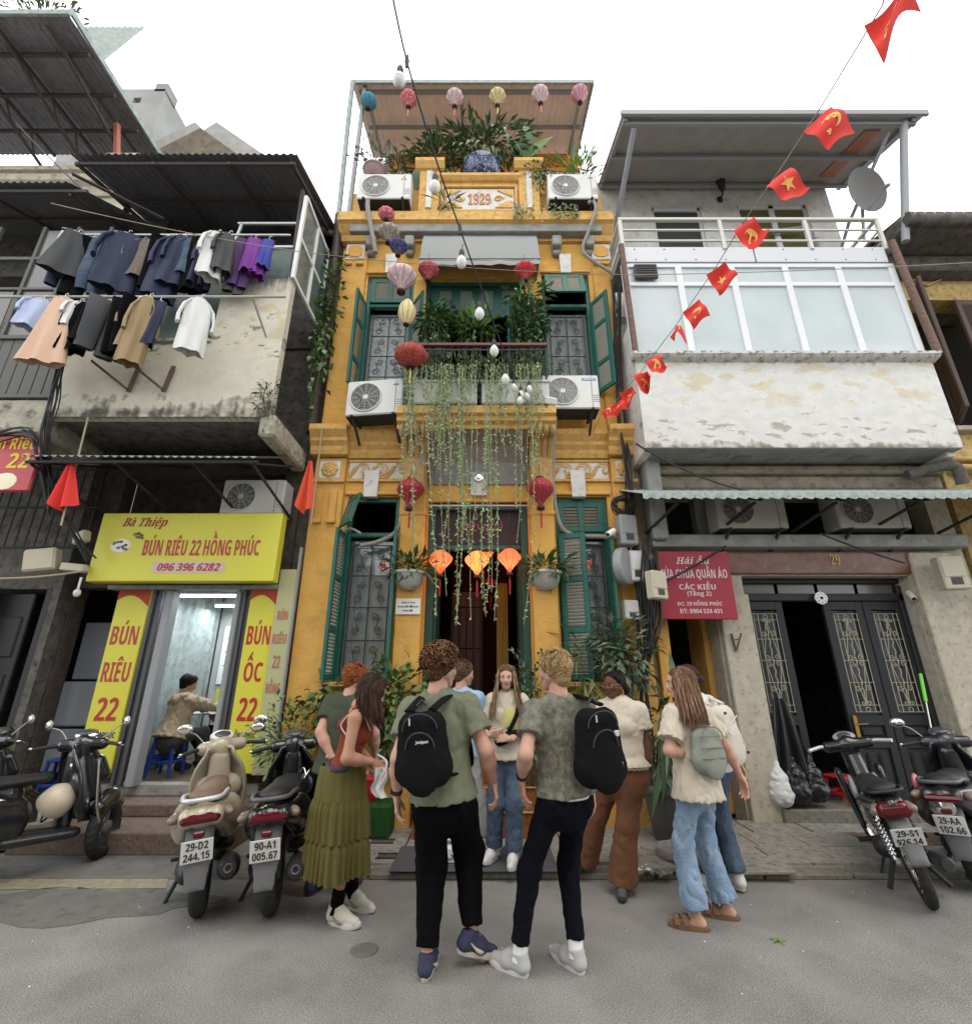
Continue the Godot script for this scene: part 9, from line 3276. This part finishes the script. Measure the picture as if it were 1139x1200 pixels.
# ---------------------------------------------------------------- the people
func human(s: Dictionary,label: String) -> Array:
	var root := thing("person",label,"person",s.at)
	var J := pose(s)
	body(s,J,s.skin,root)
	return [J,root]
func build_people() -> void:
	var done := []
	# 1 curly-haired man, seen from behind
	var s := {"at": V(-0.25,0,-3.37),"h": 1.79,"male": true,"turn": 176.0,"face": 140.0,"nod": 6.0,"skin": M.skin_fair,"hair": M.hair_curly,
		"hips": V(-0.01,-0.02,0.0),"lean": V(-0.05,0,0.03),"feet": [V(-0.340,0.000,-3.420),V(-0.117,0.000,-3.503)],"toes": [172.0,118.0],"heel": [0.0,0.06],"girth": 1.06,
		"hands": [V(-0.550,0.919,-3.360),V(0.046,0.982,-3.420)],"elbows": [V(-0.12,0,1),V(0.25,0,1)],"thumbs": [V(0.6,0,-0.6),V(-0.5,0,-0.6)],"curl": [0.5,0.75],
		"hand_dirs": [V(0.15,-1,0.1),V(0.25,-1,-0.1)]}
	var r := human(s,"curly-haired man in a sage tee and black trousers, back turned, with a black backpack")
	var J: Dictionary = r[0]; var o: Node3D = r[1]
	shirt(s,J,M.sage,o,-0.03,0.62,0.02)
	trousers(J,M.black_cloth,o,0.03,0.05,0.066)
	shoe(J,0,o,M.navy_shoe,M.sole_cream,0.0,0.0,M.sole_cream)
	shoe(J,1,o,M.navy_shoe,M.sole_cream,0.0,0.3,M.sole_cream)
	hair_cap(J,o,M.hair_curly,0.02,0.0,0.06,0.012)
	curls(J,o)
	var bp := backpack(J,o,M.pack_black,0.3,0.45,0.19,0.06,V(-0.07,0,0))
	pack_trim(bp,o,0.3,0.45,0.19,true)
	for g in [-1.0,1.0]:
		strap(o,[bp*V(g*0.07,0.19,-0.02),J.nbase + J.side*g*0.095 + J.up*0.02,J.nbase + J.side*g*0.115 + J.front*0.1 - J.up*0.06,J.chest + J.side*g*0.14 + J.front*0.13,J.waist + J.side*g*0.165 + J.front*0.05,bp*V(g*0.13,-0.19,0.05)],0.034,M.pack_black)
	watch(J,0,o)
	done.append(J)
	# 2 blond man with one-shoulder backpack
	s = {"at": V(0.46,0,-3.4),"h": 1.77,"male": true,"turn": 196.0,"hip": 206.0,"face": 222.0,"nod": 3.0,"skin": M.skin_fair,"hair": M.hair_blond,
		"hips": V(0.035,-0.02,0.0),"lean": V(-0.02,0,0.02),"feet": [V(0.192,0.000,-3.444),V(0.525,0.000,-3.478)],"toes": [232.0,214.0],"girth": 0.97,
		"hands": [V(0.221,1.012,-3.360),V(0.7,0.84,-3.6)],"elbows": [V(-0.1,0,1),V(0.8,0,0.3)],"thumbs": [V(0.3,0,-0.8),V(0,0,-1)],"curl": [0.5,0.4],
		"hand_dirs": [V(0.05,-1,0.0),V(0,-1,0)],"knees": [fwd(225),fwd(195)]}
	r = human(s,"blond man in a camouflage tee and navy trousers with a backpack on one shoulder")
	J = r[0]; o = r[1]
	shirt(s,J,M.camo,o,0.0,0.6,0.02)
	trousers(J,M.navy_cloth,o,0.008,0.06,0.055)
	var und := MB.new()
	var ring := []
	for k in 25: ring.append(J.hips + V(0,-0.008,0) + J.hs*cos(TAU*k/24.0)*0.163 + J.hf*sin(TAU*k/24.0)*0.122)
	und.tube(ring,0.012,6,false)
	part("undershirt",und,M.white,o)
	for i in 2:
		shoe(J,i,o,M.shoe_grey,M.sole_white,0.0,0.0)
		sock(J,i,o,M.white,0.1)
	hair_cap(J,o,M.hair_blond,0.014,0.015,0.07,0.008)
	crop(J,o,[Color(0.36,0.25,0.12),Color(0.48,0.35,0.19),Color(0.27,0.18,0.09)],420,0.07,0.0045,3,-0.6,0.108)
	bp = backpack(J,o,M.pack_black,0.29,0.47,0.2,0.05,V(0.15,0,-0.02))
	pack_trim(bp,o,0.29,0.47,0.2,false)
	strap(o,[bp*V(-0.06,0.21,0.03),J.nbase - J.side*0.12 + J.up*0.025,J.nbase - J.side*0.14 + J.front*0.11 - J.up*0.08,J.chest - J.side*0.17 + J.front*0.08,bp*V(-0.1,-0.2,0.06)],0.034,M.pack_black)
	watch(J,0,o)
	done.append(J)
	# 3 woman in rust top and tiered olive skirt
	s = {"at": V(-1.05,0,-4.05),"h": 1.67,"male": false,"turn": 98.0,"face": 112.0,"nod": 30.0,"skin": M.skin_tan,"hair": M.hair_dark,"girth": 0.98,
		"hips": V(-0.03,0.0,0.0),"lean": V(0.09,-0.02,0.02),"head": V(0.07,-0.045,0.02),"feet": [V(-0.992,0.000,-4.292),V(-1.044,0.000,-4.046)],"toes": [62.0,66.0],
		"hands": [V(-0.857,0.956,-4.150),V(-0.843,1.011,-3.980)],"elbows": [V(-0.4,-1,-0.3),V(-0.5,-0.6,0.7)],"curl": [0.7,0.5],"hand_dirs": [V(0.8,-0.5,0.2),V(0.8,-0.55,0.05)],
		"palms": [V(0,-0.3,1),V(0.1,-0.5,-1)],"thumbs": [V(0,1,0),V(0,1,0)]}
	r = human(s,"woman in a rust tank top and long olive tiered skirt, looking down at her hands")
	J = r[0]; o = r[1]
	tank(s,J,M.rust_knit,o)
	skirt(J,o)
	for i in 2:
		shoe(J,i,o,M.shoe_cream,M.sole_white,0.0,0.0,M.shoe_tan)
		sock(J,i,o,M.black_cloth,0.13)
	hair_cap(J,o,M.hair_dark,0.012,0.03,0.075,0.006)
	strands(J,o,[Color(0.045,0.026,0.02),Color(0.075,0.045,0.034),Color(0.03,0.018,0.015)],360,0.26,0.05,0.009,0.0055,0.2,5,V(0.03,0,0.02))
	var hb := MB.new()
	ring = []
	for k in 25: ring.append(J.hips + V(0,0.1 + 0.02*cos(TAU*k/24.0),0) + J.hs*cos(TAU*k/24.0)*0.142 + J.hf*sin(TAU*k/24.0)*0.112)
	hb.tube(ring,0.024,8,false,1.0)
	part("waist_bag",hb,M.pack_grey,o)
	hb = MB.new()
	hb.sheet(8,10,func(u,v): return J.W[1] + V(0.07 + (u - 0.5)*0.09 + v*0.03*sin(v*7.0),-0.03 - v*0.2,0.03 + 0.02*sin(u*8.0 + v*4.0)))
	hb.tube(smooth_path([J.W[1] + V(0.03,0.05,0.0),J.W[1] + V(0.11,0.0,0.03),J.W[1] + V(0.08,-0.1,0.04),J.W[1] + V(0.06,-0.2,0.02)],5),0.008,6)
	part("cotton_wrap",hb,M.white_cloth,o)
	done.append(J)
	# 4 red-haired man behind her
	s = {"at": V(-1.28,0,-4.52),"h": 1.71,"male": true,"turn": 152.0,"face": 128.0,"nod": 10.0,"skin": M.skin_fair,"hair": M.hair_red,
		"lean": V(0.06,0,0.02),"head": V(0.04,-0.02,0),"feet": [V(-1.376,0.000,-4.528),V(-1.14,0,-4.56)],"toes": [170.0,150.0],"hands": [V(-1.262,0.986,-4.360),V(-0.98,0.95,-4.7)],"elbows": [V(-1,0.1,0.4),V(1,0,0)],
		"hand_dirs": [V(0.9,-0.3,0.1),V(0,-1,-0.2)]}
	r = human(s,"red-haired man in a dark green tee with hand on hip, behind the olive skirt")
	J = r[0]; o = r[1]
	shirt(s,J,M.dark_green_cloth,o,-0.06,0.62,0.02)
	trousers(J,M.black_cloth,o,0.014,0.05,0.062)
	for i in 2: shoe(J,i,o,M.navy_shoe,M.black_sole,0.0)
	hair_cap(J,o,M.hair_red,0.012,0.0,0.06,0.01)
	crop(J,o,[Color(0.3,0.09,0.03),Color(0.4,0.14,0.05),Color(0.2,0.06,0.025)],300,0.045,0.005,8,-0.4,0.106,0.7)
	done.append(J)
	# 5 dark-haired man near the steps
	s = {"at": V(-0.24,0.08,-5.0),"h": 1.66,"male": true,"turn": 160.0,"face": 130.0,"nod": 4.0,"skin": M.skin_fair,"hair": M.hair_brown,
		"feet": [V(-0.316,0.090,-4.936),V(0.004,0.090,-5.197)],"toes": [100.0,130.0],"hands": [V(-0.48,0.88,-5.05),V(0.0,0.95,-5.1)]}
	r = human(s,"dark-haired man in a pale blue shirt and white trainers, mostly hidden beside the doorway")
	J = r[0]; o = r[1]
	shirt(s,J,M.light_blue_cloth,o,-0.06,0.6,0.018)
	trousers(J,M.white_cloth,o,0.01,0.06,0.055)
	for i in 2: shoe(J,i,o,M.white_leather,M.sole_white,0.01,0.0,M.navy_letter)
	hair_cap(J,o,M.hair_brown,0.011,0.0,0.06,0.004)
	crop(J,o,[Color(0.09,0.055,0.035),Color(0.13,0.08,0.05),Color(0.06,0.036,0.025)],300,0.035,0.004,9,-0.5,0.105)
	done.append(J)
	# 6 young woman facing the viewer
	s = {"at": V(0.2,0.08,-4.98),"h": 1.62,"male": false,"turn": -6.0,"face": -4.0,"nod": 2.0,"skin": M.skin_light,"hair": M.hair_brown,"girth": 1.06,
		"feet": [V(0.238,0.090,-4.875),V(0.072,0.090,-4.998)],"toes": [-12.0,-30.0],"hands": [V(0.212,1.082,-4.760),V(0.019,1.117,-4.760)],"elbows": [V(0.6,-0.8,-0.2),V(-0.6,-0.8,-0.2)],
		"hand_dirs": [V(-1,0.12,0.2),V(0.9,0.1,0.2)],"palms": [V(0,-0.4,-1),V(0,0.3,-1)],"thumbs": [V(0,1,0),V(0,1,0)],"curl": [0.8,0.8]}
	r = human(s,"long-haired woman in a cream tee and blue jeans facing the street, hands held together")
	J = r[0]; o = r[1]
	shirt(s,J,M.cream_cloth,o,-0.05,0.72,0.026)
	trousers(J,M.denim,o,0.016,0.03,0.078)
	for i in 2: shoe(J,i,o,M.white_leather,M.sole_white,0.01)
	hair_cap(J,o,M.hair_brown,0.009,0.03,0.045,0.003)
	strands(J,o,[Color(0.14,0.085,0.045),Color(0.24,0.16,0.09),Color(0.36,0.26,0.15),Color(0.11,0.065,0.035)],420,0.42,0.085,0.012,0.0046,0.24,11,V(0,0,0.085))
	var pr := MB.new()
	pr.sheet(10,8,func(u,v): return J.chest + J.side*(0.03 + (0.5 - u)*0.2) + J.up*(0.07 - v*0.17 - 0.02*sin(u*9.0)) + J.front*(0.156 - 0.9*pow(u - 0.4,2.0)*0.2 - 0.3*pow(v - 0.4,2.0)*0.1))
	part("shirt_print",pr,M.yellow_print,o)
	strap(o,[J.nbase + J.side*0.12 - J.up*0.0,J.chest + J.side*0.1 + J.front*0.165 + J.up*0.02,J.waist + J.front*0.165 - J.side*0.02],0.02,M.pack_black)
	var bag := field(0.009,90.0,0.002,20.0)
	bag.add(J.waist + J.front*0.17 + J.side*0.1 + J.up*0.06,J.waist + J.front*0.17 - J.side*0.06 - J.up*0.0,0.04,0.05,0,J.front,0.6)
	wear(J,bag,"belt_bag",M.pack_black,o)
	done.append(J)
	# 7 woman in cream blouse and brown flared trousers
	s = {"at": V(1.15,0.0,-4.5),"h": 1.62,"male": false,"turn": -28.0,"face": -52.0,"nod": 2.0,"skin": M.skin_dark,"hair": M.hair_black,"girth": 1.33,"shoulder": 0.178,
		"hips": V(0.0,0.02,0),"feet": [V(1.072,0.000,-4.544),V(0.83,0.06,-4.86)],"toes": [-15.0,-40.0],"hands": [V(1.310,0.808,-4.420),V(0.9,0.86,-4.62)],"elbows": [V(0.8,0,-0.4),V(-0.8,0,-0.6)],
		"hand_dirs": [V(-0.05,-1,0.1),V(0,-1,0)],"thumbs": [V(-0.6,0,0.6),V(-0.6,0,0.6)],"lip": M.lip_dark,"gaze": -0.003}
	r = human(s,"woman in a cream puff-sleeved blouse and brown flared trousers with glasses, looking aside")
	J = r[0]; o = r[1]
	shirt(s,J,M.cream_cloth,o,0.03,0.42,0.016)
	for g in [0,1]:
		var pf := field(0.011,70.0,0.01,16.0)
		pf.add(J.S[g],J.S[g].lerp(J.E[g],0.5),0.085,0.1,2)
		wear(J,pf,"puff_sleeve",M.cream_cloth,o)
	var fr := MB.new()
	ring = []
	for k in 61: ring.append(J.hips + V(0,0.025 + 0.006*sin(k*2.6),0) + J.hs*cos(TAU*k/60.0)*(0.204 + 0.006*sin(k*2.6)) + J.hf*sin(TAU*k/60.0)*(0.166 + 0.006*sin(k*2.6)))
	fr.tube(ring,0.011,6,false)
	part("blouse_hem",fr,M.cream_cloth,o)
	trousers(J,M.brown_cloth,o,0.012,0.0,0.125)
	for i in 2: shoe(J,i,o,M.grey_shoe,M.black_sole,0.0 if i == 0 else 0.06)
	hair_cap(J,o,M.hair_black,0.006,0.0,0.04,0.002)
	var bun := field(0.009,90.0,0.004,40.0)
	bun.ball(J.head - J.hb.z*0.125 - V(0,0.035,0),0.056)
	wear(J,bun,"hair_bun",M.hair_black,o)
	glasses(J,o)
	for g in [-1.0,1.0]:
		var e := MB.new()
		e.tube([J.head + J.hb*V(g*0.079,-0.035,-0.005),J.head + J.hb*V(g*0.084,-0.06,-0.005),J.head + J.hb*V(g*0.082,-0.085,-0.005)],[0.003,0.006,0.005],6)
		part("earring",e,M.brass,o)
	done.append(J)
	# 8 young woman with long brown hair and sage backpack
	s = {"at": V(1.55,0,-4.03),"h": 1.66,"male": false,"turn": 204.0,"hip": 214.0,"face": 256.0,"nod": 2.0,"skin": M.skin_light,"hair": M.hair_chestnut,"girth": 0.96,
		"hips": V(0.02,0.0,0),"feet": [V(1.427,0.000,-3.963),V(1.703,0.000,-4.120)],"toes": [250.0,246.0],"hands": [V(1.551,1.062,-3.980),V(1.954,0.879,-4.120)],"elbows": [V(-1,-0.3,0.5),V(0.6,0,0.6)],
		"hand_dirs": [V(0.9,0.1,-0.5),V(0.15,-0.9,0.1)],"curl": [0.6,0.55],"thumbs": [V(0,1,0),V(-0.6,0,0.4)]}
	r = human(s,"young woman in a loose cream tee, pale jeans and sandals wearing a sage backpack")
	J = r[0]; o = r[1]
	shirt(s,J,M.cream_cloth,o,-0.12,0.72,0.036,0.009)
	trousers(J,M.denim_light,o,0.018,0.025,0.088,0.01)
	for i in 2: sandal(J,i,o)
	hair_cap(J,o,M.hair_chestnut,0.008,0.03,0.04,0.003)
	strands(J,o,[Color(0.13,0.07,0.045),Color(0.2,0.115,0.07),Color(0.09,0.05,0.035),Color(0.28,0.18,0.12)],400,0.33,0.03,0.008,0.0048,0.22,13,V(-0.02,0,0.08))
	bp = backpack(J,o,M.pack_sage,0.27,0.34,0.12,0.1,Vector3.ZERO,0.0015)
	sage_trim(bp,o)
	for g in [-1.0,1.0]:
		strap(o,[bp*V(g*0.05,0.15,0.0),J.nbase + J.side*g*0.1 + J.up*0.012,J.nbase + J.side*g*0.12 + J.front*0.1 - J.up*0.06,J.chest + J.side*g*0.17 + J.front*0.09,bp*V(g*0.11,-0.12,0.03)],0.02,M.pack_sage)
	done.append(J)
	# 9 woman with bun and white backpack behind her
	s = {"at": V(1.92,0.03,-4.56),"h": 1.67,"male": false,"turn": 214.0,"face": 236.0,"nod": 14.0,"skin": M.skin_light,"hair": M.hair_plum,"girth": 1.0,
		"lean": V(-0.05,0,0),"head": V(-0.05,-0.01,0),"feet": [V(1.790,0.020,-4.503),V(2.008,0.020,-4.567)],"toes": [215.0,205.0],"hands": [V(1.66,1.0,-4.7),V(2.2,0.85,-4.6)]}
	r = human(s,"woman with a low bun and white tee behind the sage backpack, carrying an off-white backpack")
	J = r[0]; o = r[1]
	shirt(s,J,M.white_cloth,o,-0.06,0.6,0.02)
	trousers(J,M.denim,o,0.018,0.03,0.08)
	for i in 2: shoe(J,i,o,M.white_leather,M.sole_white,-0.01)
	hair_cap(J,o,M.hair_plum,0.009,0.0,0.05,0.003)
	bun = field(0.008,90.0,0.004,40.0)
	bun.ball(J.head - J.hb.z*0.12 - V(0,0.03,0),0.042)
	wear(J,bun,"hair_bun",M.hair_plum,o)
	bp = backpack(J,o,M.pack_white,0.3,0.46,0.2,0.08)
	white_pack_trim(bp,o)
	for g in [-1.0,1.0]:
		strap(o,[bp*V(g*0.08,0.2,0.0),J.nbase + J.side*g*0.1 + J.up*0.015,J.nbase + J.side*g*0.12 + J.front*0.1 - J.up*0.06,J.chest + J.side*g*0.16 + J.front*0.1],0.03,M.pack_white)
	done.append(J)
	# the two diners in the noodle shop
	s = {"at": V(-4.12,0.42,-6.95),"h": 1.66,"male": true,"turn": 158.0,"face": 150.0,"nod": 14.0,"skin": M.skin_tan,"hair": M.hair_black,"hips": V(0,-0.42,0.1),"lean": V(0.03,-0.03,-0.1),"girth": 1.08,
		"feet": [V(-4.16,0.42,-7.25),V(-3.88,0.42,-7.25)],"toes": [165.0,150.0],"hands": [V(-3.98,1.2,-7.42),V(-3.78,1.2,-7.38)],"elbows": [V(-0.6,-1,0),V(0.6,-1,0.2)],
		"knees": [V(-0.1,1,-1),V(0.4,1,-1)]}
	r = human(s,"diner in a beige hooded top sitting on a blue stool in the noodle shop")
	J = r[0]; o = r[1]
	shirt(s,J,M.beige_cloth,o,-0.02,0.99,0.03,0.012)
	for i in 2:
		var fs := field(0.014,65.0,0.006,10.0)
		fs.add(J.S[i].lerp(J.E[i],0.8),J.E[i],0.068,0.06)
		fs.add(J.E[i],J.W[i],0.06,0.042,2)
		wear(J,fs,"sleeve",M.beige_cloth,o)
	var hd := field(0.013,65.0,0.006,14.0)
	hd.add(J.nbase - J.front*0.06 + J.side*0.09,J.nbase - J.front*0.06 - J.side*0.09,0.055,0.055)
	hd.ball(J.nbase - J.front*0.09 - J.up*0.05,0.075)
	wear(J,hd,"hood",M.beige_cloth,o)
	trousers(J,M.pack_grey,o,0.016,0.04,0.07)
	for i in 2: shoe(J,i,o,M.black,M.black_sole,0.0)
	hair_cap(J,o,M.hair_black,0.012,0.01,0.06,0.005)
	done.append(J)
	s = {"at": V(-3.82,0.42,-7.8),"h": 1.6,"male": false,"turn": 250.0,"face": 240.0,"nod": 26.0,"skin": M.skin_tan,"hair": M.hair_black,"hips": V(0,-0.4,0),"lean": V(-0.06,-0.03,0),
		"feet": [V(-4.04,0.42,-7.65),V(-4.04,0.42,-7.95)],"toes": [250.0,250.0],"hands": [V(-4.1,1.18,-7.6),V(-4.1,1.2,-7.75)],"elbows": [V(0.2,-1,0.5),V(0.2,-1,-0.5)],"knees": [V(-1,1,0.2),V(-1,1,-0.2)]}
	r = human(s,"dark-haired diner in a white top bent over the table in the noodle shop")
	J = r[0]; o = r[1]
	shirt(s,J,M.white_cloth,o,-0.02,0.6,0.02)
	trousers(J,M.black_cloth,o)
	for i in 2: shoe(J,i,o,M.black,M.black_sole,0.0)
	hair_cap(J,o,M.hair_black,0.013,0.03,0.07,0.005)
	done.append(J)
	run_fields()
	for q in done: finish(q)
	for q in pending: part(q[1],q[0].out,q[2],q[3])
func curls(J: Dictionary,root: Node3D) -> void:
	var r := RandomNumberGenerator.new()
	r.seed = 4
	var b := MB.new()
	var cols := [Color(0.11,0.055,0.03),Color(0.17,0.085,0.047),Color(0.07,0.035,0.02),Color(0.23,0.12,0.065)]
	for i in 420:
		var az := r.randf_range(0,TAU)
		var el := r.randf_range(-0.35,1.5)
		if cos(az) > 0.35 and el < 0.55: continue
		var out := V(sin(az)*cos(el),sin(el),cos(az)*cos(el))
		var c := V(out.x*0.108,0.045 + out.y*0.105,-0.018 + out.z*0.118)
		var t := (out.cross(rv2(r))).normalized()
		var u := out.cross(t)
		var pts := []
		var rad := r.randf_range(0.011,0.019)
		for k in 11:
			var a := k*0.95
			pts.append(J.head + J.hb*((c + t*cos(a)*rad + u*sin(a)*rad + out*(0.004*k - 0.012))*J.h))
		b.col = cols[i % 4]
		b.tube(pts,0.0042,4,false)
	stuff(part("hair_curls",b,M.hair_tint,root))
func rv2(r: RandomNumberGenerator) -> Vector3:
	return V(r.randf_range(-1,1),r.randf_range(-1,1),r.randf_range(-1,1))
func watch(J: Dictionary,i: int,root: Node3D) -> void:
	var d: Vector3 = (J.W[i] - J.E[i]).normalized()
	var b := MB.new()
	var ax := d.cross(V(0,0,1)).normalized()
	b.tube([J.W[i] - d*0.045,J.W[i] - d*0.018],0.034,16)
	b.box(J.W[i] - d*0.032 + V(-0.03,0,0.012),V(0.016,0.036,0.034),0.005)
	part("wristwatch",b,M.black,root)
func sock(J: Dictionary,i: int,root: Node3D,m: Material,top: float) -> void:
	var b := MB.new()
	var u: Vector3 = (J.K[i] - J.A[i]).normalized()
	b.tube([J.A[i] - u*0.02,J.A[i] + u*0.03,J.A[i] + u*top],[0.046,0.044,0.048],14)
	part("sock",b,m,root)
func glasses(J: Dictionary,root: Node3D) -> void:
	var b := MB.new()
	var P := func(x,y,z): return J.head + J.hb*(V(x,y,z)*J.h)
	for g in [-1.0,1.0]:
		var ring := []
		for k in 17: ring.append(P.call(g*0.034 + cos(TAU*k/16.0)*0.027,0.0 + sin(TAU*k/16.0)*0.021,0.106 - absf(cos(TAU*k/16.0)*0.3 + g*0.0)*0.02))
		b.tube(ring,0.0022,5,false)
		b.tube([P.call(g*0.06,0.004,0.1),P.call(g*0.08,0.008,0.03),P.call(g*0.083,0.004,-0.01)],0.0022,5)
	b.tube([P.call(-0.009,0.004,0.11),P.call(0.009,0.004,0.11)],0.0022,5)
	part("glasses",b,M.brass,root)
func tank(s: Dictionary,J: Dictionary,m: Material,root: Node3D) -> void:
	var h: float = J.h
	var f := field(0.0105,70.0,0.003,12.0)
	f.add(J.chest + J.up*0.07*h,J.chest,0.128*h,0.148*h,0,J.front,0.68)
	f.add(J.chest,J.waist,0.148*h,0.132*h,0,J.front,0.7)
	f.add(J.waist,J.hips + V(0,0.05,0),0.132*h,0.15*h,2,J.hf,0.74)
	for q in [-1.0,1.0]:
		f.ball(J.chest + J.front*0.08*h + J.side*q*0.068*h + J.up*0.01,0.066*h)
		f.add(J.chest + J.front*0.07 + J.side*q*0.075*h + J.up*0.08,J.nbase + J.side*q*0.1*h + J.up*0.008,0.04,0.024)
		f.add(J.nbase + J.side*q*0.1*h + J.up*0.008,J.chest - J.front*0.09 + J.side*q*0.075*h + J.up*0.06,0.024,0.045)
	wear(J,f,"tank_top",m,root)
	for q in [-1.0,1.0]:
		strap(root,[J.chest + J.front*0.12 + J.side*q*0.115 + J.up*0.06,J.nbase + J.side*q*0.125 + J.up*0.008 + J.front*0.01,J.chest - J.front*0.1 + J.side*q*0.11 + J.up*0.07,J.chest - J.front*0.03 + J.side*q*0.15 + J.up*0.0],0.014,M.white_cloth,"white_strap")
func skirt(J: Dictionary,root: Node3D) -> void:
	var top: float = J.hips.y + 0.1
	for tier in 3:
		var y0: float = [top,0.77,0.525][tier]
		var y1: float = [0.765,0.52,0.29][tier]
		var b := MB.new()
		var rows := []
		for j in 15:
			var t := j/14.0
			var row := []
			for i in 220:
				var a := TAU*i/220.0
				var y := lerpf(y0,y1,t)
				var u := (top - y)/(top - 0.29)
				var rad := lerpf(0.158,0.208,pow(u,0.5)) + (0.014 if tier > 0 else 0.0)*minf(t*5.0,1.0)
				var pl: float = sin(a*[14.0,25.0,29.0][tier] + 1.2*sin(a*5.0 + tier) + t*0.6)*(0.004 + 0.012*t)*[0.3,0.9,1.1][tier]
				pl += 0.006*sin(a*61.0 + tier)*(1.0 - t)*(1.0 if tier > 0 else 0.3) + 0.02*u*sin(a*5.0 + 0.8)
				var c: Vector3 = V(J.hips.x,0,J.hips.z).lerp(V(-0.02,0,0.0),u)
				row.append(c + V(cos(a)*(rad + pl),y + 0.01*sin(a*3.0)*u,sin(a)*(rad*0.92 + pl)))
			rows.append(row)
		b.grid(rows,true,false,Vector2.ONE,false)
		part("skirt_tier",b,M.olive_cloth,root)
func sandal(J: Dictionary,i: int,root: Node3D) -> void:
	var t: Vector3 = J.T[i]
	var b := Basis(Vector3.UP.cross(t).normalized(),Vector3.UP,t)
	var f: Vector3 = J.A[i] - V(0,0.085*J.h,0)
	var o := Transform3D(b,V(f.x,0,f.z))
	var m := MB.new()
	m.xf = o
	var rows := []
	for q in [[0.0,0.96],[0.006,1.0],[0.026,1.0],[0.031,0.95]]:
		var row := []
		for k in 28:
			var a := TAU*k/28.0
			row.append(V(cos(a)*(0.048 if sin(a) > 0.1 else 0.04)*q[1],q[0],sin(a)*0.135*q[1] + 0.055))
		rows.append(row)
	m.grid(rows,true,false,Vector2.ONE,true)
	m.fan(rows[3],true)
	m.fan(rows[0],false)
	part("sandal_sole",m,M.sandal,root)
	m = MB.new()
	m.xf = o
	for z in [0.07,0.125]:
		m.tube(smooth_path([V(-0.047,0.028,z),V(-0.036,0.075 - z*0.14,z + 0.004),V(0,0.092 - z*0.2,z + 0.008),V(0.036,0.075 - z*0.14,z + 0.004),V(0.047,0.028,z)],4),0.021,6,true,0.28)
		m.box(V(0.036,0.078 - z*0.14,z),V(0.016,0.02,0.02),0.003)
	part("sandal_strap",m,M.sandal,root)
func pack_trim(o: Transform3D,root: Node3D,w: float,h: float,d: float,badge: bool) -> void:
	var b := MB.new()
	b.xf = o
	for q in [[0.34,-0.5,0.2],[0.28,-0.57,-0.02]]:
		var pts := []
		for k in 13:
			var a := PI*k/12.0
			pts.append(V(cos(a)*w*q[0],h*q[2] + sin(a)*h*0.2,d*q[1] - 0.012 + 0.03*absf(cos(a))))
		b.tube(pts,0.005,5)
	b.tube([V(-0.03,h*0.47,0.03),V(0,h*0.54,0.03),V(0.03,h*0.47,0.03)],0.009,6)
	part("zip",b,M.zip,root)
	b = MB.new()
	b.xf = o
	b.box(V(w*0.18,h*0.31,-d*0.53),V(0.008,0.04,0.01),0.002)
	b.box(V(w*0.36,-h*0.3,-d*0.36),V(0.03,0.05,0.014),0.005)
	if not badge:
		b.box(V(-w*0.28,h*0.12,-d*0.46),V(0.034,0.034,0.01),0.004)
		b.box(V(-w*0.3,-h*0.24,-d*0.46),V(0.03,0.03,0.01),0.004)
	part("zip_pull",b,M.alu,root)
	if badge:
		letters("JanSport",0.075,0.02,o*V(0.02,h*0.04,-d*0.62),M.letter_white,root,true,false,0.0,o.basis*Basis.from_euler(V(0,PI,0)),0.004)
func sage_trim(o: Transform3D,root: Node3D) -> void:
	var b := MB.new()
	b.xf = o
	for y in [0.075,0.0,-0.07]:
		b.tube([V(-0.115,y,-0.056),V(-0.06,y,-0.074),V(0.06,y,-0.074),V(0.115,y,-0.056)],0.0035,5)
	var pts := []
	for k in 13:
		pts.append(V(cos(PI*k/12.0)*0.105,0.06 + sin(PI*k/12.0)*0.08,-0.062))
	b.tube(pts,0.004,5)
	b.tube([V(-0.025,0.15,0.0),V(0,0.2,0.0),V(0.025,0.15,0.0)],0.007,6)
	part("pack_seam",b,M.pack_sage_dark,root)
func white_pack_trim(o: Transform3D,root: Node3D) -> void:
	var b := MB.new()
	b.xf = o
	b.tube(smooth_path([V(-0.09,0.1,-0.095),V(0.09,0.0,-0.1),V(-0.09,-0.12,-0.11),V(0.09,-0.18,-0.1)],5),0.004,5)
	part("cord",b,M.white_cloth,root)
	b = MB.new()
	b.xf = o
	for q in [[0.1,0.14],[-0.1,-0.18],[0.1,-0.2]]:
		b.box(V(q[0],q[1],-0.115),V(0.03,0.02,0.014),0.004)
	part("buckle",b,M.black,root)
	b = MB.new()
	b.xf = o
	b.ball(V(0.13,-0.02,-0.08),V(0.03,0.04,0.02),10,6)
	part("green_tag",b,M.leaf_bright,root)
func V(x: float,y: float,z: float) -> Vector3:
	return Vector3(x,y,z)
